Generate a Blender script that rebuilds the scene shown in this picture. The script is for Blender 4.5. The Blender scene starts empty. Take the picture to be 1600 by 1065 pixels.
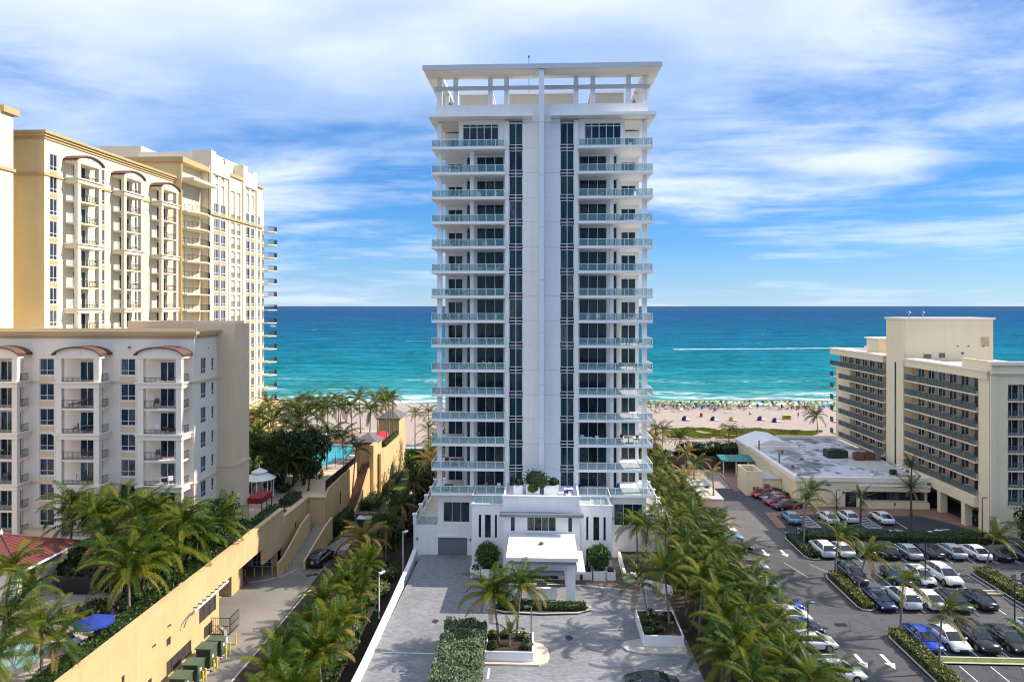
import bpy, math, random
from mathutils import Vector, Matrix, noise as mnoise
rnd = random.Random(7)
SC = bpy.context.scene
COL = SC.collection
R = math.radians

# ------------------------------------------------------------------ camera
cam_d = bpy.data.cameras.new('camera')
cam = bpy.data.objects.new('camera', cam_d)
COL.objects.link(cam)
cam_d.sensor_width = 36.0
cam_d.lens = 24.0
cam_d.shift_y = -54.5 / 1600.0
cam_d.clip_start = 0.5
cam_d.clip_end = 200000
cam.location = (0, 0, 32.2)
cam.rotation_euler = (R(90), 0, R(2.47))
SC.camera = cam

# ------------------------------------------------------------------ light, sky, exposure
SUN_EL, SUN_AZ = 38.0, 9.6          # azimuth measured from +X towards +Y
sd = Vector((math.cos(R(SUN_EL)) * math.cos(R(SUN_AZ)), math.cos(R(SUN_EL)) * math.sin(R(SUN_AZ)), math.sin(R(SUN_EL))))
sun_d = bpy.data.lights.new('sun', 'SUN')
sun_d.energy = 4.1
sun_d.angle = R(0.53)
sun_d.color = (1.0, 0.90, 0.76)
sun = bpy.data.objects.new('sun', sun_d)
sun.rotation_euler = sd.to_track_quat('Z', 'Y').to_euler()
COL.objects.link(sun)

W_ = bpy.data.worlds.new('World')
SC.world = W_
W_.use_nodes = True
nt = W_.node_tree
for n in list(nt.nodes):
    nt.nodes.remove(n)
def N(t, **kw):
    n = nt.nodes.new(t)
    for k, v in kw.items():
        setattr(n, k, v)
    return n
def LK(a, b):
    nt.links.new(a, b)
def MATH(op, a, b=None, c=None, clamp=False):
    n = N('ShaderNodeMath', operation=op)
    n.use_clamp = clamp
    for i, x in enumerate((a, b, c)):
        if x is None:
            continue
        if isinstance(x, (int, float)):
            n.inputs[i].default_value = x
        else:
            LK(x, n.inputs[i])
    return n.outputs[0]
out = N('ShaderNodeOutputWorld')
bg = N('ShaderNodeBackground')
bg.inputs['Strength'].default_value = 0.15
LK(bg.outputs[0], out.inputs[0])
sky = N('ShaderNodeTexSky')
sky.sky_type = 'NISHITA'
sky.sun_disc = False
sky.sun_elevation = R(SUN_EL)
sky.sun_rotation = R(90 - SUN_AZ)
sky.altitude = 30
sky.air_density = 1.0
sky.dust_density = 0.3
sky.ozone_density = 3.0
tc = N('ShaderNodeTexCoord')
sep = N('ShaderNodeSeparateXYZ')
LK(tc.outputs['Generated'], sep.inputs[0])
dx, dy, dz = sep.outputs
zz = MATH('MAXIMUM', MATH('ADD', dz, 0.10), 0.03)
px = MATH('DIVIDE', dx, zz)
py = MATH('DIVIDE', dy, zz)
cmb = N('ShaderNodeCombineXYZ')
LK(px, cmb.inputs[0]); LK(py, cmb.inputs[1])
def cloudnoise(scale, stretch, rot, detail, rough, distort, off):
    mp = N('ShaderNodeMapping')
    mp.inputs['Rotation'].default_value = (0, 0, R(rot))
    mp.inputs['Scale'].default_value = (stretch, 1, 1)
    mp.inputs['Location'].default_value = (off, off * .7, 0)
    LK(cmb.outputs[0], mp.inputs[0])
    nz = N('ShaderNodeTexNoise')
    nz.inputs['Scale'].default_value = scale
    nz.inputs['Detail'].default_value = detail
    nz.inputs['Roughness'].default_value = rough
    nz.inputs['Distortion'].default_value = distort
    LK(mp.outputs[0], nz.inputs['Vector'])
    return nz.outputs['Fac']
c1 = cloudnoise(0.55, 0.75, 20, 7, 0.55, 0.3, 3.1)
c2 = cloudnoise(1.7, 0.5, 35, 9, 0.62, 0.6, 9.7)
# more cloud high up and to the left, clearer low over the sea
bias = MATH('ADD', MATH('MULTIPLY', dz, 0.95), MATH('MULTIPLY', dx, -0.16))
s = MATH('ADD', MATH('ADD', MATH('MULTIPLY', c1, 0.95), MATH('MULTIPLY', c2, 0.45)), bias)
cr = N('ShaderNodeMapRange')
cr.interpolation_type = 'SMOOTHSTEP'
cr.inputs['From Min'].default_value = 0.78
cr.inputs['From Max'].default_value = 1.06
LK(s, cr.inputs['Value'])
# flat streaks of cloud low over the horizon
lmp = N('ShaderNodeMapping')
lmp.inputs['Scale'].default_value = (2.2, 2.2, 26.0)
LK(tc.outputs['Generated'], lmp.inputs[0])
lnz = N('ShaderNodeTexNoise')
lnz.inputs['Scale'].default_value = 1.3; lnz.inputs['Detail'].default_value = 6; lnz.inputs['Roughness'].default_value = 0.6
LK(lmp.outputs[0], lnz.inputs['Vector'])
lcr = N('ShaderNodeMapRange'); lcr.interpolation_type = 'SMOOTHSTEP'
lcr.inputs['From Min'].default_value = 0.47; lcr.inputs['From Max'].default_value = 0.68
LK(lnz.outputs['Fac'], lcr.inputs['Value'])
lfade = N('ShaderNodeMapRange'); lfade.inputs['From Min'].default_value = 0.30; lfade.inputs['From Max'].default_value = 0.10
LK(dz, lfade.inputs['Value'])
low = MATH('MULTIPLY', MATH('MULTIPLY', lcr.outputs[0], lfade.outputs[0]), 0.48)
cmask = MATH('MAXIMUM', MATH('MULTIPLY', cr.outputs[0], 0.84), low)
hs = N('ShaderNodeHueSaturation')
hs.inputs['Saturation'].default_value = 1.25
hs.inputs['Value'].default_value = 1.0
LK(sky.outputs[0], hs.inputs['Color'])
tint = N('ShaderNodeMix', data_type='RGBA', blend_type='MULTIPLY')
tint.inputs[0].default_value = 1.0
LK(hs.outputs[0], tint.inputs[6])
tint.inputs[7].default_value = (0.62, 0.86, 1.12, 1)
# cloud brightness varies with thickness
cc = N('ShaderNodeMix', data_type='RGBA')
cc.inputs[6].default_value = (2.05, 2.8, 4.2, 1)
cc.inputs[7].default_value = (3.9, 4.3, 5.2, 1)
c3 = cloudnoise(0.9, 0.8, -15, 5, 0.5, 0.2, 21.0)
cr3 = N('ShaderNodeMapRange')
cr3.inputs['From Min'].default_value = 0.36
cr3.inputs['From Max'].default_value = 0.56
LK(c3, cr3.inputs['Value'])
LK(cr3.outputs[0], cc.inputs[0])
mx = N('ShaderNodeMix', data_type='RGBA')
LK(cmask, mx.inputs[0])
el = N('ShaderNodeValToRGB')
LK(MATH('MAXIMUM', dz, 0.0), el.inputs[0])
er = el.color_ramp.elements
er[0].position = 0.0; er[0].color = (.40, .58, .80, 1)
er[1].position = 1.0; er[1].color = (.05, .17, .46, 1)
for p_, c_ in ((0.035, (.25, .46, .74)), (0.09, (.115, .35, .72)), (0.18, (.065, .27, .66)), (0.36, (.06, .22, .56))):
    q_ = er.new(p_); q_.color = (*c_, 1)
esc = N('ShaderNodeMix', data_type='RGBA', blend_type='MULTIPLY')
esc.inputs[0].default_value = 1.0
LK(el.outputs[0], esc.inputs[6]); esc.inputs[7].default_value = (4.3, 4.3, 4.3, 1)
clr = N('ShaderNodeMix', data_type='RGBA')
clr.inputs[0].default_value = 0.82
LK(tint.outputs[2], clr.inputs[6]); LK(esc.outputs[2], clr.inputs[7])
LK(clr.outputs[2], mx.inputs[6])
LK(cc.outputs[2], mx.inputs[7])
LK(mx.outputs[2], bg.inputs['Color'])

SC.view_settings.view_transform = 'Standard'
SC.view_settings.look = 'None'
SC.view_settings.exposure = 0.76
SC.view_settings.gamma = 1
SC.render.engine = 'CYCLES'
SC.cycles.use_denoising = True
SC.cycles.filter_width = 1.1
SC.cycles.max_bounces = 6
SC.cycles.diffuse_bounces = 3
SC.cycles.glossy_bounces = 3
SC.cycles.transmission_bounces = 2
SC.cycles.transparent_max_bounces = 12
SC.cycles.caustics_reflective = False
SC.cycles.caustics_refractive = False

# ------------------------------------------------------------------ materials
def mat(name, col, rough=0.8, var=0.12, vscale=0.6, bump=0.0, bscale=8, metal=0, spec=0.5, streak=0.0,
        alpha=1, trans=0.0, objvar=0.0, col2=None, extra=None, fine=0.0, skew=1):
    m = bpy.data.materials.new(name)
    m.use_nodes = True
    t = m.node_tree
    b = t.nodes['Principled BSDF']
    b.inputs['Roughness'].default_value = rough
    b.inputs['Metallic'].default_value = metal
    b.inputs['Specular IOR Level'].default_value = spec
    b.inputs['Alpha'].default_value = alpha
    def nn(ty, **kw):
        n = t.nodes.new(ty)
        for k, v in kw.items():
            setattr(n, k, v)
        return n
    geo = nn('ShaderNodeNewGeometry')
    cur = nn('ShaderNodeRGB')
    cur.outputs[0].default_value = (*col, 1)
    cur = cur.outputs[0]
    def mixc(fac, a, bcol, mode='MIX'):
        n = nn('ShaderNodeMix', data_type='RGBA', blend_type=mode)
        if isinstance(fac, (int, float)):
            n.inputs[0].default_value = fac
        else:
            t.links.new(fac, n.inputs[0])
        t.links.new(a, n.inputs[6])
        if isinstance(bcol, tuple):
            n.inputs[7].default_value = (*bcol, 1)
        else:
            t.links.new(bcol, n.inputs[7])
        return n.outputs[2]
    def noisef(scale, detail=5, vec=None, rough_=0.6, lo=0.3, hi=0.7):
        n = nn('ShaderNodeTexNoise')
        n.inputs['Scale'].default_value = scale
        n.inputs['Detail'].default_value = detail
        n.inputs['Roughness'].default_value = rough_
        t.links.new(vec if vec is not None else geo.outputs['Position'], n.inputs['Vector'])
        r = nn('ShaderNodeMapRange')
        r.inputs['From Min'].default_value = lo
        r.inputs['From Max'].default_value = hi
        t.links.new(n.outputs['Fac'], r.inputs['Value'])
        return r.outputs[0]
    if objvar:
        oi = nn('ShaderNodeObjectInfo')
        c2 = col2 or tuple(min(1, c * 1.6) for c in col)
        rv = oi.outputs['Random']
        if skew != 1:
            pw_ = nn('ShaderNodeMath', operation='POWER'); t.links.new(rv, pw_.inputs[0]); pw_.inputs[1].default_value = skew; rv = pw_.outputs[0]
        cur = mixc(rv, cur, c2)
    elif col2:
        cur = mixc(noisef(vscale * 0.5, 6), cur, col2)
    if var:
        cur = mixc(noisef(vscale), cur, mixc(1.0, cur, (1 - var * 2,) * 3, 'MULTIPLY'))
    if fine:
        cur = mixc(noisef(vscale * 14, 3), cur, mixc(1.0, cur, (1 - fine * 2,) * 3, 'MULTIPLY'))
    if streak:
        mp = nn('ShaderNodeMapping')
        mp.inputs['Scale'].default_value = (1.3, 1.3, 0.06)
        t.links.new(geo.outputs['Position'], mp.inputs[0])
        cur = mixc(noisef(1.6, 6, mp.outputs[0], lo=0.48, hi=0.8), cur, mixc(1.0, cur, (1 - streak,) * 3, 'MULTIPLY'))
    if extra:
        cur = extra(t, nn, geo, cur, mixc, noisef, b) or cur
    t.links.new(cur, b.inputs['Base Color'])
    if bump:
        n = nn('ShaderNodeTexNoise')
        n.inputs['Scale'].default_value = bscale
        n.inputs['Detail'].default_value = 4
        t.links.new(geo.outputs['Position'], n.inputs['Vector'])
        bp = nn('ShaderNodeBump')
        bp.inputs['Strength'].default_value = bump
        bp.inputs['Distance'].default_value = 0.05
        t.links.new(n.outputs['Fac'], bp.inputs['Height'])
        t.links.new(bp.outputs[0], b.inputs['Normal'])
    if trans:
        tr = nn('ShaderNodeBsdfTranslucent')
        t.links.new(mixc(1.0, cur, (1.25, 1.2, 0.6), 'MULTIPLY'), tr.inputs[0])
        ms = nn('ShaderNodeMixShader')
        ms.inputs[0].default_value = trans
        t.links.new(b.outputs[0], ms.inputs[1])
        t.links.new(tr.outputs[0], ms.inputs[2])
        t.links.new(ms.outputs[0], t.nodes['Material Output'].inputs[0])
    return m

def wornasphalt(t, nn, geo, cur, mixc, noisef, b):
    # oil spots, tyre-darkened lanes and older patches
    c = mixc(noisef(0.55, 3, lo=0.60, hi=0.66), cur, mixc(1.0, cur, (0.62, 0.62, 0.64), 'MULTIPLY'))
    mp = nn('ShaderNodeMapping'); mp.inputs['Scale'].default_value = (0.9, 0.05, 1)
    t.links.new(geo.outputs['Position'], mp.inputs[0])
    c = mixc(noisef(1.0, 4, mp.outputs[0], lo=0.52, hi=0.72), c, mixc(1.0, c, (0.78, 0.78, 0.80), 'MULTIPLY'))
    vo = nn('ShaderNodeTexVoronoi'); vo.feature = 'DISTANCE_TO_EDGE'; vo.inputs['Scale'].default_value = 0.16
    t.links.new(geo.outputs['Position'], vo.inputs['Vector'])
    r = nn('ShaderNodeMapRange'); r.inputs['From Min'].default_value = 0.004; r.inputs['From Max'].default_value = 0.012; r.inputs['To Min'].default_value = 1; r.inputs['To Max'].default_value = 0
    t.links.new(vo.outputs['Distance'], r.inputs['Value'])
    return mixc(r.outputs[0], c, mixc(1.0, c, (0.6, 0.6, 0.6), 'MULTIPLY'))
def bricktex(scale, bw, bh, mortar, dark, vary=0.25, rot=0.0, big=0.0):
    def ex(t, nn, geo, cur, mixc, noisef, b):
        mp = nn('ShaderNodeMapping')
        mp.inputs['Rotation'].default_value = (0, 0, rot)
        t.links.new(geo.outputs['Position'], mp.inputs[0])
        br = nn('ShaderNodeTexBrick')
        br.inputs['Scale'].default_value = scale
        br.inputs['Brick Width'].default_value = bw
        br.inputs['Row Height'].default_value = bh
        br.inputs['Mortar Size'].default_value = mortar
        br.inputs['Color1'].default_value = (1, 1, 1, 1)
        br.inputs['Color2'].default_value = (1 - vary,) * 3 + (1,)
        br.inputs['Mortar'].default_value = (dark,) * 3 + (1,)
        t.links.new(mp.outputs[0], br.inputs['Vector'])
        return mixc(1.0, cur, br.outputs['Color'], 'MULTIPLY')
    return ex

M = {}
M['white'] = mat('white_stucco', (0.90, 0.895, 0.89), 0.75, 0.03, 0.3, streak=0.10, bump=0.05, fine=0.02)
M['white_clean'] = mat('white_paint', (0.88, 0.88, 0.88), 0.6, 0.02)
M['fin'] = mat('pale_blue_white_panel', (0.74, 0.78, 0.86), 0.6, 0.03, 0.4)
M['white_grey'] = mat('light_grey_panel', (0.55, 0.58, 0.63), 0.6, 0.03, 0.4)
M['membrane'] = mat('white_membrane', (0.78, 0.77, 0.75), 0.8, 0.05, 0.5, fine=0.03)
M['soffit'] = mat('soffit_white', (0.78, 0.76, 0.70), 0.8, 0.02)
M['tan_panel'] = mat('beige_stone', (0.55, 0.50, 0.42), 0.8, 0.06)
M['frame'] = mat('window_frame_white', (0.78, 0.78, 0.78), 0.5, 0.0)
M['frame_dark'] = mat('dark_metal', (0.025, 0.025, 0.028), 0.5, 0.0, spec=0.5)
def glass_mat(name, c1, c2, rough=0.06, spec=0.32):
    def ex(t, nn, geo, cur, mixc, noisef, b):
        # curtains and rooms behind the glass: soft vertical folds
        mp = nn('ShaderNodeMapping')
        mp.inputs['Scale'].default_value = (1.0, 1.0, 0.18)
        t.links.new(geo.outputs['Position'], mp.inputs[0])
        c = mixc(noisef(1.9, 3, mp.outputs[0], lo=0.42, hi=0.75), cur, tuple(min(1, c * 1.9 + .003) for c in c2))
        oi = nn('ShaderNodeObjectInfo')
        r = nn('ShaderNodeMapRange'); r.inputs['From Min'].default_value = 0.84; r.inputs['From Max'].default_value = 0.93
        t.links.new(oi.outputs['Random'], r.inputs['Value'])
        cu = noisef(7.0, 2, mp.outputs[0], lo=0.35, hi=0.65)
        return mixc(r.outputs[0], c, mixc(cu, c, (0.13, 0.135, 0.13)))
    return mat(name, c1, rough, 0.0, objvar=1, col2=c2, spec=spec, extra=ex)
M['glass_teal'] = glass_mat('teal_window_glass', (0.004, 0.012, 0.018), (0.008, 0.036, 0.05))
M['glass_dark'] = glass_mat('dark_window_glass', (0.006, 0.008, 0.010), (0.018, 0.024, 0.03))
M['glass_blue'] = glass_mat('blue_window_glass', (0.008, 0.014, 0.03), (0.02, 0.04, 0.075))
M['glass_rail'] = mat('pale_rail_glass', (0.16, 0.36, 0.38), 0.08, 0.0, alpha=0.36, spec=0.5)
M['spandrel'] = mat('dark_spandrel', (0.01, 0.012, 0.014), 0.3, 0)
M['yellow'] = mat('warm_yellow_stucco', (0.72, 0.55, 0.28), 0.85, 0.04, 0.25, streak=0.08, bump=0.05, fine=0.02)
M['cream'] = mat('cream_stucco', (0.74, 0.66, 0.50), 0.85, 0.03, 0.3, streak=0.05, bump=0.05)
M['palecream'] = mat('pale_cream_stucco', (0.88, 0.78, 0.66), 0.85, 0.03, 0.3, streak=0.06, bump=0.05)
M['tan'] = mat('tan_stucco', (0.78, 0.59, 0.40), 0.85, 0.04, 0.3, streak=0.08, bump=0.05)
M['trim'] = mat('ochre_cornice', (0.52, 0.37, 0.17), 0.8, 0.03)
M['gwall'] = mat('golden_garage_wall', (0.68, 0.48, 0.24), 0.88, 0.07, 0.3, streak=0.15, bump=0.06, fine=0.03)
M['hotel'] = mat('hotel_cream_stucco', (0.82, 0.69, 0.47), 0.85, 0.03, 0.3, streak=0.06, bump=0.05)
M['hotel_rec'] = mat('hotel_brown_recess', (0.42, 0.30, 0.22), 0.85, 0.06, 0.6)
M['rail_teal'] = mat('teal_balcony_rail', (0.07, 0.125, 0.145), 0.5, 0.05, spec=0.4)
M['roof_red'] = mat('red_metal_roof', (0.19, 0.055, 0.045), 0.5, 0.12, 0.5)
M['roof_brown'] = mat('brown_tile_roof', (0.17, 0.085, 0.06), 0.7, 0.2, 2.0)
M['roof_grey'] = mat('grey_shingle_roof', (0.17, 0.17, 0.17), 0.85, 0.15, 1.5, fine=0.1)
M['asphalt'] = mat('asphalt', (0.066, 0.068, 0.080), 0.9, 0.16, 0.12, bump=0.15, bscale=30, fine=0.06, col2=(0.125, 0.122, 0.126), extra=wornasphalt)
M['asphalt_dark'] = mat('fresh_asphalt', (0.042, 0.045, 0.055), 0.9, 0.12, 0.2, bump=0.15, bscale=30, fine=0.06)
M['concrete'] = mat('worn_concrete', (0.30, 0.27, 0.235), 0.9, 0.14, 0.15, bump=0.1, bscale=20, fine=0.04, col2=(0.23, 0.215, 0.20))
M['curb'] = mat('pale_curb', (0.52, 0.49, 0.44), 0.9, 0.10, 1.0)
M['pavers'] = mat('grey_pavers', (0.34, 0.35, 0.38), 0.85, 0.10, 0.15, extra=bricktex(1.0, 0.46, 0.24, 0.012, 0.55, 0.28), fine=0.05, col2=(0.29, 0.29, 0.305), bump=0.1)
M['pavers_dark'] = mat('brown_grey_pavers', (0.17, 0.155, 0.14), 0.85, 0.08, 0.3, extra=bricktex(1.0, 0.46, 0.24, 0.012, 0.55, 0.3))
M['brickpave'] = mat('red_brown_pavers', (0.36, 0.21, 0.15), 0.88, 0.12, 0.6, extra=bricktex(1.0, 0.4, 0.2, 0.015, 0.6, 0.3))
M['deckpave'] = mat('beige_terrace_pavers', (0.50, 0.41, 0.34), 0.88, 0.12, 0.5, extra=bricktex(1.0, 0.8, 0.8, 0.015, 0.6, 0.2), fine=0.04)
M['paint'] = mat('white_road_paint', (0.72, 0.72, 0.70), 0.8, 0.12, 1.5)
M['oil'] = mat('oil_stained_asphalt', (0.055, 0.054, 0.056), 0.75, 0.3, 3.0)
M['soil'] = mat('dark_mulch', (0.055, 0.042, 0.03), 0.95, 0.2, 2.0, bump=0.4, bscale=10)
M['lawn'] = mat('mown_lawn', (0.10, 0.17, 0.03), 0.95, 0.2, 0.8, bump=0.5, bscale=25, fine=0.15)
M['grassstrip'] = mat('yellow_green_turf', (0.19, 0.23, 0.03), 0.95, 0.2, 1.5, bump=0.5, bscale=25, fine=0.15)
M['sand'] = mat('beach_sand', (0.43, 0.345, 0.295), 0.95, 0.06, 0.08, bump=0.5, bscale=1.2, fine=0.10)
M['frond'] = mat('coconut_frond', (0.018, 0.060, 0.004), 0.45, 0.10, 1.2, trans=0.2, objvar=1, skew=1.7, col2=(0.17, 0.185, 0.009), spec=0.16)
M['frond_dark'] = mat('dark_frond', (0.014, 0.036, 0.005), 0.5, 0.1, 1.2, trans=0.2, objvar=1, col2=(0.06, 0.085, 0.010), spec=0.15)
M['frond_dry'] = mat('dry_frond', (0.30, 0.18, 0.05), 0.7, 0.15, 1.2, trans=0.25, objvar=1, col2=(0.34, 0.26, 0.05))
M['frond_grey'] = mat('grey_green_frond', (0.055, 0.075, 0.03), 0.5, 0.1, 1.2, trans=0.2, objvar=1, col2=(0.10, 0.12, 0.05))
M['trunk'] = mat('palm_trunk', (0.26, 0.21, 0.16), 0.9, 0.2, 3.0, bump=0.4, bscale=12)
M['trunk_dark'] = mat('dark_bark', (0.11, 0.085, 0.06), 0.9, 0.2, 3.0, bump=0.4, bscale=12)
M['leaf'] = mat('green_leaves', (0.034, 0.082, 0.008), 0.5, 0.2, 1.2, trans=0.2, fine=0.1)
M['leaf_bright'] = mat('bright_green_leaves', (0.07, 0.17, 0.02), 0.5, 0.2, 1.2, trans=0.25)
M['leaf_dark'] = mat('dark_green_leaves', (0.032, 0.060, 0.012), 0.5, 0.2, 1.2, trans=0.15)
M['leaf_brown'] = mat('brown_green_leaves', (0.10, 0.075, 0.03), 0.7, 0.3, 0.7, trans=0.15, col2=(0.05, 0.06, 0.015))
M['leaf_silver'] = mat('silver_green_leaves', (0.19, 0.24, 0.13), 0.7, 0.2, 1.5, trans=0.15)
M['leaf_yellow'] = mat('variegated_yellow_leaves', (0.26, 0.26, 0.07), 0.6, 0.3, 2.5, trans=0.2, col2=(0.12, 0.15, 0.03))
M['flower'] = mat('pink_red_flowers', (0.62, 0.05, 0.08), 0.6, 0.2, 2.0, trans=0.2)
M['wood_fence'] = mat('weathered_wood', (0.13, 0.10, 0.08), 0.9, 0.2, 1.0, streak=0.3)
M['chain_dark'] = mat('black_metal', (0.012, 0.012, 0.014), 0.5, 0)
M['green_box'] = mat('green_transformer_paint', (0.075, 0.12, 0.07), 0.55, 0.1, 0.7)
M['green_dark'] = mat('dark_green_paint', (0.02, 0.04, 0.03), 0.55, 0.1, 0.7)
M['yellow_paint'] = mat('yellow_safety_paint', (0.72, 0.50, 0.04), 0.6, 0.08)
M['louvre'] = mat('dark_louvre', (0.075, 0.065, 0.065), 0.6, 0.1)
M['red_fab'] = mat('red_fabric', (0.55, 0.02, 0.035), 0.8, 0.05)
M['dark_red'] = mat('dark_red_fabric', (0.30, 0.012, 0.022), 0.8, 0.05)
M['blue_fab'] = mat('royal_blue_fabric', (0.01, 0.035, 0.26), 0.8, 0.05)
M['navy_fab'] = mat('navy_fabric', (0.01, 0.015, 0.09), 0.8, 0.05)
M['yellow_fab'] = mat('yellow_fabric', (0.46, 0.29, 0.04), 0.8, 0.05)
M['yfab2'] = mat('pale_yellow_green_fabric', (0.42, 0.44, 0.16), 0.8, 0.05)
M['teal_roof'] = mat('teal_metal_roof', (0.03, 0.22, 0.19), 0.5, 0.08, 0.5)
M['grey_metal'] = mat('grey_metal', (0.22, 0.25, 0.28), 0.45, 0.05, metal=0.3)
M['grey_mid'] = mat('grey_fabric', (0.16, 0.16, 0.17), 0.8, 0.05)
M['brown_wood'] = mat('brown_wicker', (0.17, 0.08, 0.045), 0.7, 0.1)
M['skin'] = mat('skin', (0.42, 0.24, 0.16), 0.6, 0.05)
M['tyre'] = mat('tyre_rubber', (0.012, 0.012, 0.012), 0.8, 0)
M['rim'] = mat('alloy_rim', (0.45, 0.46, 0.48), 0.35, 0, metal=0.7)
M['lamp_red'] = mat('tail_light_red', (0.35, 0.01, 0.01), 0.3, 0)
M['lamp_clear'] = mat('clear_head_light', (0.7, 0.72, 0.75), 0.2, 0)
M['car_glass'] = mat('car_glass', (0.012, 0.018, 0.022), 0.05, 0, spec=0.8)
def roofpatch(t, nn, geo, cur, mixc, noisef, b):
    c = mixc(noisef(0.16, 9, rough_=0.72, lo=0.47, hi=0.55), cur, (0.20, 0.19, 0.20))
    c = mixc(noisef(0.55, 7, rough_=0.7, lo=0.56, hi=0.63), c, (0.045, 0.042, 0.045))
    return c
M['roof_flat'] = mat('patched_white_flat_roof', (0.66, 0.66, 0.70), 0.8, 0.10, 0.5, extra=roofpatch, fine=0.04)
M['roof_gravel'] = mat('pale_roof_gravel', (0.55, 0.53, 0.50), 0.9, 0.1, 0.6)
CARS = {}
for n_, c_, me in (('white', (0.72, 0.73, 0.74), 0), ('silver', (0.42, 0.45, 0.50), .5), ('black', (0.008, 0.009, 0.012), 0), ('dark grey', (0.045, 0.05, 0.055), .3),
                   ('red', (0.38, 0.012, 0.025), 0), ('maroon', (0.10, 0.015, 0.025), .2), ('blue', (0.008, 0.05, 0.42), .1), ('dark blue', (0.01, 0.025, 0.09), .2), ('light blue', (0.16, 0.30, 0.44), .4)):
    CARS[n_] = mat('car_paint_' + n_.replace(' ', '_'), c_, 0.25, 0.0, metal=me, spec=0.6)
    CARS[n_].node_tree.nodes['Principled BSDF'].inputs['Coat Weight'].default_value = 0.6

# ------------------------------------------------------------------ mesh helpers
class MB:
    def __init__(s):
        s.v = []; s.f = []
    def box(s, x0, x1, y0, y1, z0, z1):
        if x0 > x1: x0, x1 = x1, x0
        if y0 > y1: y0, y1 = y1, y0
        if z0 > z1: z0, z1 = z1, z0
        b = len(s.v)
        s.v += [(x0, y0, z0), (x1, y0, z0), (x1, y1, z0), (x0, y1, z0), (x0, y0, z1), (x1, y0, z1), (x1, y1, z1), (x0, y1, z1)]
        s.f += [(b + 3, b + 2, b + 1, b), (b + 4, b + 5, b + 6, b + 7), (b, b + 1, b + 5, b + 4), (b + 1, b + 2, b + 6, b + 5), (b + 2, b + 3, b + 7, b + 6), (b + 3, b, b + 4, b + 7)]
        return s
    def face(s, *pts):
        b = len(s.v)
        s.v += [tuple(p) for p in pts]
        s.f.append(tuple(range(b, b + len(pts))))
        return s
    def prism(s, poly, z0, z1):
        """poly: CCW list of (x, y)"""
        n = len(poly); b = len(s.v)
        s.v += [(x, y, z0) for x, y in poly] + [(x, y, z1) for x, y in poly]
        s.f.append(tuple(range(b + n - 1, b - 1, -1)))
        s.f.append(tuple(range(b + n, b + 2 * n)))
        for i in range(n):
            j = (i + 1) % n
            s.f.append((b + i, b + j, b + n + j, b + n + i))
        return s
    def ext(s, axis, prof, a0, a1):
        """extrude a 2-D profile along 'x' (profile = y,z) or 'y' (profile = x,z)"""
        n = len(prof); b = len(s.v)
        mk = (lambda a, p: (a, p[0], p[1])) if axis == 'x' else (lambda a, p: (p[0], a, p[1]))
        s.v += [mk(a0, p) for p in prof] + [mk(a1, p) for p in prof]
        s.f.append(tuple(range(b + n - 1, b - 1, -1)))
        s.f.append(tuple(range(b + n, b + 2 * n)))
        for i in range(n):
            j = (i + 1) % n
            s.f.append((b + i, b + j, b + n + j, b + n + i))
        return s
    def tube(s, pts, rads, n=6, cap=True):
        b = len(s.v)
        pts = [Vector(p) for p in pts]
        for i, p in enumerate(pts):
            d = (pts[min(i + 1, len(pts) - 1)] - pts[max(i - 1, 0)]).normalized()
            u = d.cross(Vector((0.02, 1, 0.03)))
            if u.length < 0.1: u = d.cross(Vector((1, 0, 0)))
            u.normalize(); w = d.cross(u)
            r = rads[i] if isinstance(rads, (list, tuple)) else rads
            for k in range(n):
                a = 2 * math.pi * k / n
                s.v.append(tuple(p + u * (r * math.cos(a)) + w * (r * math.sin(a))))
        for i in range(len(pts) - 1):
            for k in range(n):
                k2 = (k + 1) % n
                s.f.append((b + i * n + k, b + i * n + k2, b + (i + 1) * n + k2, b + (i + 1) * n + k))
        if cap:
            s.f.append(tuple(b + k for k in range(n - 1, -1, -1)))
            e = b + (len(pts) - 1) * n
            s.f.append(tuple(e + k for k in range(n)))
        return s
    def cone(s, c, r0, r1, z0, z1, n=8, off=0.0):
        b = len(s.v)
        for r, z in ((r0, z0), (r1, z1)):
            for k in range(n):
                a = 2 * math.pi * (k + off) / n
                s.v.append((c[0] + r * math.cos(a), c[1] + r * math.sin(a), z))
        for k in range(n):
            k2 = (k + 1) % n
            s.f.append((b + k, b + k2, b + n + k2, b + n + k))
        s.f.append(tuple(b + k for k in range(n - 1, -1, -1)))
        s.f.append(tuple(b + n + k for k in range(n)))
        return s
    def mesh(s, name, m=None, smooth=False, org=(0, 0, 0)):
        me = bpy.data.meshes.new(name)
        ox, oy, oz = org
        me.from_pydata([(x - ox, y - oy, z - oz) for x, y, z in s.v], [], s.f)
        for mm in (m if isinstance(m, (list, tuple)) else [m]):
            if mm: me.materials.append(mm)
        if smooth:
            me.polygons.foreach_set('use_smooth', [True] * len(me.polygons))
        me.update()
        return me

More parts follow.
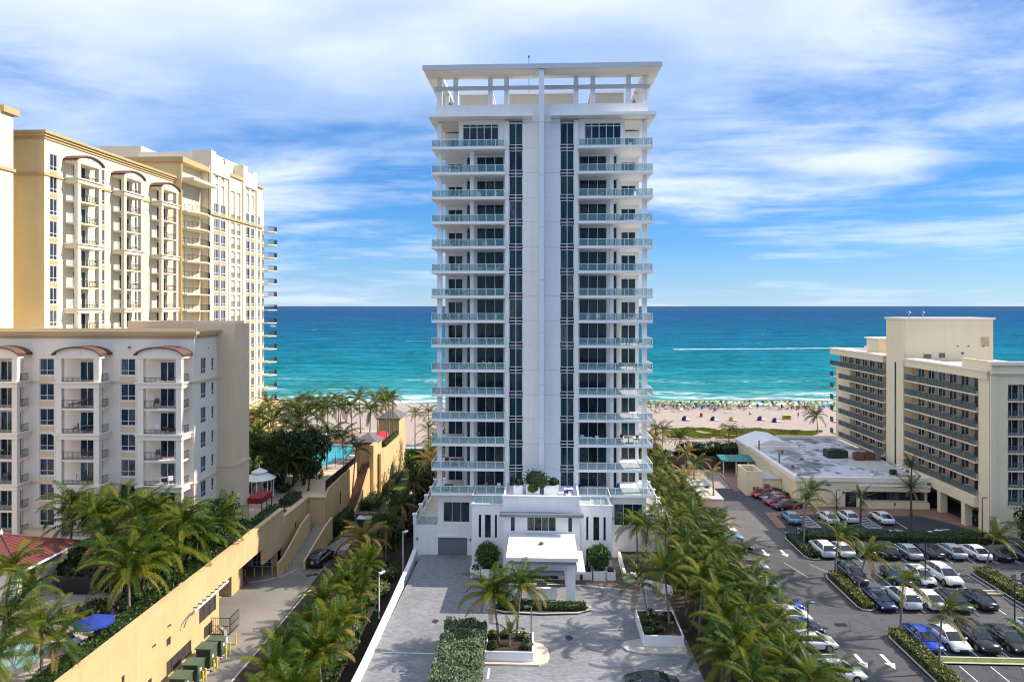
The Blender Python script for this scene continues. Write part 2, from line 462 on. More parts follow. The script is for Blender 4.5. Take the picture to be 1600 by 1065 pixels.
WO = {}     # world origin of every axis-aligned object, by object name
def place(name, me, parent=None, loc=(0, 0, 0), rot=None, scale=None):
    o = bpy.data.objects.new(name, me)
    COL.objects.link(o)
    WO[o.name] = loc
    if parent is not None:
        o.parent = parent
        pl = WO.get(parent.name, (0, 0, 0))
        loc = (loc[0] - pl[0], loc[1] - pl[1], loc[2] - pl[2])
    o.location = loc
    if rot: o.rotation_euler = rot
    if scale: o.scale = scale if isinstance(scale, tuple) else (scale,) * 3
    return o
def obj(name, mb, m, parent=None, smooth=False, **props):
    """one mesh object from world coordinates, its origin at the middle of its underside"""
    xs = [p[0] for p in mb.v]; ys = [p[1] for p in mb.v]; zs = [p[2] for p in mb.v]
    org = ((min(xs) + max(xs)) / 2, (min(ys) + max(ys)) / 2, min(zs))
    o = place(name, mb.mesh(name, m, smooth, org), parent, org)
    for k, v in props.items(): o[k] = v
    return o
def thing(name, label, cat, loc=(0, 0, 0), rotz=0, group=None, scale=None):
    o = place(name, None, None, loc, (0, 0, rotz) if rotz else None, scale)
    o.empty_display_size = 0.5
    return tag(o, label, cat, group)
def tag(o, label, cat, group=None, kind=None):
    o['label'] = label; o['category'] = cat
    if group: o['group'] = group
    if kind: o['kind'] = kind
    return o
def child(name, me, parent, loc=(0, 0, 0), rot=None, scale=None):
    o = bpy.data.objects.new(name, me)
    COL.objects.link(o)
    o.parent = parent
    o.location = loc
    if rot: o.rotation_euler = rot
    if scale: o.scale = scale if isinstance(scale, tuple) else (scale,) * 3
    return o
def kids(o): return KID.get(o.name, [])
def copytree(o):
    chs = [c for c in o.children]
    c = o.copy(); COL.objects.link(c)
    for ch in chs:
        d = copytree(ch); d.parent = c
    return c
ORD = ['first', 'second', 'third', 'fourth', 'fifth', 'sixth', 'seventh', 'eighth', 'ninth', 'tenth', 'eleventh', 'twelfth', 'thirteenth', 'fourteenth', 'fifteenth', 'sixteenth',
       'seventeenth', 'eighteenth', 'nineteenth', 'twentieth', 'twenty-first', 'twenty-second', 'twenty-third', 'twenty-fourth', 'twenty-fifth', 'twenty-sixth', 'twenty-seventh',
       'twenty-eighth', 'twenty-ninth', 'thirtieth', 'thirty-first', 'thirty-second', 'thirty-third', 'thirty-fourth', 'thirty-fifth', 'thirty-sixth', 'thirty-seventh', 'thirty-eighth', 'thirty-ninth', 'fortieth', 'forty-first', 'forty-second', 'forty-third', 'forty-fourth', 'forty-fifth', 'forty-sixth']

# facades: s runs along the wall, n outwards, z up
class Fac:
    def __init__(s, x, y, sv, nv):
        s.o = (x, y); s.sv = sv; s.nv = nv
        s.key = (sv, nv)
    def P(s, a, n, z):
        return (s.o[0] + a * s.sv[0] + n * s.nv[0], s.o[1] + a * s.sv[1] + n * s.nv[1], z)
    def box(s, mb, s0, s1, n0, n1, z0, z1):
        a = s.P(s0, n0, z0); b = s.P(s1, n1, z1)
        mb.box(a[0], b[0], a[1], b[1], z0, z1)
    def quad(s, mb, pts):
        mb.face(*[s.P(*p) for p in pts])
def skin_wall(mb, F, s0, s1, z0, z1, ops, n=0.0, depth=0.25):
    """a wall skin with real window reveals; ops = (s0, s1, z0, z1)"""
    ss = sorted({s0, s1} | {o[0] for o in ops} | {o[1] for o in ops})
    zs = sorted({z0, z1} | {o[2] for o in ops} | {o[3] for o in ops})
    ss = [a for a in ss if s0 <= a <= s1]; zs = [a for a in zs if z0 <= a <= z1]
    for i in range(len(zs) - 1):
        zm = (zs[i] + zs[i + 1]) / 2
        run = None
        for j in range(len(ss) - 1):
            sm = (ss[j] + ss[j + 1]) / 2
            hole = any(o[0] < sm < o[1] and o[2] < zm < o[3] for o in ops)
            if not hole and run is None: run = ss[j]
            if hole and run is not None:
                F.quad(mb, [(run, n, zs[i]), (ss[j], n, zs[i]), (ss[j], n, zs[i + 1]), (run, n, zs[i + 1])]); run = None
        if run is not None:
            F.quad(mb, [(run, n, zs[i]), (ss[-1], n, zs[i]), (ss[-1], n, zs[i + 1]), (run, n, zs[i + 1])])
    m = n - depth
    for a, b, c, d in ops:
        F.quad(mb, [(a, n, c), (b, n, c), (b, m, c), (a, m, c)])
        F.quad(mb, [(a, n, d), (b, n, d), (b, m, d), (a, m, d)])
        F.quad(mb, [(a, n, c), (a, n, d), (a, m, d), (a, m, c)])
        F.quad(mb, [(b, n, c), (b, n, d), (b, m, d), (b, m, c)])
WC = {}
class Loc(Fac):
    def __init__(s, F): super().__init__(0, 0, F.sv, F.nv)
def window(F, s0, s1, z0, z1, parent, nx=2, transom=0.0, n=-0.12, glass='glass_blue', frame='frame', split=False, fw=0.07, name='window'):
    key = (F.key, round(s1 - s0, 3), round(z1 - z0, 3), nx, transom, glass, frame, split, fw)
    w, h = s1 - s0, z1 - z0
    L = Loc(F)
    if key not in WC:
        fb = MB()
        L.box(fb, 0, w, -.05, .05, 0, fw); L.box(fb, 0, w, -.05, .05, h - fw, h)
        L.box(fb, 0, fw, -.05, .05, fw, h - fw); L.box(fb, w - fw, w, -.05, .05, fw, h - fw)
        for i in range(1, nx):
            x = w * i / nx
            L.box(fb, x - fw / 2, x + fw / 2, -.045, .045, fw, h - fw)
        if transom:
            L.box(fb, fw, w - fw, -.04, .04, h * transom - fw / 2, h * transom + fw / 2)
        rects = []
        zc = [fw, h * transom, h - fw] if transom else [fw, h - fw]
        for i in range(nx):
            for k in range(len(zc) - 1):
                rects.append((max(fw, w * i / nx), min(w - fw, w * (i + 1) / nx), zc[k], zc[k + 1]))
        pm = []
        for gi, grp in enumerate([[r] for r in rects] if split else [rects]):
            pb = MB()
            for r in grp:
                L.box(pb, r[0], r[1], -.02, 0.0, r[2], r[3])
            pm.append(pb.mesh('pane', M[glass]))
        WC[key] = (fb.mesh('window_frame', M[frame]), pm)
    fm, pms = WC[key]
    o = place(name, fm, parent, F.P(s0, n, z0))
    for p in pms:
        child('pane', p, o)
    return o
RC = {}
def bar_rail(F, s0, s1, n, z, parent, h=1.0, mat_='frame_dark', gap=0.14, sides=0.0, name='railing', bw=0.022, lattice=False):
    """metal balustrade along the facade with optional returns back to the wall"""
    key = (F.key, round(s1 - s0, 2), h, mat_, gap, round(sides, 2), bw)
    w = s1 - s0
    L = Loc(F)
    if key not in RC:
        b = MB()
        L.box(b, 0, w, -.03, .03, h - .05, h)
        L.box(b, 0, w, -.02, .02, .08, .12)
        k = int(w / gap)
        for i in range(k + 1):
            x = w * i / max(k, 1)
            t = bw if i % 8 else bw * 2
            L.box(b, x - t / 2, x + t / 2, -bw / 2, bw / 2, .02, h - .05)
        if sides:
            for x in (0, w):
                L.box(b, x - .03, x + .03, -sides, 0, h - .05, h)
                L.box(b, x - .02, x + .02, -sides, 0, .08, .12)
                for i in range(1, int(sides / gap)):
                    L.box(b, x - bw / 2, x + bw / 2, -i * gap - bw / 2, -i * gap + bw / 2, .02, h - .05)
        RC[key] = b.mesh('railing', M[mat_])
    return place(name, RC[key], parent, F.P(s0, n, z))
# ------------------------------------------------------------------ the setting
def struct(name, mb, m, **kw):
    o = obj(name, mb, M[m] if isinstance(m, str) else m, **kw); o['kind'] = 'structure'
    return o
LZ = -1.0        # level of the service road on the left
DK = 5.0         # level of the garden deck on the left
struct('ground', MB().box(-900, 900, -120, 158, -6, -1.06), 'soil')
struct('terrain', MB().box(-900, -60, 158, 400, -6, -1.5), 'soil')
# sea: gently heaving sheet with colour from shallow turquoise to deep blue
def sea_extra(t, nn, geo, cur, mixc, noisef, b):
    sp = nn('ShaderNodeSeparateXYZ'); t.links.new(geo.outputs['Position'], sp.inputs[0])
    def mapr(v, lo, hi, a=0, c=1, smooth=False):
        r = nn('ShaderNodeMapRange')
        if smooth: r.interpolation_type = 'SMOOTHSTEP'
        r.inputs['From Min'].default_value = lo; r.inputs['From Max'].default_value = hi
        r.inputs['To Min'].default_value = a; r.inputs['To Max'].default_value = c
        t.links.new(v, r.inputs['Value']); return r.outputs[0]
    def mth(op, a, bb):
        n = nn('ShaderNodeMath', operation=op)
        for i, x in enumerate((a, bb)):
            if isinstance(x, (int, float)): n.inputs[i].default_value = x
            else: t.links.new(x, n.inputs[i])
        return n.outputs[0]
    y = sp.outputs[1]
    wv = nn('ShaderNodeMapping'); wv.inputs['Scale'].default_value = (0.006, 0.02, 1)
    t.links.new(geo.outputs['Position'], wv.inputs[0])
    wob = noisef(1.0, 5, wv.outputs[0], lo=0.25, hi=0.75)
    ly = mth('LOGARITHM', mth('ADD', y, mth('MULTIPLY', mth('SUBTRACT', wob, 0.5), mth('MULTIPLY', y, 0.22))), 2.718281828)
    rmp = nn('ShaderNodeValToRGB')
    t.links.new(mapr(ly, math.log(215), math.log(9000)), rmp.inputs[0])
    e = rmp.color_ramp.elements
    stops = [(0.0, (0.13, 0.42, 0.40)), (0.05, (0.05, 0.34, 0.38)), (0.14, (0.022, 0.27, 0.36)), (0.27, (0.022, 0.21, 0.345)), (0.42, (0.026, 0.165, 0.325)), (0.68, (0.034, 0.135, 0.31)), (1.0, (0.06, 0.15, 0.30))]
    e[0].position, e[0].color = stops[0][0], (*stops[0][1], 1)
    e[1].position, e[1].color = stops[-1][0], (*stops[-1][1], 1)
    for p_, c_ in stops[1:-1]:
        q = e.new(p_); q.color = (*c_, 1)
    c = rmp.outputs[0]
    # wind ripples as tone
    for sx, sy, amp, lo, hi in ((0.16, 0.55, 0.45, 0.42, 0.60), (0.03, 0.13, 0.42, 0.42, 0.62), (0.008, 0.035, 0.32, 0.40, 0.64)):
        mp = nn('ShaderNodeMapping'); mp.inputs['Scale'].default_value = (sx, sy, 1)
        t.links.new(geo.outputs['Position'], mp.inputs[0])
        f = noisef(1.0, 8, mp.outputs[0], 0.7, lo, hi)
        c = mixc(f, c, mixc(1.0, c, (1 - amp,) * 3, 'MULTIPLY'))
    # breaking waves: rows of foam parallel to the shore
    mpf = nn('ShaderNodeMapping'); mpf.inputs['Scale'].default_value = (0.028, 0.05, 1); mpf.inputs['Location'].default_value = (3.7, 0, 0)
    t.links.new(geo.outputs['Position'], mpf.inputs[0])
    big = nn('ShaderNodeTexNoise'); big.inputs['Scale'].default_value = 1.0; big.inputs['Detail'].default_value = 3
    t.links.new(mpf.outputs[0], big.inputs['Vector'])
    mpd = nn('ShaderNodeMapping'); mpd.inputs['Scale'].default_value = (0.12, 0.5, 1)
    t.links.new(geo.outputs['Position'], mpd.inputs[0])
    fine = nn('ShaderNodeTexNoise'); fine.inputs['Scale'].default_value = 1.0; fine.inputs['Detail'].default_value = 8; fine.inputs['Roughness'].default_value = 0.72
    t.links.new(mpd.outputs[0], fine.inputs['Vector'])
    yy = mth('ADD', y, mth('ADD', mth('MULTIPLY', mth('SUBTRACT', big.outputs[0], 0.5), 34), mth('MULTIPLY', mth('SUBTRACT', fine.outputs[0], 0.5), 12)))
    tot = None
    for yc, wd, thr in ((230, 5, 0.44), (243, 8, 0.50), (260, 7, 0.53), (300, 9, 0.57)):
        d = mth('ABSOLUTE', mth('SUBTRACT', yy, yc), 0)
        band = mapr(d, 0, wd, 1, 0)
        f = mth('MULTIPLY', band, mapr(fine.outputs[0], thr - .06, thr + .12))
        f = mth('MULTIPLY', f, mapr(big.outputs[0], thr - .08, thr + .06))
        tot = f if tot is None else mth('MAXIMUM', tot, f)
    # whitecaps farther out
    mpw = nn('ShaderNodeMapping'); mpw.inputs['Scale'].default_value = (0.035, 0.11, 1)
    t.links.new(geo.outputs['Position'], mpw.inputs[0])
    wc = nn('ShaderNodeTexNoise'); wc.inputs['Scale'].default_value = 1.0; wc.inputs['Detail'].default_value = 7; wc.inputs['Roughness'].default_value = 0.75
    t.links.new(mpw.outputs[0], wc.inputs['Vector'])
    tot = mth('MAXIMUM', tot, mth('MULTIPLY', mapr(wc.outputs[0], 0.665, 0.72), 0.6))
    mpw2 = nn('ShaderNodeMapping'); mpw2.inputs['Scale'].default_value = (0.012, 0.05, 1); mpw2.inputs['Location'].default_value = (7, 2, 0)
    t.links.new(geo.outputs['Position'], mpw2.inputs[0])
    wc2 = nn('ShaderNodeTexNoise'); wc2.inputs['Scale'].default_value = 1.0; wc2.inputs['Detail'].default_value = 8; wc2.inputs['Roughness'].default_value = 0.8
    t.links.new(mpw2.outputs[0], wc2.inputs['Vector'])
    tot = mth('MAXIMUM', tot, mth('MULTIPLY', mapr(wc2.outputs[0], 0.68, 0.74), 0.55))
    tot = mth('MINIMUM', mth('MULTIPLY', tot, 1.7), 1.0)
    return mixc(tot, c, (0.80, 0.84, 0.84))
M['sea'] = mat('sea_water', (0.02, 0.2, 0.3), 0.35, 0.0, spec=0.0, extra=sea_extra, bump=0.9, bscale=0.35)
sea = MB()
xs = [-60000, -6000, -1500, -500, 0, 500, 1500, 6000, 60000]
ys = [212, 300, 500, 900, 2000, 6000, 20000, 60000, 120000]
sea.v = [(x, y, 0.0) for y in ys for x in xs]
for j in range(len(ys) - 1):
    for i in range(len(xs) - 1):
        a = j * len(xs) + i
        sea.f.append((a, a + 1, a + 1 + len(xs), a + len(xs)))
struct('sea', sea, 'sea')
# beach: uneven sand sloping into the water
bm_ = MB()
nx_, ny_ = 150, 60
for j in range(ny_ + 1):
    y = 146 + (250 - 146) * j / ny_
    for i in range(nx_ + 1):
        x = -420 + 840 * i / nx_
        if y < 165: z = 1.9
        elif y < 190: z = 1.9 - 0.8 * (y - 165) / 25
        elif y < 224: z = 1.1 - 1.1 * (y - 190) / 34
        else: z = -(y - 224) * 0.08
        z += 0.18 * (mnoise.noise(Vector((x * .09, y * .16, 0)))) + (0.10 * mnoise.noise(Vector((x * .35, y * .4, 5))) if y < 215 else 0)
        bm_.v.append((x, y, z))
for j in range(ny_):
    for i in range(nx_):
        a = j * (nx_ + 1) + i
        bm_.f.append((a, a + 1, a + nx_ + 2, a + nx_ + 1))
struct('beach', bm_, 'sand', smooth=True)

# driveway of the tower and its lower garage apron
struct('driveway', MB().prism([(-15.6, 30), (14.0, 30), (14.0, 90), (-15.6, 90)], -1.05, 0.0), 'pavers')
arc = [(-8.6, 87.5), (-8.7, 83.2), (-8.2, 81.4), (-7.0, 80.1), (-4.6, 79.35), (0, 79.2), (4.5, 79.0), (8.0, 78.4), (11.2, 77.6), (11.2, 90), (-8.6, 90)]
struct('forecourt', MB().prism(arc, 0.0, 0.012), 'pavers_dark')
cb = MB()
for a, b in zip(arc[:8], arc[1:9]):
    d = Vector((b[0] - a[0], b[1] - a[1])).normalized(); nrm = Vector((-d.y, d.x)) * 0.13
    cb.prism([(a[0] - nrm.x, a[1] - nrm.y), (b[0] - nrm.x, b[1] - nrm.y), (b[0] + nrm.x, b[1] + nrm.y), (a[0] + nrm.x, a[1] + nrm.y)], 0.0, 0.03)
struct('forecourt_edge', cb, 'curb')
struct('lane_line', MB().box(-14.9, -5.3, 62.9, 63.05, 0.0, 0.008), 'paint')
struct('stall_line', MB().box(-4.75, -4.55, 58.9, 60.7, 0, 0.008), 'paint')
# planting ground between the driveway and the parking lot, and left of the driveway
struct('planting_bed', MB().box(14.0, 24.4, 30, 132, -1.05, 0.05), 'soil')
struct('planting_bed', MB().box(-27.4, -16.2, 30, 97, -1.05, LZ + .12), 'soil')
struct('planting_bed', MB().box(-22.0, -16.2, 97, 156, -1.05, 0.1), 'soil')
struct('planting_bed', MB().box(13.4, 26.0, 132, 156, -1.05, 0.6), 'soil')
# service road on the left
road = [(-33.3, 30), (-27.6, 30), (-27.4, 60), (-27.2, 78), (-24.6, 84), (-23.2, 90), (-23.2, 95.4), (-24.5, 96.4), (-28.8, 96.4), (-29.6, 93), (-31.0, 88), (-46, 88), (-46, 64.4), (-33.3, 64.4)]
struct('service_road', MB().prism(road, -1.05, LZ + .04), 'concrete')
def strip(name, pts, w, z0, z1, m):
    b_ = MB()
    for a, b in zip(pts, pts[1:]):
        d = Vector((b[0] - a[0], b[1] - a[1])).normalized(); nr = Vector((-d.y, d.x)) * (w / 2)
        e = d * (w * .25)
        b_.prism([(a[0] - nr.x - e.x, a[1] - nr.y - e.y), (b[0] - nr.x + e.x, b[1] - nr.y + e.y), (b[0] + nr.x + e.x, b[1] + nr.y + e.y), (a[0] + nr.x - e.x, a[1] + nr.y - e.y)], z0, z1)
        z1 += .0007
    return struct(name, b_, m)
strip('kerb', [(-30.3, 50), (-30.25, 58.6), (-30.2, 61.5), (-30.5, 64.0), (-31.1, 66.2), (-32.2, 68.2), (-33.3, 69.3)], 0.28, LZ, LZ + .16, 'curb')
struct('planting_bed', MB().prism([(-33.3, 50), (-30.4, 50), (-30.4, 62), (-31.2, 66), (-33.3, 69)], LZ, LZ + .10), mat('yellow_gravel', (0.42, 0.33, 0.20), 0.95, 0.2, 1.5, bump=0.3, bscale=10))
strip('kerb', [(-27.35, 40), (-27.3, 60), (-27.1, 78), (-24.5, 84), (-23.1, 90), (-23.1, 95.4), (-24.5, 96.5), (-28.8, 96.5)], 0.2, LZ, LZ + .14, 'curb')
strip('kerb', [(-38.3, 70), (-35.6, 80.2), (-33.3, 81.2), (-31.6, 82.8), (-30.3, 85.5)], 0.18, LZ, LZ + .12, 'curb')
struct('lawn', MB().prism([(-29.2, 96.6), (-22.6, 96.6), (-22.4, 145), (-28.0, 145), (-28.0, 116), (-29.2, 110)], -1.05, LZ + .35), 'lawn')
# parking lot on the right
struct('parking_lot', MB().prism([(24.4, 30), (130, 30), (130, 109), (39.4, 109), (38.8, 124), (38.8, 136), (26.4, 136), (24.4, 125)], -1.05, 0.0), 'asphalt')
struct('asphalt_patch', MB().prism([(34.9, 97.0), (62.4, 97.0), (62.4, 99.8), (58.6, 106.3), (37.9, 106.3), (34.9, 100.6)], 0.0, 0.006), 'asphalt_dark')
struct('yard_paving', MB().prism([(24.6, 122), (33.4, 122), (34.2, 136.3), (24.6, 136.3)], 0.0, 0.010), mat('pale_yard_concrete', (0.36, 0.29, 0.24), 0.9, 0.12, 0.5, fine=0.05))
struct('yard_paving', MB().prism([(33.5, 120), (38.6, 124), (38.6, 136.3), (34.3, 136.3)], 0.0, 0.008), 'brickpave')
struct('lane_paving', MB().prism([(28.4, 108.8), (33.2, 109.0), (34.4, 92.6), (27.9, 93.8)], 0.0, 0.005), mat('old_asphalt', (0.14, 0.13, 0.125), 0.9, 0.12, 0.5, fine=0.05))
struct('cross_paving', MB().prism([(27.9, 73), (33.6, 73), (33.6, 83.2), (35, 83.6), (80, 84.4), (80, 87.7), (33.6, 87.6), (27.9, 90)], 0.0, 0.005), mat('middle_asphalt', (0.088, 0.087, 0.090), 0.9, 0.18, 0.25, bump=0.1, bscale=25, fine=0.05))
strip('brick_edging', [(28.9, 121.5), (28.4, 108), (27.6, 98), (27.7, 93.5)], 0.9, 0.0, 0.06, 'brickpave')
struct('brick_paving', MB().prism([(34.2, 100.4), (35.5, 100.4), (35.9, 106.2), (38.6, 107.0), (38.6, 108.2), (34.7, 108.0)], 0.0, 0.10), 'brickpave')
struct('pavement', MB().prism([(38.6, 107.0), (58.0, 107.0), (60.6, 104.0), (62.6, 99.0), (63.4, 99.0), (63.4, 111.4), (38.6, 111.4)], 0.0, 0.11), 'brickpave')
# painted stall lines, hatches and arrows
pl = MB()
def line(x0, y0, x1, y1, w=0.11, mb=None):
    mb = mb or pl
    d = Vector((x1 - x0, y1 - y0)).normalized(); n_ = Vector((-d.y, d.x)) * (w / 2)
    mb.prism([(x0 - n_.x, y0 - n_.y), (x1 - n_.x, y1 - n_.y), (x1 + n_.x, y1 + n_.y), (x0 + n_.x, y0 + n_.y)], 0.0, 0.012)
def stall(x0, y0, x1, y1):
    m_ = MB(); line(x0, y0, x1, y1, mb=m_); struct('stall_line', m_, 'paint')
for x in (37.7, 40.4, 43.2, 46.0, 48.8, 51.5, 54.3, 57.0, 59.9): stall(x, 87.9, x, 93.2)
for x in (37.5, 40.3, 43.0, 45.75, 48.5, 51.2): stall(x, 79.5, x, 84.4); stall(x, 73.5, x, 78.2)
for x in (37.4, 40.1, 42.85, 45.6, 48.3, 51.0): stall(x, 64.4, x, 69.2); stall(x, 57.2, x, 62.8)
for x in (56.7, 59.4, 62.1): stall(x, 79.5, x, 84.4); stall(x, 73.5, x, 78.2); stall(x, 64.4, x, 69.2)
for y in (92.3, 90.0, 87.7, 85.2, 82.6, 80.0, 77.4, 74.8, 72.2, 69.6, 67.0, 64.4, 61.6, 58.8): stall(22.6, y, 27.1, y)
for x in (38.8, 40.7, 42.2, 44.3, 47.3, 49.4, 52.9): stall(x, 101.3, x, 106.6)
for x0 in (38.8, 47.3):
    h = MB()
    line(x0, 101.3, x0 + 2.0, 101.3, mb=h); line(x0, 106.6, x0 + 2.0, 106.6, mb=h)
    for k in range(6): line(x0 + .1, 101.9 + k * .85, x0 + 1.9, 101.45 + k * .85, 0.16, mb=h)
    struct('hatched_zone', h, 'paint')
def arrow(x, y, ang, turn=0):
    pts = [(-.17, -1.3), (.17, -1.3), (.17, .25), (.48, .25), (0, 1.3), (-.48, .25), (-.17, .25)]
    c, s_ = math.cos(ang), math.sin(ang)
    struct('road_arrow', MB().prism([(x + a * c - b * s_, y + a * s_ + b * c) for a, b in pts], 0.0, 0.013), 'paint')
PI = math.pi
for x, y, a in ((29.2, 90.4, PI), (31.6, 90.4, PI), (29.0, 63.3, PI), (31.4, 63.3, PI), (35.8, 98.7, PI / 2), (35.8, 96.4, PI / 2), (50.6, 100.2, PI / 2), (51.6, 98.2, PI / 2), (57.4, 100.8, PI / 2 + .2), (59.9, 98.4, -PI / 2)):
    arrow(x, y, a)
def ring_sign(x, y):
    b_ = MB()
    for k in range(9):
        a0, a1 = PI * 2 * k / 12, PI * 2 * (k + 1) / 12
        line(x + .38 * math.cos(a0), y + .3 * math.sin(a0), x + .38 * math.cos(a1), y + .3 * math.sin(a1), .09, mb=b_)
    line(x, y + .1, x + .05, y + .62, .12, mb=b_); line(x, y + .15, x + .38, y + .1, .1, mb=b_)
    b_.prism([(x - .08, y + .70), (x + .1, y + .70), (x + .1, y + .86), (x - .08, y + .86)], 0, 0.012)
    struct('wheelchair_marking', b_, 'paint')
for x in (37.3, 45.8, 51.1): ring_sign(x, 100.3)
# oil stains in the stalls and tyre-worn patches on the drive
_o = random.Random(8)
for (sx, sy) in [(38.9 + 2.75 * k, yy) for k in range(0, 8) for yy in (91.4, 82.0, 75.6, 60.2)] + [(-12.5, 75), (-10.6, 69.4), (2.5, 66.5), (4.4, 61.0), (30.4, 67.0), (31.2, 76.5), (29.6, 98.0)]:
    if _o.random() < .4 or sx > 61: continue
    sx += _o.uniform(-.4, .4); n_ = 11; r0 = _o.uniform(.2, .5)
    struct('oil_stain', MB().prism([(sx + r0 * _o.uniform(.6, 1.2) * math.cos(2 * PI * k / n_), sy + r0 * 1.5 * _o.uniform(.6, 1.2) * math.sin(2 * PI * k / n_)) for k in range(n_)], 0.0, 0.0062), 'oil')
# drains
for x, y in ((30.2, 84.6), (30.25, 70.4)):
    b_ = MB().box(x - .6, x + .6, y - .35, y + .35, 0.0, 0.012)
    for k in range(9): b_.box(x - .55 + k * .13, x - .5 + k * .13, y - .32, y + .32, 0.012, 0.03)
    struct('drain_grate', b_, 'chain_dark')
for x, y in ((-28.6, 83.0), (-27.9, 83.3)):
    struct('manhole_cover', MB().cone((x, y), .38, .38, LZ + .04, LZ + .052, 14), 'chain_dark')
struct('manhole_cover', MB().cone((-1.8, 68.2), .0, .22, 0.0, 0.012, 12), 'chain_dark')
# expansion joints in the crossing lane
for pts in ([(30.4, 87.2), (31.6, 82.5)], [(33.4, 86.8), (35.0, 83.4)]):
    struct('pavement_joint', MB().prism([(pts[0][0], pts[0][1]), (pts[1][0], pts[1][1]), (pts[1][0] + .09, pts[1][1]), (pts[0][0] + .09, pts[0][1])], 0.0, 0.008), 'curb')
# planted islands with pale kerbs
def island(poly, soil='soil', kz=.16, w=.2):
    b_ = MB()
    n = len(poly)
    for i in range(n):
        a = Vector(poly[i]); b = Vector(poly[(i + 1) % n]); d = (b - a).normalized(); nr = Vector((-d.y, d.x)) * w
        b_.prism([tuple(a), tuple(b), tuple(b + nr), tuple(a + nr)], -0.02, kz + i * .0006)
    struct('kerb', b_, 'curb')
    struct('planting_bed', MB().prism(poly, -0.02, kz - .05), soil)
island([(33.9, 88.6), (34.5, 88.0), (35.4, 88.2), (35.4, 93.5), (62.4, 93.6), (62.4, 96.9), (34.0, 96.9), (33.6, 95.9), (33.6, 89.4)])
island([(33.6, 74.5), (33.9, 73.7), (34.8, 73.5), (35.4, 74.0), (35.4, 82.0), (34.6, 83.2), (33.9, 83.0), (33.6, 82.2)])
island([(33.6, 50), (35.6, 50), (35.6, 67.2), (34.9, 68.6), (34.0, 68.5), (33.6, 67.6)])
island([(51.6, 74.3), (52.2, 73.6), (53.6, 73.6), (54.0, 74.3), (54.0, 84.0), (53.3, 84.9), (52.2, 84.8), (51.6, 84.0)])
island([(35.5, 78.3), (51.5, 78.3), (51.5, 79.4), (35.5, 79.4)], 'grassstrip')
island([(35.7, 63.0), (60, 63.0), (60, 64.2), (35.7, 64.2)], 'grassstrip')
island([(54.1, 78.3), (70, 78.3), (70, 79.4), (54.1, 79.4)], 'grassstrip')
# driveway islands
island([(-5.8, 72.2), (-4.0, 71.4), (0, 71.15), (3.8, 71.5), (5.2, 72.4), (5.3, 73.2), (4.2, 73.7), (-5.2, 73.7)], kz=.2, w=.25)
struct('island_paving', MB().prism([(-5.2, 61.1), (-.2, 61.1), (.5, 61.6), (.75, 62.6), (.6, 64.0), (0, 65.0), (-1.0, 65.6), (-5.2, 65.6)], 0, .15), mat('pale_peach_concrete', (0.62, 0.53, 0.44), 0.9, 0.06, 0.6))
struct('island_paving', MB().prism([(13.6, 63.6), (13.6, 66.3), (9.4, 66.3), (8.0, 65.8), (7.5, 65.0), (8.0, 64.1), (9.2, 63.6)], 0, .15), 'curb')
# garden deck on the left with its paving and pool
struct('garden_deck', MB().prism([(-200, 30), (-33.35, 30), (-33.35, 96.4), (-30.95, 96.5), (-30.95, 113.6), (-32.2, 117), (-32.2, 148), (-200, 148)], DK - .9, DK - .02), 'tan')
struct('terrace_paving', MB().prism([(-62, 42), (-36.2, 42), (-36.2, 66), (-47, 66), (-47, 73), (-62, 73)], DK - .02, DK + .02), 'deckpave')
struct('terrace_paving', MB().prism([(-62, 90.5), (-36, 90.5), (-34.5, 94), (-34.5, 96.5), (-39, 104), (-39.5, 112), (-62, 112)], DK - .02, DK + .02), 'deckpave')
pool = [(-43.5, 127), (-43.2, 130.6), (-40, 131.4), (-36.1, 131.2), (-34.6, 124.6), (-35.0, 116.4), (-36.6, 114.2), (-38.4, 114.2), (-39.2, 117), (-40.6, 121), (-42.4, 123.5)]
struct('terrace_paving', MB().prism([(-62, 112.2), (-32.6, 112.2), (-32.6, 147), (-62, 147)], DK - .02, DK + .015), 'deckpave')
struct('swimming_pool', MB().prism(pool, DK - .3, DK + .03), mat('pool_water', (0.02, 0.42, 0.48), 0.12, 0.05, 0.5, spec=0.35, bump=0.4, bscale=1.5))
strip('pool_edge', pool + [pool[0]], 0.45, DK - .02, DK + .10, 'curb')
struct('garden_lawn', MB().prism([(-62, 97), (-44, 97), (-42, 112), (-46, 126), (-62, 126)], DK + .02, DK + .05), 'lawn')
struct('spa_pool', MB().cone((-40.8, 51.2), 2.2, 2.2, DK, DK + .06, 20), mat('pale_spa_water', (0.30, 0.52, 0.52), 0.15, 0.05, 0.5, spec=0.5))
struct('dune', MB().prism([(27, 156.6), (60, 156.6), (70, 160), (68, 165), (58, 168), (44, 170.5), (36, 170.3), (27, 168)], 1.0, 2.05), 'sand')
# ------------------------------------------------------------------ the white tower
FH = 3.147
LV = [52.45] + [49.2 - FH * (k - 1) for k in range(1, 15)]
tower = thing('residential_tower', 'tall white apartment tower with blue glass strips and overhanging frame roof in the centre', 'tower', (0, 88, 0))
T = tower
FF = Fac(0, 87.3, (1, 0), (0, -1))
def wbox(name, x0, x1, y0, y1, z0, z1, m='white', parent=T):
    return obj(name, MB().box(x0, x1, y0, y1, z0, z1), M[m], parent)
# inner body
body = MB()
body.box(-13.1, 13.1, 93.3, 112, -1, 55.8)
body.box(-10.2, 10.2, 90.8, 93.3, 8.2, 55.8)
body.box(-4.68, 4.68, 87.75, 90.8, 8.2, 55.8)
obj('wall', body, M['white'], T)
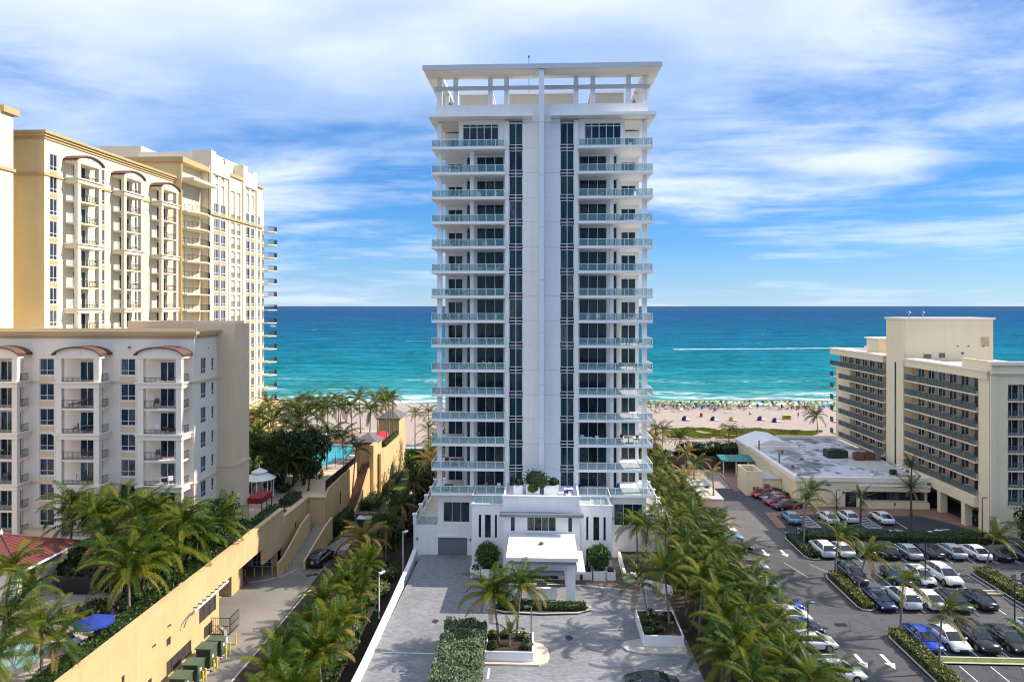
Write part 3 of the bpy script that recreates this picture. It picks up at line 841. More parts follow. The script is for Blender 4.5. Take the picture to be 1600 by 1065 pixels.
# window walls of the balcony bays: real openings
for sg in (-1, 1):
    for (Y, xa, xb, wins) in ((90.5, 4.7, 10.3, None), (93.0, 10.3, 13.15, None)):
        ops = []
        for k in range(15):
            z0 = LV[k] + 0.04
            if Y == 90.5:
                if k: ops += [(5.0, 8.6, z0, z0 + 2.78), (9.35, 9.95, z0, z0 + 2.78)]
            else:
                ops.append((10.75, 12.75, z0, z0 + 2.45))
        F = Fac(0, Y, (1, 0), (0, -1))
        ops2 = [(a, b, c, d) if sg > 0 else (-b, -a, c, d) for a, b, c, d in ops]
        w = MB()
        s0, s1 = (xa, xb) if sg > 0 else (-xb, -xa)
        skin_wall(w, F, s0, s1, 8.2, 55.8, ops2)
        obj('wall', w, M['white'], T)
        for (a, b, c, d) in ops2:
            wd = b - a
            nx = 5 if wd > 4 else 3 if wd > 3 else 2 if wd > 1 else 1
            window(F, a, b, c, d, T, nx, 0.86 if wd > 4 else 0, n=-.12, glass='glass_teal', split=wd > 1, fw=.085)
    # projecting top floor room with a wide window
    Ft = Fac(0, 87.6, (1, 0), (0, -1)); w = MB()
    s0, s1 = (4.72, 10.6) if sg > 0 else (-10.6, -4.72)
    q = (5.5, 10.15, 52.75, 55.6) if sg > 0 else (-10.15, -5.5, 52.75, 55.6)
    skin_wall(w, Ft, s0, s1, 52.46, 56.1, [q]); obj('wall', w, M['white'], T)
    window(Ft, *q, T, 5, .86, n=-.12, glass='glass_teal', split=True, fw=.09)
    xo = 10.6 * sg
    obj('wall', MB().box(xo - sg * .2, xo, 87.61, 90.5, 52.46, 56.1), M['white'], T)
    for j in range(2): window(Fac(xo, 0, (0, 1), (sg, 0)), 88.0 + j * 1.2, 89.0 + j * 1.2, 52.6, 55.4, T, 1, .86, n=.05, glass='glass_teal', fw=.09)
# corner pillars, middle pillars, inner pilasters
for sg in (-1, 1):
    X = lambda a, b: (sg * a, sg * b) if sg > 0 else (-b, -a)
    a, b = X(12.9, 13.5)
    wbox('pillar', a, b, 88.0, 88.6, 8.3, 55.85)
    a, b = X(8.75, 9.25)
    wbox('pillar', a, b, 88.0, 88.5, 8.3, 52.2)
    a, b = X(4.15, 4.7)
    wbox('pilaster', a, b, 87.2, 90.45, 8.25, 55.85)
    # glazed strip between pilaster and central wall
    a, b = X(2.42, 4.13)
    F = Fac(0, 87.55, (1, 0), (0, -1))
    for k in range(15):
        z0 = LV[k] + .36; z1 = (LV[k - 1] - .36) if k else 55.6
        window(F, a, b, z0, z1, T, 2, 0, n=0, glass='glass_teal', split=True, fw=.07, name='strip_window')
        sp = MB().box(a, b, 87.56, 87.7, LV[k] - .36, LV[k] + .36)
        o = obj('spandrel', sp, M['spandrel'], T)
        br = MB()
        for q in (-.02,):
            br.box(a, b, 87.47, 87.555, LV[k] + q - .045, LV[k] + q + .045)
        br.box((a + b) / 2 - .05, (a + b) / 2 + .05, 87.48, 87.553, LV[k] - .36, LV[k] + .36)
        obj('mullion', br, M['frame'], o)
    # central wall panels, with open joints between them
    a, b = X(0.36, 2.4)
    for k in range(-1, 15):
        z1 = (LV[k] if k >= 0 else 55.66 + .6) - .01
        z1 = LV[k - 1] - .01 if k > 0 else (55.6 if k == 0 else 57.0)
        z0 = LV[k] + .01 if k >= 0 else 55.62
        wbox('wall_panel', a, b, 87.3, 87.74, z0, z1)
    # balconies
    a, b = X(4.6, 14.05)
    for k in range(15):
        z = LV[k]
        s = MB().box(a, b, 86.8, 93.2, z - .27, z)
        s.box(a, b, 86.72, 86.8, z - .25, z + .04)
        so = obj('balcony', s, M['white_clean'], T)
        hr = MB()
        hr.box(a, b, 86.74, 86.80, z + .92, z + .97)
        hr.box(a, b, 86.75, 86.79, z + .04, z + .09)
        xo = sg * 14.0
        hr.box(min(xo, xo - sg * .05), max(xo, xo - sg * .05), 86.8, 92.9, z + .92, z + .97)
        n_ = 8
        xi, xe = sg * 4.7, sg * 14.0
        for i in range(n_ + 1):
            x = xi + (xe - xi) * i / n_
            hr.box(x - .03, x + .03, 86.75, 86.80, z, z + .92)
        for i in range(1, 5):
            y = 86.8 + 6.1 * i / 4
            hr.box(xo - sg * .04 - .02, xo - sg * .04 + .02, y - .03, y + .03, z, z + .92)
        obj('handrail', hr, M['white_clean'], so)
        pw = abs(xe - xi) / n_
        for i in range(n_):
            x0 = xi + (xe - xi) * i / n_; x1 = xi + (xe - xi) * (i + 1) / n_
            key = ('gp', sg)
            if key not in WC:
                WC[key] = MB().box(-pw / 2 + .05, pw / 2 - .05, -.008, .008, 0, .84).mesh('glass_panel', M['glass_rail'])
                WC[('gs', sg)] = MB().box(-.008, .008, -6.1 / 8 + .05, 6.1 / 8 - .05, 0, .84).mesh('glass_panel', M['glass_rail'])
            place('glass_panel', WC[key], so, ((x0 + x1) / 2, 86.77, z + .1))
        for i in range(4):
            place('glass_panel', WC[('gs', sg)], so, (xo - sg * .04, 86.8 + 6.1 * (i + .5) / 4, z + .1))
# central fin in stacked pieces
for k in range(8):
    z0 = 9.3 + k * 6.54
    wbox('fin_panel', -.34, .34, 84.9, 87.28, z0 + .015, min(z0 + 6.54 - .015, 61.68), 'fin')
# lower cornice, parapet, roof terrace
for sg in (-1, 1):
    a, b = (1.2, 14.35) if sg > 0 else (-14.35, -1.2)
    wbox('cornice', a, b, 85.9, 112.5, 56.12, 56.5, 'white_clean')
    a, b = (.36, 13.55) if sg > 0 else (-13.55, -.36)
    wbox('parapet', a, b, 87.7, 88.0, 56.52, 58.1, 'white')
    a, b = (13.3, 13.55) if sg > 0 else (-13.55, -13.3)
    wbox('parapet', a, b, 88.01, 112, 56.52, 58.1, 'white')
wbox('roof_deck', -13.28, 13.28, 88.02, 112, 56.0, 56.6, 'membrane')
wbox('penthouse_wall', -11, -6.6, 92, 108, 56.62, 60.7, 'tan_panel')
wbox('penthouse_wall', -4.6, 4.6, 92, 108, 56.62, 60.7, 'tan_panel')
wbox('penthouse_wall', 6.6, 11, 92, 108, 56.62, 60.7, 'tan_panel')
wbox('coping', -11.1, -6.5, 91.9, 108.1, 60.7, 61.0, 'white_clean')
wbox('coping', -4.7, 4.7, 91.9, 108.1, 60.7, 61.0, 'white_clean')
wbox('coping', 6.5, 11.1, 91.9, 108.1, 60.7, 61.0, 'white_clean')
for x0, x1 in ((-13.5, -12.9), (-11.4, -10.8), (-6.9, -6.3), (-4.8, -4.2), (4.15, 4.75), (6.3, 6.9), (10.85, 11.45), (12.95, 13.55)):
    wbox('roof_column', x0, x1, 88.02, 88.62, 56.6, 61.68, 'white')
for x0 in (-13.5, 12.9):
    for y0 in (95, 103, 110.5):
        wbox('roof_column', x0, x0 + .6, y0, y0 + .6, 56.6, 61.68, 'white')
wbox('roof_beam', -13.8, -.36, 87.7, 88.0, 60.0, 60.5, 'white_grey')
wbox('roof_beam', .36, 13.8, 87.7, 88.0, 60.0, 60.5, 'white_grey')
rf = MB()
rf.box(-14.8, 14.8, 84.8, 88.7, 61.7, 62.2); rf.box(-14.8, 14.8, 108, 113, 61.7, 62.2)
rf.box(-14.8, -12.8, 88.7, 108, 61.7, 62.2); rf.box(12.8, 14.8, 88.7, 108, 61.7, 62.2)
obj('roof_slab', rf, M['soffit'], T)
wbox('fascia', -14.86, 14.86, 84.72, 84.8, 61.66, 62.26, 'white_grey')
ant = MB().tube([(-1.7, 93, 61), (-1.7, 93, 66.0)], .035, 5); ant.cone((-1.7, 93), .12, .12, 66.0, 66.25, 6)
obj('antenna', ant, M['chain_dark'], T)
for x in (-11.9, 12.0):
    l_ = MB().tube([(x, 88.9, 60.0), (x, 88.9, 58.9)], .03, 5); l_.cone((x, 88.9), .28, .1, 58.5, 58.9, 8)
    obj('floodlight', l_, M['grey_mid'], T)
# podium
pod = MB()
pod.box(-13.4, -8.4, 88.25, 93.29, -1, 8.0); pod.box(8.4, 13.4, 88.25, 93.29, -1, 8.0)
pod.box(-8.38, -4.5, 82.25, 93.28, -1, 8.02); pod.box(4.5, 8.38, 82.25, 93.28, -1, 8.02)
pod.box(-4.48, 4.48, 80.75, 93.27, -1, 9.2)
obj('podium_core', pod, M['white'], T)
wings = [
    (88.0, -13.4, -8.4, -.1, 8.02, [(-12.7, -9.3, 4.25, 6.85), (-13.39, -9.6, -.05, 2.25)]),
    (88.0, -16.6, -13.4, -1, 3.86, [(-15.5, -13.41, -.05, 2.25)]),
    (88.0, 8.4, 13.4, -.1, 8.02, [(9.3, 12.9, 4.1, 6.85)]),
    (88.0, 13.4, 16.6, -1, 3.86, []),
    (82.0, -8.4, -4.5, -.1, 8.32, [(-7.55, -7.25, 4.35, 7.1), (-6.8, -6.1, 4.35, 7.1), (-5.6, -5.35, 4.35, 7.1)]),
    (82.0, 4.5, 8.4, -.1, 8.32, [(5.35, 5.62, 4.2, 7.0), (6.2, 6.9, 4.2, 7.0), (7.4, 7.68, 4.2, 7.0), (5.35, 5.62, .3, 3.2)]),
    (80.5, -4.5, 4.5, -.1, 9.75, [(-3.6, -3.15, 5.7, 7.95), (-1.7, 1.7, 5.7, 7.95), (3.15, 3.6, 5.7, 7.95), (-2.0, 2.0, 0.02, 3.0)]),
]
for Y, a, b, z0, z1, ops in wings:
    F = Fac(0, Y, (1, 0), (0, -1)); w = MB()
    skin_wall(w, F, a, b, z0, z1, ops)
    obj('wall', w, M['white'], T)
    for q in ops:
        if q[2] < 0: continue
        wd = q[1] - q[0]
        window(F, *q, T, 4 if wd > 3.3 and Y < 81 else 3 if wd > 3 else 1, .82 if wd > 3.3 and Y < 81 else 0, glass='glass_teal' if Y > 87 else 'glass_dark', split=wd > 3, fw=.05, frame='frame' if wd > 1 else 'frame_dark')
pc = MB()
for x in (-8.4, 8.4):
    s_ = 1 if x > 0 else -1
    pc.box(x - .25 if s_ > 0 else x, x if s_ > 0 else x + .25, 82.03, 88.0, -1, 8.31)
for x in (-4.5, 4.5):
    s_ = 1 if x > 0 else -1
    pc.box(x - .2 if s_ > 0 else x, x if s_ > 0 else x + .2, 80.53, 88.0, -1, 9.74)
obj('side_wall', pc, M['white'], T)
wbox('coping', -4.62, 4.62, 80.38, 80.72, 9.75, 9.87, 'white_clean')
wbox('coping', -8.5, -4.52, 81.9, 82.25, 8.32, 8.4, 'white_clean')
wbox('coping', 4.52, 8.5, 81.9, 82.25, 8.32, 8.4, 'white_clean')
wbox('entrance_blade', -4.9, 4.9, 79.5, 80.42, 7.62, 7.95, 'grey_metal')
# garage door of horizontal slats in a pale frame
gd = wbox('garage_door', -15.5, -9.6, 88.22, 88.3, -.05, 2.25, 'frame_dark')
for k in range(10):
    obj('slat', MB().box(-15.42, -9.68, 88.17, 88.21, .02 + k * .22, .21 + k * .22), M['grey_metal'], gd)
wbox('door_light', -13.6, -11.2, 87.85, 87.98, 2.32, 2.5, 'white_clean')
for x in (-16.1, -9.2): wbox('wall_lamp', x - .1, x + .1, 87.85, 87.99, 1.9, 2.2, 'grey_mid')
# side terraces with stepped posts and glass
for sg in (-1, 1):
    a, b = (13.4, 16.6) if sg > 0 else (-16.6, -13.4)
    wbox('terrace', a, b, 88.02, 112, -1.0, 3.8, 'white')
    wbox('terrace_floor', a + .3, b - .3, 88.3, 112, 3.8, 3.88, 'tan_panel')
    xo = sg * 16.45
    for i in range(6):
        y = 88.2 + i * 4.4
        tp = wbox('terrace_post', xo - .22, xo + .22, y - .2, y + .25, 3.8, 5.1 + .0 * i)
        obj('cap', MB().box(xo - .3, xo + .3, y - .28, y + .33, 5.1, 5.25), M['white_clean'], tp)
        if i < 5:
            for j in range(3):
                y0 = y + .3 + j * 1.28
                obj('glass_panel', MB().box(xo - .01, xo + .01, y0 + .03, y0 + 1.22, 3.95, 4.95), M['glass_rail'], T)
            obj('handrail', MB().box(xo - .03, xo + .03, y + .25, y + 4.2, 4.96, 5.02), M['white_clean'], T)
    x0, x1 = (13.45, 16.2) if sg > 0 else (-16.2, -13.45)
    for j in range(2):
        xm = x0 + (x1 - x0) * j / 2
        obj('glass_panel', MB().box(xm + .03, xm + (x1 - x0) / 2 - .03, 88.12, 88.14, 3.95, 4.95), M['glass_rail'], T)
    obj('handrail', MB().box(x0, x1, 88.1, 88.16, 4.96, 5.02), M['white_clean'], T)
    # railing round the projecting terrace
    x0, x1 = (4.7, 8.3) if sg > 0 else (-8.3, -4.7)
    for j in range(3):
        xa = x0 + (x1 - x0) * j / 3
        obj('glass_panel', MB().box(xa + .03, xa + 1.17, 82.1, 82.12, 8.45, 9.35), M['glass_rail'], T)
    obj('handrail', MB().box(x0, x1, 82.08, 82.14, 9.36, 9.42), M['white_clean'], T)
    xs_ = sg * 8.3
    for j in range(3):
        obj('glass_panel', MB().box(xs_ - .01, xs_ + .01, 82.2 + j * 1.5, 83.6 + j * 1.5, 8.45, 9.35), M['glass_rail'], T)
    obj('handrail', MB().box(xs_ - .03, xs_ + .03, 82.15, 86.7, 9.36, 9.42), M['white_clean'], T)
# canopy over the drive
wbox('canopy_roof', -3.78, 3.88, 72.45, 80.4, 5.12, 5.5, 'membrane')
wbox('canopy_fascia', -3.6, 3.7, 72.7, 80.38, 4.72, 5.1, 'grey_metal')
for x0, x1 in ((-3.5, -2.6), (2.7, 3.66)):
    wbox('canopy_pier', x0, x1, 73.8, 74.5, 0, 4.7, 'white')
    wbox('canopy_pier', x0, x1, 78.7, 79.3, 0, 4.7, 'white')
wbox('canopy_beam', -2.58, 2.68, 73.82, 74.4, 3.35, 4.7, 'white')
wbox('canopy_blade', -2.45, 2.5, 73.1, 73.78, 3.4, 3.7, 'grey_metal')
wbox('canopy_ceiling', -3.4, 3.5, 74.52, 79.5, 4.5, 4.7, 'soffit')
wbox('side_canopy', 3.9, 4.75, 73.9, 80.36, 3.3, 3.55, 'membrane')
wbox('low_wall', -1.6, 1.7, 75.0, 75.4, 0, 1.25, 'white')
vt = MB().cone((0.0, 76.6), .22, .22, 5.5, 5.68, 8); vt.cone((0, 76.6), .30, .05, 5.68, 5.82, 8)
obj('roof_vent', vt, M['brown_wood'], T)
# low planter wall by the right of the forecourt
# ------------------------------------------------------------------ left: cream condominium near the camera
def arch_roof(mb, F, s0, s1, n0, n1, z0, rise, th=.14, seg=12):
    """segmental vault over s0..s1 running from n0 to n1"""
    P = []
    for i in range(seg + 1):
        a = -1 + 2 * i / seg
        P.append((s0 + (s1 - s0) * i / seg, z0 + rise * math.sqrt(max(0, 1 - a * a * .92)) - rise * math.sqrt(.08)))
    for (a, b), (c, d) in zip(P, P[1:]):
        F.quad(mb, [(a, n1, b), (c, n1, d), (c, n0, d), (a, n0, b)])
        F.quad(mb, [(a, n1, b - th), (c, n1, d - th), (c, n0, d - th), (a, n0, b - th)])
        F.quad(mb, [(a, n1, b - th), (c, n1, d - th), (c, n1, d), (a, n1, b)])
    return P
def bay(F, parent, s0, s1, n0, n1, levels, fh, top, wallm, colm, slabm, roofm, two=True, cw=.62, glass='glass_teal', rail_gap=.14, ledge_every=2):
    """projecting stack of balconies: columns, ledges, railings, glazed doors, vaulted roof"""
    zb, zt = levels[0], top
    dep = n1 - n0
    wallr = MB()
    # recessed back wall with the door opening
    ops = [(s0 + (s1 - s0) * .30, s1 - cw - .25, z + .05, z + fh * .80) for z in levels]
    for q in ops:
        window(F, *q, parent, 3 if q[1] - q[0] > 2.2 else 2, 0, n=n0 + .06, glass=glass, split=False, name='balcony_door', fw=.09)
    for x in (s0, s1 - cw):
        c = MB(); F.box(c, x, x + cw, n1 - .5, n1, zb - .3, zt)
        obj('column', c, M[colm], parent)
    nl = len(levels)
    for i, z in enumerate(levels):
        b = MB()
        heavy = (nl - 1 - i) % ledge_every == 0
        if heavy:
            F.box(b, s0 - .12, s1 + .12, n0 + .003, n1 + .12, z - .55, z - .02)
            F.box(b, s0 - .28, s1 + .28, n0 + .003, n1 + .28, z - .02, z + .16)
        else:
            F.box(b, s0 + .05, s1 - .05, n0 + .003, n1 - .08, z - .16, z + .04)
        so = obj('ledge' if heavy else 'balcony_slab', b, M[slabm], parent)
        bar_rail(F, s0 + cw, s1 - cw, n1 - .2, z + .1, so, h=.9 if not heavy else .55, gap=rail_gap)
    # sides: short railings between column and wall
    SF = Fac(*F.P(s1, n0, 0)[:2], F.nv, F.sv)
    for i, z in enumerate(levels):
        bar_rail(SF, .15, dep - .55, -.12, z + .1, parent, h=.9, gap=rail_gap)
    # gable and vault
    g = MB()
    P = arch_roof(g, F, s0 - .35, s1 + .35, n0, n1 + .35, zt + .05, (s1 - s0) * .24, th=.16)
    rf_ = obj('vaulted_roof', g, M[roofm], parent)
    gb = MB()
    pts = [(s0 - .1, n1 + .05, zt - .45)] + [(max(s0 - .1, min(s1 + .1, a)), n1 + .05, b - .16) for a, b in P] + [(s1 + .1, n1 + .05, zt - .45)]
    F.quad(gb, pts)
    F.quad(gb, [(a, n0 + .01, c) for a, b, c in pts])
    F.box(gb, s0 - .1, s1 + .1, n0 + .02, n1 + .04, zt - .45, zt)
    F.box(gb, (s0 + s1) / 2 - .35, (s0 + s1) / 2 + .35, n1 + .05, n1 + .09, zt + .05, zt + .65)
    obj('gable', gb, M[colm], rf_)

B_ = thing('condominium', 'seven storey pale cream condominium with vaulted balcony bays, nearest building on the left', 'apartment building', (-60, 84, DK))
FB = Fac(0, 77.4, (1, 0), (0, -1))
FHB = 2.93
LB = [24.15 - FHB * k for k in range(8)][::-1]       # window sills seen from below upwards
body = MB().box(-110, -40.46, 77.66, 90, -1, 28.6)
body.box(-110, -38.0, 82.95, 87.2, -1, 28.2)
obj('core', body, M['palecream'], B_)
ops = []
for cx in (-57.8, -48.05, -67.4, -77.0):
    for z in LB: ops.append((cx - .87, cx + .87, z, z + 1.93))
w = MB(); skin_wall(w, FB, -110, -40.2, DK - .5, 28.6, ops); obj('wall', w, M['palecream'], B_)
for q in ops:
    window(FB, *q, B_, 2, .28, n=-.12, glass='glass_blue', split=True, fw=.06)
    if q[0] > -62:
        sp = MB(); FB.box(sp, q[0] + .02, q[1] - .02, .003, .04, q[2] - .72, q[2] - .12); obj('spandrel_panel', sp, M['tan'], B_)
# side wall towards the tower
FBs = Fac(-40.2, 0, (0, 1), (1, 0))
ops = [(79.0, 80.3, z, z + 1.93) for z in LB] + [(81.6, 82.25, z + .2, z + 1.7) for z in LB]
w = MB(); skin_wall(w, FBs, 77.4, 82.95, DK - .5, 28.6, ops); obj('wall', w, M['palecream'], B_)
for q in ops: window(FBs, *q, B_, 2 if q[1] - q[0] > 1 else 1, .28, n=-.12, glass='glass_blue', split=False, fw=.06)
obj('wall', MB().box(-40.18, -37.98, 82.93, 87.22, DK - 1, 28.9), M['tan'], B_)
for z in (12.55, 19.5):
    pass
obj('belt_course', MB().box(-40.19, -37.85, 82.8, 87.35, 12.3, 12.6), M['tan'], B_)
for lv in (LB[-1] - .85, LB[3] - .85):
    b = MB(); b.box(-110, -40.1, 77.25, 77.395, lv, lv + .18); b.box(-40.195, -40.02, 77.396, 82.9, lv, lv + .18)
    obj('belt_course', b, M['tan'], B_)
def cornice(parent, x0, x1, y0, y1, z, m='trim', out=.5, side='f'):
    for i, (o_, a, b_) in enumerate(((.12, 0, .30), (out * .6, .30, .50), (out, .50, .82))):
        obj('cornice', MB().box(x0 - o_, x1 + o_, y0 - o_, y1, z + a, z + b_), M['tan' if i == 1 else m], parent)
cornice(B_, -110, -40.2, 77.4, 84, 28.45, 'trim')
obj('parapet', MB().box(-110, -40.1, 77.9, 78.1, 29.27, 29.6), M['tan'], B_)
obj('penthouse', MB().box(-52.5, -38.6, 84.5, 87.1, 28.2, 30.3), M['tan'], B_)
obj('penthouse_wall', MB().box(-43.0, -37.99, 83.2, 87.19, 28.2, 30.0), M['tan'], B_)
obj('terrace_band', MB().box(-110, -39.9, 76.2, 77.39, DK - .3, 6.3), M['tan'], B_)
for s0 in (-45.65, -55.2, -64.8, -74.4):
    bay(FB, B_, s0, s0 + 5.0, .01, 2.0, [z - .72 for z in LB], FHB, 26.7, 'palecream', 'palecream', 'palecream', 'roof_brown', ledge_every=2)
    if s0 > -62:
        l_ = MB().cone((s0 + 7.4, 77.2), .16, .1, 27.3, 27.55, 8); obj('wall_lamp', l_, M['grey_mid'], B_)

# ------------------------------------------------------------------ left: tall golden condominium
A_ = thing('condominium', 'tall golden yellow condominium wing with three vaulted balcony stacks, behind the nearest building', 'apartment building', (-70, 105, DK))
FA = Fac(-65.8, 0, (0, 1), (1, 0))
FHA = 3.0
LA = [50.45 - FHA * k for k in range(15)][::-1]
obj('core', MB().box(-78, -66.06, 87.96, 119.6, -1, 54.4), M['yellow'], A_)
cols = [(88.75, 90.15, 2), (97.95, 98.75, 1), (99.2, 100.2, 2), (107.9, 108.5, 1), (109.0, 110.2, 2)]
ops = [(a, b, z, z + 2.2) for a, b, _ in cols for z in LA]
w = MB(); skin_wall(w, FA, 87.7, 119.6, DK, 54.4, ops); obj('wall', w, M['cream'], A_)
for (a, b, nx) in cols:
    for z in LA:
        if z < 17: continue
        window(FA, a, b, z, z + 2.2, A_, nx, .25, n=-.12, glass='glass_blue', split=False, fw=.07)
        if z < 49: 
            sp = MB(); FA.box(sp, a + .03, b - .03, .003, .04, z + 2.35, z + 2.9); obj('spandrel_panel', sp, M['trim'], A_)
obj('wall', MB().box(-78, -65.82, 87.7, 87.95, DK, 54.4), M['yellow'], A_)
for z in (49.75,):
    obj('belt_course', MB().box(-78, -65.65, 87.5, 119.5, z - .2, z + .12), M['trim'], A_)
for i, (o_, a, b_) in enumerate(((.15, 0, .35), (.35, .35, .65), (.6, .65, 1.0))):
    obj('cornice', MB().box(-78, -65.8 + o_, 87.7 - o_, 119.6, 54.4 + a, 54.4 + b_), M['trim' if i != 1 else 'yellow'], A_)
for y0, y1 in ((91.5, 96.6), (102.0, 107.0), (112.3, 117.6)):
    bay(FA, A_, y0, y1, .01, 1.9, [z - .7 for z in LA if z > 14], FHA, 52.4, 'cream', 'cream', 'cream', 'roof_brown', cw=.6, glass='glass_dark', rail_gap=.2, ledge_every=3)
# taller block at the left edge
D_ = thing('apartment_block', 'taller cream end block cut by the left edge of the picture', 'apartment building', (-74, 78, DK))
obj('wall', MB().box(-90, -67.1, 70, 84.0, -1, 56.4), M['cream'], D_)
obj('wall', MB().box(-90, -71.0, 84.02, 87.6, -1, 49.2), M['cream'], D_)
obj('wall', MB().box(-90, -69.5, 74, 84.5, 56.4, 61.0), M['cream'], D_)
obj('cornice', MB().box(-90, -66.7, 82, 84.6, 56.4, 57.2), M['trim'], D_)
obj('belt_course', MB().box(-90, -66.9, 69.9, 84.2, 49.2, 49.6), M['trim'], D_)

# ------------------------------------------------------------------ left: farthest cream tower by the beach
C_ = thing('condominium', 'farthest cream high-rise on the left with curved balconies and twin crowned turrets', 'apartment building', (-70, 135, DK))
FC = Fac(-64, 0, (0, 1), (1, 0))
LC = [50.1 - FHA * k for k in range(15)][::-1]
obj('core', MB().box(-90, -65.6, 119.9, 154, -1, 58.0), M['cream'], C_)
obj('core', MB().box(-66, -64.26, 129.2, 154, -1, 58.0), M['cream'], C_)
obj('wall', MB().box(-90, -64.4, 119.62, 119.88, DK, 58.0), M['yellow'], C_)
colsC = [(131.0, 133.0, 3), (133.9, 135.9, 3), (145.3, 147.1, 3), (147.9, 149.7, 3), (151.6, 152.8, 2)]
ops = [(a, b, z, z + 2.3) for a, b, _ in colsC for z in LC]
top_ops = [(131.4, 132.7, 52.2, 56.2), (134.0, 135.3, 52.2, 56.2), (145.6, 146.9, 52.6, 56.6), (148.1, 149.4, 52.6, 56.6), (131.4, 132.7, 57.0, 58.6), (134.0, 135.3, 57.0, 58.6), (145.6, 146.9, 57.2, 58.6), (148.1, 149.4, 57.2, 58.6)]
bops = [(138.3, 140.0, z, z + 2.4) for z in LC if z < 50] + [(141.0, 142.7, z, z + 2.4) for z in LC if z < 50] + [(138.3, 140.0, 50.2, 56), (141.0, 142.7, 50.2, 56)]
w = MB(); skin_wall(w, FC, 129.0, 154.0, DK, 59.4, ops + [o for o in top_ops] + bops, depth=.5)
obj('wall', w, M['cream'], C_)
for (a, b, nx) in colsC:
    for z in LC:
        if z < 8: continue
        window(FC, a, b, z, z + 2.3, C_, nx, .25, n=-.12, glass='glass_blue', fw=.09)
        if z < 49:
            sp = MB(); FC.box(sp, a + .03, b - .03, .003, .04, z - .58, z - .08); obj('spandrel_panel', sp, M['trim'], C_)
for q in top_ops[:4]:
    window(FC, *q, C_, 2, .5, n=-.3, glass='glass_dark', fw=.12, frame='frame')
for (a, b, z0, z1) in bops:
    bk = MB(); FC.box(bk, a, b, -.5, -.46, z0, z1); obj('recess', bk, M['hotel_rec'], C_)
    if z0 > 6: bar_rail(FC, a, b, -.1, z0, C_, h=1.0, gap=.25, bw=.04)
# crown turrets
for y0, y1, zt in ((129.2, 137.4, 62.4), (143.6, 150.8, 62.4)):
    b = MB(); ym = (y0 + y1) / 2
    FC.box(b, y0, y1, -4, .25, 58.0, 60.6); FC.box(b, y0 + .2, y0 + 2.2, -3.5, .2, 60.6, zt); FC.box(b, y1 - 2.2, y1 - .2, -3.5, .2, 60.6, zt - .5)
    FC.box(b, ym - 1.6, ym + 1.6, -1, .1, 60.6, 61.4)
    obj('turret', b, M['cream'], C_)
    for s in (y0 - .1, y1 - .5):
        c = MB(); FC.box(c, s, s + .6, .01, .3, 50.3, 58.0); obj('pilaster', c, M['cream'], C_)
    for s in (y0 - .1, ym - .3, y1 - .5):
        c = MB(); FC.box(c, s, s + .5, .01, .14, DK, 50.1); obj('pilaster', c, M['cream'], C_)
c = MB(); FC.box(c, 129, 154, .005, .35, 50.0 - .1, 50.35); obj('belt_course', c, M['trim'], C_)
c = MB(); FC.box(c, 137.5, 143.5, -.3, .3, 58.9, 59.6); obj('cornice', c, M['trim'], C_)
c = MB(); FC.box(c, 150.9, 154.2, -6, .4, 59.0, 59.5); obj('cornice', c, M['trim'], C_)
obj('cornice', MB().box(-90, -64.0, 119.3, 128.9, 58.0, 58.9), M['trim'], C_)
obj('penthouse', MB().box(-89, -80.5, 134, 150, 58, 64.4), M['cream'], C_)
obj('penthouse', MB().box(-80.4, -66, 133, 150, 58, 62.9), M['palecream'], C_)
# curved corner balconies
w = MB(); FC2 = Fac(-65.6, 0, (0, 1), (1, 0))
dops = [(a, a + 2.5, z + .1, z + 2.6) for z in [l - .7 for l in LC] for a in (120.2, 123.0, 126.0)]
skin_wall(w, FC2, 119.9, 129.0, DK, 58, dops, depth=.2); obj('wall', w, M['cream'], C_)
for q in dops:
    if q[2] > 8: window(FC2, *q, C_, 2, 0, n=-.1, glass='glass_dark', fw=.08, name='balcony_door')
def cbalc(y0, y1, z, x0, dep, parent):
    P = []
    for i in range(9):
        t_ = i / 8
        P.append((x0 + dep * (.62 + .38 * math.sin(PI * t_)), y0 + (y1 - y0) * t_))
    poly = [(x0, y1), (x0, y0)] + P
    s = obj('balcony_slab', MB().prism(poly, z - .25, z), M['cream'], parent)
    r_ = MB()
    for (a, b), (c, d) in zip(P, P[1:]):
        r_.tube([(a, b, z + 1.05), (c, d, z + 1.05)], .035, 4)
        for k in range(4):
            x = a + (c - a) * k / 4; y = b + (d - b) * k / 4
            r_.box(x - .02, x + .02, y - .02, y + .02, z, z + 1.05)
    for i in range(4):
        x = x0 + (P[0][0] - x0) * i / 4
        r_.box(x - .02, x + .02, y0 + .02, y0 + .06, z, z + 1.05)
    r_.tube([(x0, y0 + .04, z + 1.05), (P[0][0], y0 + .04, z + 1.05)], .035, 4)
    obj('railing', r_, M['frame_dark'], s)
for z in [l - .7 for l in LC]:
    if z < 8: continue
    cbalc(119.95, 128.6, z, -65.58, 3.2, C_)
    cbalc(154.02, 157.6, z, -64.6, 3.2, C_)
obj('canopy_slab', MB().box(-65.5, -62.2, 119.9, 128.8, 54.8, 55.3), M['cream'], C_)
obj('wall', MB().box(-90, -65, 154.02, 157.4, DK - 6, 56.8), M['cream'], C_)
obj('annex', MB().box(-66, -60, 140, 156, 1, 10.2), M['yellow'], C_)

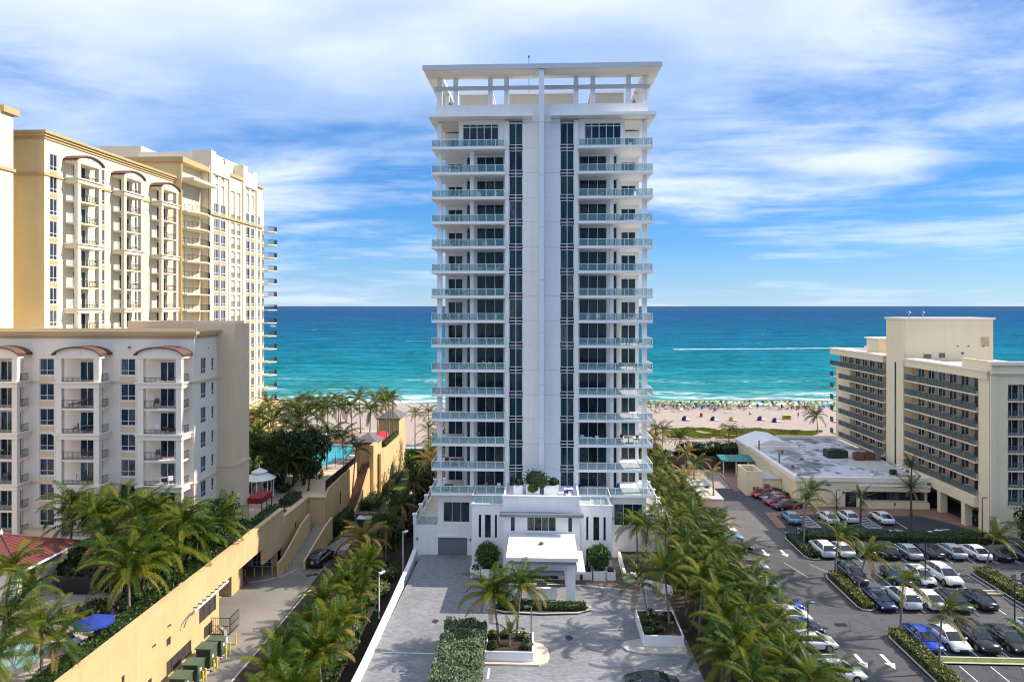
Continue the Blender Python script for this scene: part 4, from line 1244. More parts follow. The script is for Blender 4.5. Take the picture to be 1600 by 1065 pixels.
# ------------------------------------------------------------------ right: hotel
H_ = thing('hotel', 'long cream and brown hotel with rows of teal balcony railings behind the parking lot', 'hotel', (70, 125, 0))
FHh = FHH = 2.43
LHH = [5.0 + FHH * k for k in range(7)]
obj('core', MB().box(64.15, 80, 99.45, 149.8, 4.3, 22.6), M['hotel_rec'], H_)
obj('core', MB().box(80.02, 120, 99.45, 112, -.1, 22.6), M['hotel'], H_)
FHt = Fac(62.6, 0, (0, 1), (-1, 0))        # main front towards the lot (faces -X)
for (y0, y1, wins) in ((100.6, 119.8, [101.9, 105.0, 108.0, 110.9, 113.9, 116.9]), (127.2, 148.6, [128.0, 131.0, 134.0, 137.0, 140.0, 143.0, 146.0])):
    FR = Fac(63.9, 0, (0, 1), (-1, 0))
    ops = [(a, a + 2.0, z + .05, z + 2.15) for a in wins for z in LHH]
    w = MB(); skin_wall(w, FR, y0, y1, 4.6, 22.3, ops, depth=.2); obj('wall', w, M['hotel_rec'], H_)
    for q in ops: window(FR, *q, H_, 2, 0, n=-.08, glass='glass_dark' if (int(q[0] * 7 + q[2]) % 3) else 'glass_teal', fw=.09, name='balcony_door')
    for i, z in enumerate(LHH):
        ya = y0; yb = y1
        if y0 > 120 and i < 6: yb = 145.9
        s = MB(); FHt.box(s, ya, yb, -1.3, .45, z - .2, z)
        so = obj('balcony_slab', s, M['hotel'], H_)
        bar_rail(FHt, ya, yb, .4, z, so, h=1.05, mat_='rail_teal', gap=.2, bw=.05)
        for k in range(1, int((yb - ya) / 3.1) + 1):
            pb = MB(); FHt.box(pb, ya + k * 3.1 - .05, ya + k * 3.1 + .05, -1.25, .3, z, z + .95)
            obj('balcony_divider', pb, M['hotel'], so)
# end wall facing the sea side, with small balconies
obj('wall', MB().box(62.9, 63.88, 142.3, 148.7, 4.3, 19.5), M['hotel'], H_)
for i, z in enumerate(LHH):
    s = MB().box(62.3, 66, 148.8, 150.2, z - .2, z)
    so = obj('balcony_slab', s, M['hotel'], H_)
    bar_rail(Fac(62.3, 0, (0, 1), (-1, 0)), 148.8, 150.2, 0, z, so, h=1.05, mat_='rail_teal', gap=.19, bw=.07)
# crown band and cornice
for y0, y1 in ((97.9, 119.9), (127.1, 150.0)):
    obj('parapet', MB().box(62.2, 64.2, y0 + .35, y1, 21.9, 23.0), M['hotel'], H_)
    obj('cornice', MB().box(62.0, 64.4, y0 - .1, y1 + .1, 23.0, 23.3), M['palecream'], H_)
obj('parapet', MB().box(80, 80.5, 127, 150.0, 21.9, 23.1), M['hotel'], H_)
obj('parapet', MB().box(62.2, 80.5, 149.81, 150.2, 21.9, 23.1), M['hotel'], H_)
obj('roof_deck', MB().box(64.22, 79.9, 98.4, 149.8, 22.6, 22.75), M['roof_gravel'], H_)
obj('roof_room', MB().box(64.3, 68.6, 133, 138, 22.8, 25.8), M['hotel'], H_)
obj('coping', MB().box(64.0, 68.9, 132.7, 138.3, 25.8, 26.1), M['palecream'], H_)
# tall service block with its slot
FS = Fac(0, 121, (1, 0), (0, -1))
obj('service_core', MB().box(62.82, 77.7, 121.26, 126.9, 4, 29.9), M['hotel'], H_)
obj('wall', MB().box(62.6, 62.8, 121.0, 126.9, 4, 29.9), M['hotel'], H_)
w = MB(); skin_wall(w, FS, 62.82, 77.7, 4, 29.9, [], depth=.24); obj('wall', w, M['hotel'], H_)
obj('slot_window', MB().box(62.57, 62.595, 123.4, 123.9, 4.3, 22.3), M['glass_dark'], H_)
obj('coping', MB().box(62.35, 77.95, 120.75, 127.1, 29.9, 30.2), M['palecream'], H_)
for x, z, w_, h_ in ((72.3, 23.6, .5, .35), (68.6, 23.0, 1.0, .8), (66.0, 22.9, 1.3, .7), (71.6, 24.9, .3, .2), (73.4, 24.9, .3, .2), (75.9, 24.9, .3, .2)):
    obj('vent', MB().box(x, x + w_, 120.93, 120.99, z + .3, z + .3 + h_), M['grey_mid'], H_)
gl = MB()
for k in range(9): gl.box(75.6, 77.0, 120.95, 120.99, 25.3 + k * .18, 25.4 + k * .18)
obj('louvre', gl, M['trim'], H_)
for x in (64.6, 67.0):
    c = MB().tube([(x, 123, 30.2), (x, 123, 31.0)], .13, 8); c.cone((x, 123), .32, .15, 31.0, 31.3, 8); obj('roof_vent', c, M['grey_metal'], H_)
# front block with the balconies facing the camera
FN = Fac(0, 97.9, (1, 0), (0, -1))
obj('corner_wall', MB().box(62.5, 63.9, 98.16, 100.5, -.1, 22.5), M['hotel'], H_)
w = MB(); skin_wall(w, FN, 62.5, 120, -.1, 22.6, [(64.9 + k * 9, 71.9 + k * 9, 4.4, 21.3) for k in range(5)], depth=1.3); obj('wall', w, M['hotel'], H_)
obj('pilaster', MB().box(62.4, 63.2, 97.65, 97.89, 3.0, 22.5), M['hotel'], H_)
for k in range(5):
    xa, xb = 64.9 + k * 9, 71.9 + k * 9
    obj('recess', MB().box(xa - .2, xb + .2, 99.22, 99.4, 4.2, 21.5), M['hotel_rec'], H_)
    FQ = Fac(0, 99.2, (1, 0), (0, -1))
    for i, z in enumerate([4.5 + 2.42 * j for j in range(7)]):
        so = obj('balcony_slab', MB().box(xa, xb, 97.8, 99.2, z - .2, z), M['hotel'], H_)
        if k < 2:
            for q in range(3): window(FQ, xa + .35 + q * 2.3, xa + 2.2 + q * 2.3, z + .03, z + 2.1, H_, 2, 0, n=.06, glass='glass_dark', fw=.09, name='balcony_door')
        bar_rail(FN, xa, xb, 0.04, z, so, h=1.05, mat_='rail_teal', gap=.2, bw=.05)
obj('cornice', MB().box(62.2, 120, 97.3, 98.1, 24.0, 24.5), M['palecream'], H_)
obj('parapet', MB().box(62.6, 120, 97.7, 98.3, 22.6, 24.0), M['hotel'], H_)
obj('cornice', MB().box(62.4, 120, 97.45, 97.69, 22.8, 23.0), M['palecream'], H_)
obj('parapet', MB().box(62.6, 63.1, 98.31, 104.6, 23.31, 24.5), M['hotel'], H_)
# open ground storey: sloping soffit band and piers
obj('beam', MB().box(61.9, 63.4, 100.6, 112.2, 3.4, 4.75), M['hotel'], H_)
obj('ceiling_slab', MB().box(63.42, 80, 100.6, 149.6, 4.0, 4.28), M['hotel'], H_)
for y in (103.2, 109.3):
    obj('pier', MB().box(61.95, 63.0, y - .45, y + .45, 0.0, 3.38), M['hotel'], H_)
obj('ramp_wall', MB().box(68, 68.4, 100.6, 125, 0, 4), M['tan'], H_)
obj('garage_floor', MB().box(63.45, 79, 100, 125, 0.0, 0.05), M['asphalt_dark'], H_)

# ------------------------------------------------------------------ right: low restaurant building with patched flat roof
G_ = thing('restaurant', 'single storey cream building with a large patched white flat roof below the hotel', 'building', (51, 128, 0))
obj('wall', MB().box(41.2, 61.3, 111.8, 146.3, 0, 4.1), M['hotel'], G_)
FG = Fac(0, 111.5, (1, 0), (0, -1))
w = MB(); skin_wall(w, FG, 41.2, 61.4, 0, 4.6, [(48.6, 50.4, 0, 2.5), (51.4, 61.0, 1.2, 2.75)], depth=.3); obj('wall', w, M['hotel'], G_)
window(FG, 51.4, 61.0, 1.2, 2.75, G_, 5, 0, n=-.15, glass='glass_dark', frame='frame_dark', split=True)
window(FG, 48.6, 50.4, 0.02, 2.5, G_, 2, 0, n=-.2, glass='glass_dark', frame='frame_dark', split=True, name='door')
obj('projecting_sill', MB().box(50.9, 61.3, 110.6, 111.48, 0, 1.1), M['hotel'], G_)
obj('fascia_band', MB().box(50.6, 61.38, 110.6, 111.48, 2.8, 3.6), M['hotel'], G_)
obj('canopy_slab', MB().box(50.5, 61.39, 110.5, 111.47, 3.6, 3.75), M['membrane'], G_)
obj('wall', MB().box(40.9, 41.19, 111.5, 135.2, 0, 4.6), M['hotel'], G_)
obj('wall', MB().box(41.0, 41.4, 135.22, 146.3, 0, 4.4), M['hotel'], G_)
obj('flat_roof', MB().box(41.4, 61.9, 111.9, 146.6, 4.1, 4.3), M['roof_flat'], G_)
for i, q in enumerate(((40.6, 62.0, 111.2, 111.85), (40.6, 41.35, 111.86, 135.4), (40.6, 50.0, 135.41, 135.9), (49.6, 61.9, 146.4, 147.0), (61.4, 62.0, 111.86, 121.0))):
    obj('parapet', MB().box(*q, 4.25 + (0 if i > 1 else -.1), 4.85), M['palecream'], G_)
rp_ = MB(); rp_.ext('y', [(40.8, 4.3), (50.2, 4.3), (47.6, 5.6), (45.0, 5.9)], 136.2, 146.2)
obj('sloped_roof', rp_, M['membrane'], G_)
sd_ = MB().prism([(52.0, 124.0), (59.8, 115.0), (60.3, 115.3), (52.5, 124.4)], 4.3, 4.5)
obj('roof_joint', sd_, M['roof_gravel'], G_)
obj('roof_section', MB().prism([(54.5, 122.5), (61.3, 114.3), (61.3, 130), (56, 130)], 4.3, 4.36), M['roof_gravel'], G_)
for x, y, w_, d_, h_, m_ in ((52.5, 127.5, 3.6, 2.4, 1.3, 'green_dark'), (56.6, 125.6, 1.5, 1.4, 1.3, 'brown_wood'), (58.4, 125.9, 1.6, 1.4, 1.3, 'brown_wood'), (60.1, 125.5, .9, .9, 1.5, 'grey_mid'),
                             (57.8, 115.5, .9, .7, .8, 'green_dark'), (61.0, 116.8, .6, .5, .5, 'grey_mid'), (53.8, 113.9, .5, .5, .4, 'white_clean'), (56.3, 114.0, .4, .4, .35, 'white_clean'), (61.4, 113.5, .5, .5, .5, 'grey_mid'),
                             (45.3, 131.0, .35, .35, .7, 'grey_mid'), (47.0, 126.2, .6, .3, .3, 'grey_mid'), (43.1, 119.5, .4, .4, .5, 'grey_mid')):
    b = MB().box(x, x + w_, y, y + d_, 4.3, 4.3 + h_)
    if w_ > 1:
        b.box(x + .1, x + w_ - .1, y + .1, y + d_ - .1, 4.3 + h_, 4.42 + h_)
        b.cone((x + w_ / 2, y + d_ / 2), min(w_, d_) * .35, min(w_, d_) * .35, 4.42 + h_, 4.55 + h_, 12)
    obj('rooftop_unit', b, M[m_], G_)
for x, y in ((41.9, 133.5), (42.0, 122.6)):
    obj('flue_pipe', MB().tube([(x, y, 4.0), (x, y, 6.3)], .14, 8), M['grey_mid'], G_)
for x, z in ((45.6, 3.5),):
    obj('wall_lamp', MB().box(x, x + .6, 111.3, 111.48, z, z + .2), M['grey_mid'], G_)
for x in (48.2, 50.75):
    obj('wall_lamp', MB().box(x, x + .2, 111.3, 111.48, 2.2, 2.6), M['chain_dark'], G_)
# small service buildings beside it
S_ = thing('service_shed', 'small golden service building with open topped block beside the parked red cars', 'shed', (37, 120, 0))
obj('wall', MB().box(34.8, 37.3, 117.8, 118.1, 0, 4.1), M['hotel'], S_)
obj('wall', MB().box(34.8, 35.1, 118.1, 122.9, 0, 4.1), M['hotel'], S_)
obj('wall', MB().box(37.3, 37.6, 117.8, 122.9, 0, 4.1), M['hotel'], S_)
obj('wall', MB().box(35.1, 37.3, 122.6, 122.9, 0, 4.1), M['hotel'], S_)
obj('roof_deck', MB().box(35.1, 37.3, 118.1, 122.6, 2.6, 2.8), M['roof_brown'], S_)
obj('annex_wall', MB().box(37.62, 40.85, 118.2, 124, 0, 2.7), M['hotel'], S_)
obj('annex_roof', MB().box(37.62, 40.88, 118.0, 124.2, 2.7, 2.9), M['roof_gravel'], S_)
obj('vent', MB().box(38.0, 38.9, 118.12, 118.19, 1.1, 1.9), M['grey_mid'], S_)
for x in (35.9, 36.5): obj('notice', MB().box(x, x + .45, 117.72, 117.79, .9, 1.5), M['grey_mid'], S_)
L_ = thing('lean_to', 'teal green metal roofed lean-to shelter at the end of the lane', 'shelter', (37.5, 134.5, 0))
rf2 = MB(); rf2.ext('x', [(132.4, 2.4), (136.8, 2.75), (136.8, 2.85), (132.4, 2.5)], 34.6, 40.8)
ro = obj('roof', rf2, M['teal_roof'], L_)
for k in range(10):
    obj('standing_seam', MB().ext('x', [(132.4, 2.5), (136.8, 2.85), (136.8, 2.91), (132.4, 2.56)], 34.8 + k * .62, 34.86 + k * .62), M['teal_roof'], ro)
for x in (34.8, 37.2): obj('post', MB().box(x, x + .15, 132.5, 132.65, 0, 2.38), M['white_clean'], L_)
obj('back_wall', MB().box(34.6, 40.6, 136.65, 136.75, 0, 2.7), M['wood_fence'], L_)
# ------------------------------------------------------------------ left: garage wall carrying the garden deck
P_ = thing('garage_wall', 'long golden garage wall with grey louvres, stepped top and a bridge over the service road', 'wall', (-33.3, 60, LZ))
FP = Fac(-33.3, 0, (0, 1), (1, 0))
ops = [(59.3, 63.6, -.85, .55), (65.1, 68.55, 1.15, 2.75), (66.0, 67.8, -.8, .45), (59.3, 60.0, 1.85, 2.6), (59.45, 60.05, 3.45, 3.7), (57.05, 57.65, 2.85, 3.1), (52.8, 53.2, 2.2, 2.8), (56.4, 57.0, -.4, .5)]
w = MB(); skin_wall(w, FP, 30, 69.2, LZ - .1, 6.0, ops); obj('wall', w, M['gwall'], P_)
obj('core', MB().box(-34.2, -33.56, 30, 69.2, LZ - .1, 5.98), M['gwall'], P_)
for q in ops:
    n_ = max(1, round((q[1] - q[0]) / 1.05))
    for k in range(n_):
        a = q[0] + (q[1] - q[0]) * k / n_ + .02; b = q[0] + (q[1] - q[0]) * (k + 1) / n_ - .02
        lv = MB()
        FP.box(lv, a, a + .05, -.2, -.08, q[2], q[3]); FP.box(lv, b - .05, b, -.2, -.08, q[2], q[3])
        m_ = int((q[3] - q[2]) / .11)
        for j in range(m_): FP.box(lv, a + .05, b - .05, -.2 + .0, -.10, q[2] + j * .11 + .02, q[2] + j * .11 + .075)
        lv.box(-33.54, -33.52, a, b, q[2], q[3])
        obj('louvre', lv, M['louvre'], P_)
for y0, y1, z0, z1 in ((69.21, 73.9, 3.2, 6.0), (73.92, 80.6, 3.2, 5.98), (80.62, 86.9, 1.2, 5.96)):
    obj('wall', MB().box(-33.7, -33.3, y0, y1, z0, z1), M['gwall'], P_)
obj('wall', MB().ext('x', [(86.92, -1.1), (96.3, -1.1), (96.3, 4.8), (88.0, 4.75), (86.92, 4.2)], -33.7, -33.3), M['gwall'], P_)
obj('coping', MB().box(-33.85, -33.2, 30, 86.9, 6.01, 6.14), M['gwall'], P_)
obj('coping', MB().box(-33.85, -33.2, 88.0, 96.3, 4.82, 4.94), M['gwall'], P_)
obj('coping', MB().box(-33.2, -30.75, 96.1, 96.7, 4.82, 4.94), M['gwall'], P_)
obj('wall', MB().box(-33.7, -30.9, 96.31, 96.6, LZ - .1, 4.8), M['gwall'], P_)
obj('wall', MB().ext('x', [(96.61, -1.1), (106, -1.1), (113.6, 3.5), (113.6, 6.0), (98.4, 5.7), (96.61, 4.9)], -31.2, -30.9), M['gwall'], P_)
obj('slot_window', MB().box(-30.92, -30.86, 103.5, 103.9, 1.9, 3.7), M['chain_dark'], P_)
obj('slot_window', MB().box(-33.32, -33.26, 91.0, 91.3, 2.2, 3.0), M['chain_dark'], P_)
obj('end_wall', MB().box(-35.6, -33.71, 69.0, 69.3, LZ, 3.2), M['gwall'], P_)
obj('pier', MB().box(-36.8, -35.4, 76.6, 79.5, LZ, 3.3), M['gwall'], P_)
obj('bridge_deck', MB().box(-46, -33.71, 64.4, 88, 3.3, 4.0), M['tan'], P_)
obj('back_wall', MB().box(-46, -37.2, 87.6, 88, LZ, 3.3), M['gwall'], P_)
F_ = Fac(0, 85.6, (1, 0), (0, -1))
obj('entrance_wall', MB().box(-41, -33.72, 85.7, 85.95, LZ, 3.29), M['tan'], P_)
for x in (-36.8, -35.5): window(F_, x, x + 1.15, LZ + .05, LZ + 2.4, P_, 2, .25, n=.05, glass='glass_blue', name='door')
# ramp walls
obj('ramp_wall', MB().ext('x', [(82.2, LZ), (93.5, LZ), (93.5, 3.4), (90.5, 3.0), (84.0, .9), (82.2, .8)], -32.35, -32.1), M['gwall'], P_)
obj('ramp_wall', MB().ext('x', [(84.6, LZ), (96.0, LZ), (96.0, 2.2), (93.0, 1.9), (84.6, .2)], -29.95, -29.7), M['gwall'], P_)
obj('ramp', MB().ext('x', [(84, LZ), (96, LZ), (96, 1.2), (84, LZ + .05)], -32.09, -29.96), M['concrete'], P_)
# black fence on the wall edge
fb = MB()
for k in range(0, 160):
    y = 97.6 + k * .1
    if y > 113.4: break
    fb.box(-31.25, -31.21, y - .015, y + .015, 5.0, 6.9)
fb.box(-31.27, -31.19, 97.5, 113.4, 6.85, 6.92); fb.box(-31.27, -31.19, 97.5, 113.4, 5.6, 5.66)
obj('railing', fb, M['chain_dark'], P_)
# light pipe with curl
tb = MB().tube([(-33.0, 61.7, 2.5), (-32.9, 61.9, 3.0), (-32.95, 62.6, 3.2), (-33.0, 63.6, 3.28)], .06, 6)
obj('pipe', tb, M['grey_mid'], P_)
obj('pipe', MB().tube([(-33.0, 63.6, 3.15), (-33.0, 70.6, 3.25)], .12, 8), M['white_clean'], P_)
for k in range(8): obj('bracket', MB().box(-33.3, -32.9, 64.0 + k * .85, 64.06 + k * .85, 3.3, 3.42), M['grey_mid'], P_)
# stairs
st = thing('staircase', 'brick garden staircase running down beside the golden wall towards the lawn', 'stairs', (-29.9, 110, LZ))
NS = 26
for k in range(NS):
    y = 106.0 + k * .40; z = -.6 + k * .22
    obj('step', MB().box(-30.88, -29.1, y, y + (.42 if k != 13 else .42), LZ - .05, z + .22), M['brickpave'], st)
obj('landing', MB().box(-30.88, -29.1, 103.6, 105.99, LZ, -.6), M['curb'], st)
obj('side_wall', MB().ext('x', [(104.5, LZ), (116.3, LZ), (116.3, 6.1), (113.2, 4.9), (108, 1.7), (104.5, .4)], -29.08, -28.8), M['gwall'], st)
obj('handrail', MB().tube([(-29.2, 105, .9), (-29.2, 116.2, 6.7)], .035, 5), M['chain_dark'], st)
# pavilions and tall wall along the lawn
def hip_roof(mb, x0, x1, y0, y1, z, h, o=.35):
    x0 -= o; x1 += o; y0 -= o; y1 += o
    cx, cy = (x0 + x1) / 2, (y0 + y1) / 2
    hx = max(0, (x1 - x0) - (y1 - y0)) / 2; hy = max(0, (y1 - y0) - (x1 - x0)) / 2
    a = (cx - hx, cy - hy, z + h); b = (cx + hx, cy + hy, z + h)
    c = [(x0, y0, z), (x1, y0, z), (x1, y1, z), (x0, y1, z)]
    if hy > 0:
        mb.face(c[0], c[1], a); mb.face(c[1], c[2], b, a); mb.face(c[2], c[3], b); mb.face(c[3], c[0], a, b)
    else:
        mb.face(c[0], c[1], b, a); mb.face(c[1], c[2], b); mb.face(c[2], c[3], a, b); mb.face(c[3], c[0], a)
    mb.face(*c[::-1])
    mb.box(x0, x1, y0, y0 + .1, z - .15, z); mb.box(x0, x1, y1 - .1, y1, z - .15, z); mb.box(x0, x0 + .1, y0, y1, z - .15, z); mb.box(x1 - .1, x1, y0, y1, z - .15, z)
W2 = thing('retaining_wall', 'tall golden retaining wall with small dark windows beside the lawn', 'wall', (-28, 127, LZ))
FW = Fac(-28.0, 0, (0, 1), (1, 0))
ops = [(y, y + .8, 1.4, 2.6) for y in (118.4, 120.8, 123.4, 126.0)] + [(131, 131.7, 3.6, 4.4)]
w = MB(); skin_wall(w, FW, 116.4, 140, LZ - .1, 6.8, ops, depth=.2); obj('wall', w, M['gwall'], W2)
obj('core', MB().box(-28.6, -28.22, 116.4, 140, LZ, 6.78), M['gwall'], W2)
for q in ops: window(FW, *q, W2, 1, 0, n=-.1, glass='glass_dark')
obj('buttress', MB().box(-27.98, -27.6, 116.4, 117.2, LZ, 6.8), M['gwall'], W2)
obj('pilaster', MB().box(-28.9, -28.2, 113.6, 116.39, LZ, 8.8), M['gwall'], W2)
for nm, lab, x0, x1, y0, y1, z0, z1, h in (('pavilion', 'square golden pavilion with grey hip roof at the head of the garden stairs', -32.2, -28.62, 117.0, 121.2, LZ, 8.6, 1.4), ('pavilion', 'golden beach pavilion with grey hip roof behind the pink awning', -32.2, -28.1, 133.7, 139.6, 2.0, 10.0, 1.7)):
    p = thing(nm, lab, 'pavilion', ((x0 + x1) / 2, (y0 + y1) / 2, z0))
    obj('wall', MB().box(x0, x1, y0, y1, z0, z1), M['gwall'], p)
    for k in range(3): obj('joint', MB().box(x0 + (k + .9) * 1.0, x0 + (k + .9) * 1.0 + .05, y0 - .03, y0 - .002, DK, z1 - .3), M['tan'], p)
    r_ = MB(); hip_roof(r_, x0, x1, y0, y1, z1, h); obj('roof', r_, M['roof_grey'], p)
    obj('doorway', MB().box(x1 - 1.2, x1 - .4, y0 - .06, y0 - .03, DK, DK + 2.1), M['chain_dark'], p)
# low walls and footbridge in the lawn
tag(obj('garden_wall', MB().ext('x', [(112.5, LZ), (124, LZ), (124, .5), (112.5, .3)], -22.45, -22.1), M['tan']), 'pale low stone wall edging the lawn below the tower', 'wall')
fbz = thing('footbridge', 'small pink footbridge with black fence crossing in front of the lawn', 'footbridge', (-27, 106, LZ))
obj('slab', MB().box(-29.0, -24.4, 105.0, 106.4, LZ + .3, LZ + .95), M['brickpave'], fbz)
obj('ditch', MB().box(-29.0, -24.4, 103.4, 104.95, LZ + .3, LZ + .42), M['chain_dark'], fbz)
f = MB()
for k in range(24): f.box(-29 + k * .2, -28.97 + k * .2, 106.2, 106.23, LZ + .95, LZ + 2.3)
f.box(-29, -24.3, 106.19, 106.24, LZ + 2.25, LZ + 2.3); obj('fence', f, M['chain_dark'], fbz)
bx = MB().box(-27.2, -25.2, 99.8, 101.2, LZ + .3, LZ + 1.7)
ub = thing('utility_box', 'dark green utility cabinet with a pale lid on the shaded grass', 'cabinet', (-26.2, 100.5, LZ + .3))
obj('body', bx, M['green_dark'], ub); obj('lid', MB().box(-27.3, -25.1, 99.7, 101.3, LZ + 1.7, LZ + 1.85), M['white_grey'], ub)
# transformers
for i, (y0, y1, lab) in enumerate(((56.4, 57.8, 'green transformer cabinet closest to the camera, cut by the bottom edge'), (58.6, 59.9, 'green transformer cabinet third from the fenced gate'), (60.9, 62.3, 'largest green transformer cabinet in the middle of the row'), (63.0, 64.0, 'green transformer cabinet beside the small fenced gate'))):
    zt = .75 + (.25 if i == 2 else 0)
    t_ = thing('transformer', lab, 'transformer', (-30.9, (y0 + y1) / 2, LZ), group='green transformers along the garage wall')
    w0 = MB().box(-31.5, -30.15, y0 + .1, y1, LZ + .1, zt - .08); obj('housing', w0, M['green_box'], t_)
    obj('pad', MB().box(-31.75, -29.95, y0 - .1, y1 + .15, LZ + .1, LZ + .2), M['curb'], t_)
    ld = MB().box(-31.6, -30.85, y0, y1 + .05, zt - .08, zt); ld.box(-30.83, -30.05, y0, y1 + .05, zt - .08, zt - .01); obj('lid', ld, M['green_box'], t_)
    fr = MB().box(-31.4, -30.9, y0 + .05, y0 + .1, LZ + .25, zt - .2); fr.box(-30.8, -30.25, y0 + .05, y0 + .1, LZ + .25, zt - .2); obj('door', fr, M['green_dark'], t_)
    obj('label_plate', MB().box(-30.14, -30.12, y0 + .4, y0 + .7, LZ + 1.0, LZ + 1.25), M['white_clean'], t_)
bol = MB().cone((0, 0), .085, .085, 0, 1.05, 10).cone((0, 0), .085, .02, 1.05, 1.11, 10).mesh('bollard', M['yellow_paint'])
def bollard(x, y, z, lab, grp): tag(place('bollard', bol, None, (x, y, z)), lab, 'bollard', grp)
g1 = [(-30.0, 65.8), (-29.8, 64.1), (-29.75, 63.2), (-29.75, 61.4), (-29.75, 60.8), (-29.8, 59.4), (-29.8, 58.9), (-29.8, 57.2)]
for i, (x, y) in enumerate(g1): bollard(x, y, LZ, f'yellow bollard guarding the green transformers, {ORD[i]} from the small fenced gate', 'yellow bollards by the transformers')
g2 = [(-36.2, 82.0), (-35.2, 82.3), (-34.3, 82.6), (-33.2, 82.9), (-32.5, 83.7), (-31.9, 84.4), (-31.3, 85.2), (-30.7, 86.1)]
for i, (x, y) in enumerate(g2): bollard(x, y, LZ, f'yellow bollard on the kerb before the ramp, {ORD[i]} counting from the glass doors', 'yellow bollards by the ramp')
gt = thing('wire_gate', 'small dark wire enclosure at the corner of the golden wall', 'gate', (-32.4, 68, LZ))
for (x0, x1, y0, y1) in ((-33.28, -31.4, 67.5, 67.56), (-31.46, -31.4, 67.57, 69.6)):
    b = MB()
    n1 = 9
    for k in range(n1 + 1):
        x = x0 + (x1 - x0) * k / n1; y = y0 + (y1 - y0) * k / n1
        b.box(x, x + .03, y, y + .03, LZ + .1, LZ + 1.8)
    for z in (.12, .95, 1.75): b.box(x0, x1, y0, y1, LZ + z, LZ + z + .05)
    obj('mesh_panel', b, M['frame_dark'], gt)
hy = thing('fire_hydrant', 'small red fire hydrant on the kerb under the bridge', 'hydrant', (-35.1, 80.0, LZ))
b = MB().cone((-35.1, 80.0), .13, .11, LZ, LZ + .55, 8); b.cone((-35.1, 80.0), .14, .03, LZ + .55, LZ + .72, 8); b.tube([(-35.3, 80, LZ + .42), (-34.9, 80, LZ + .42)], .05, 6); obj('body', b, M['red_fab'], hy)
# red roofed pavilion on the garden deck
rp = thing('garden_pavilion', 'open cream garden pavilion with a seamed red metal hip roof and white finial', 'pavilion', (-51, 63.5, DK))
r_ = MB()
RX0, RX1, RY0, RY1, RZ, RA = -57.0, -46.9, 59.6, 67.6, 8.3, (-52.0, 63.6, 10.2)
c = [(RX0, RY0, RZ), (RX1, RY0, RZ), (RX1, RY1, RZ), (RX0, RY1, RZ)]
for i in range(4): r_.face(c[i], c[(i + 1) % 4], RA)
r_.face(*c[::-1]); ro = obj('roof', r_, M['roof_red'], rp)
for i in range(4):
    a, b = Vector(c[i]), Vector(c[(i + 1) % 4]); ap = Vector(RA)
    sm = MB()
    L_e = (b - a).length; foot = (a + b) / 2
    for k in range(1, int(L_e / .42)):
        t_ = k * .42 / L_e
        p0 = a.lerp(b, t_)
        e = t_ * 2 if t_ < .5 else (1 - t_) * 2
        p1 = p0 + (ap - foot) * e
        up = Vector((0, 0, .03))
        sm.tube([p0 + up, p1 + up], .03, 4)
    obj('standing_seams', sm, M['roof_red'], ro)['kind'] = 'stuff'
    obj('hip_cap', MB().tube([a + Vector((0, 0, .04)), ap + Vector((0, 0, .04))], .07, 5), M['roof_red'], ro)
obj('eave', MB().box(RX0, RX1, RY0, RY0 + .1, RZ - .22, RZ - .01).box(RX1 - .1, RX1, RY0 + .11, RY1, RZ - .22, RZ - .01), M['white_clean'], rp)
obj('wall', MB().box(-56, -48.2, 60.8, 66.6, DK, RZ - .1), M['palecream'], rp)
obj('doorway', MB().box(-48.21, -48.14, 61.4, 63.0, DK, DK + 2.2), M['chain_dark'], rp)
fn = MB().cone(RA[:2], .12, .12, 10.15, 10.4, 8); fn.cone(RA[:2], .16, .02, 10.4, 10.75, 8); obj('finial', fn, M['white_clean'], rp)
tag(obj('fabric_screen', MB().box(-46.2, -42.2, 62.6, 62.66, DK, 6.7), M['chain_dark']), 'black fabric screen in front of the seating by the red roof pavilion', 'screen')
# umbrellas
def umbrella_mesh(r, col, open_=True, h=2.3, pole=M['grey_mid']):
    a = MB(); b = MB()
    b.tube([(0, 0, 0), (0, 0, h + .35)], .035, 6)
    if open_:
        n = 8
        for k in range(n):
            p0, p1 = [(r * math.cos(2 * PI * q / n), r * math.sin(2 * PI * q / n), h - .25) for q in (k, k + 1)]
            m0, m1 = [(r * .5 * math.cos(2 * PI * q / n), r * .5 * math.sin(2 * PI * q / n), h + .08) for q in (k, k + 1)]
            a.face(p0, p1, m1, m0); a.face(m0, m1, (0, 0, h + .35))
            a.face(p0, p1, (p1[0], p1[1], p1[2] - .12), (p0[0], p0[1], p0[2] - .12))
    else:
        a.cone((0, 0), .22, .06, .7, 2.0, 8); a.cone((0, 0), .06, .02, 2.0, 2.5, 8)
    return a.mesh('canopy', col), b.mesh('pole', pole)
def umbrella(x, y, z, r, col, lab, grp=None, open_=True, h=2.3, rot=0.3):
    key = ('u', r, col, open_, h)
    if key not in WC: WC[key] = umbrella_mesh(r, M[col], open_, h)
    t_ = thing('parasol', lab, 'umbrella', (x, y, z), rot, grp)
    child('canopy', WC[key][0], t_); child('pole', WC[key][1], t_)
    return t_
umbrella(-35.6, 52.9, DK, 1.5, 'blue_fab', 'large royal blue open parasol over loungers on the garden terrace')
umbrella(-36.6, 56.6, DK, 1, 'navy_fab', 'closed navy parasol by the hedge of the garden terrace', open_=False)
umbrella(-45.0, 61.5, DK, 1, 'navy_fab', 'closed navy parasol before the black fabric screen', open_=False)
for i, (x, y, lab) in enumerate(((-45.9, 119.5, 'red parasol left of the pool among palms'), (-46.6, 136.5, 'red parasol behind the pool beyond the dark palms'), (-44.2, 111.7, 'red parasol nearest the white gazebo'))):
    umbrella(x, y, DK, 1.7, 'red_fab', lab, 'open red parasols round the pool')
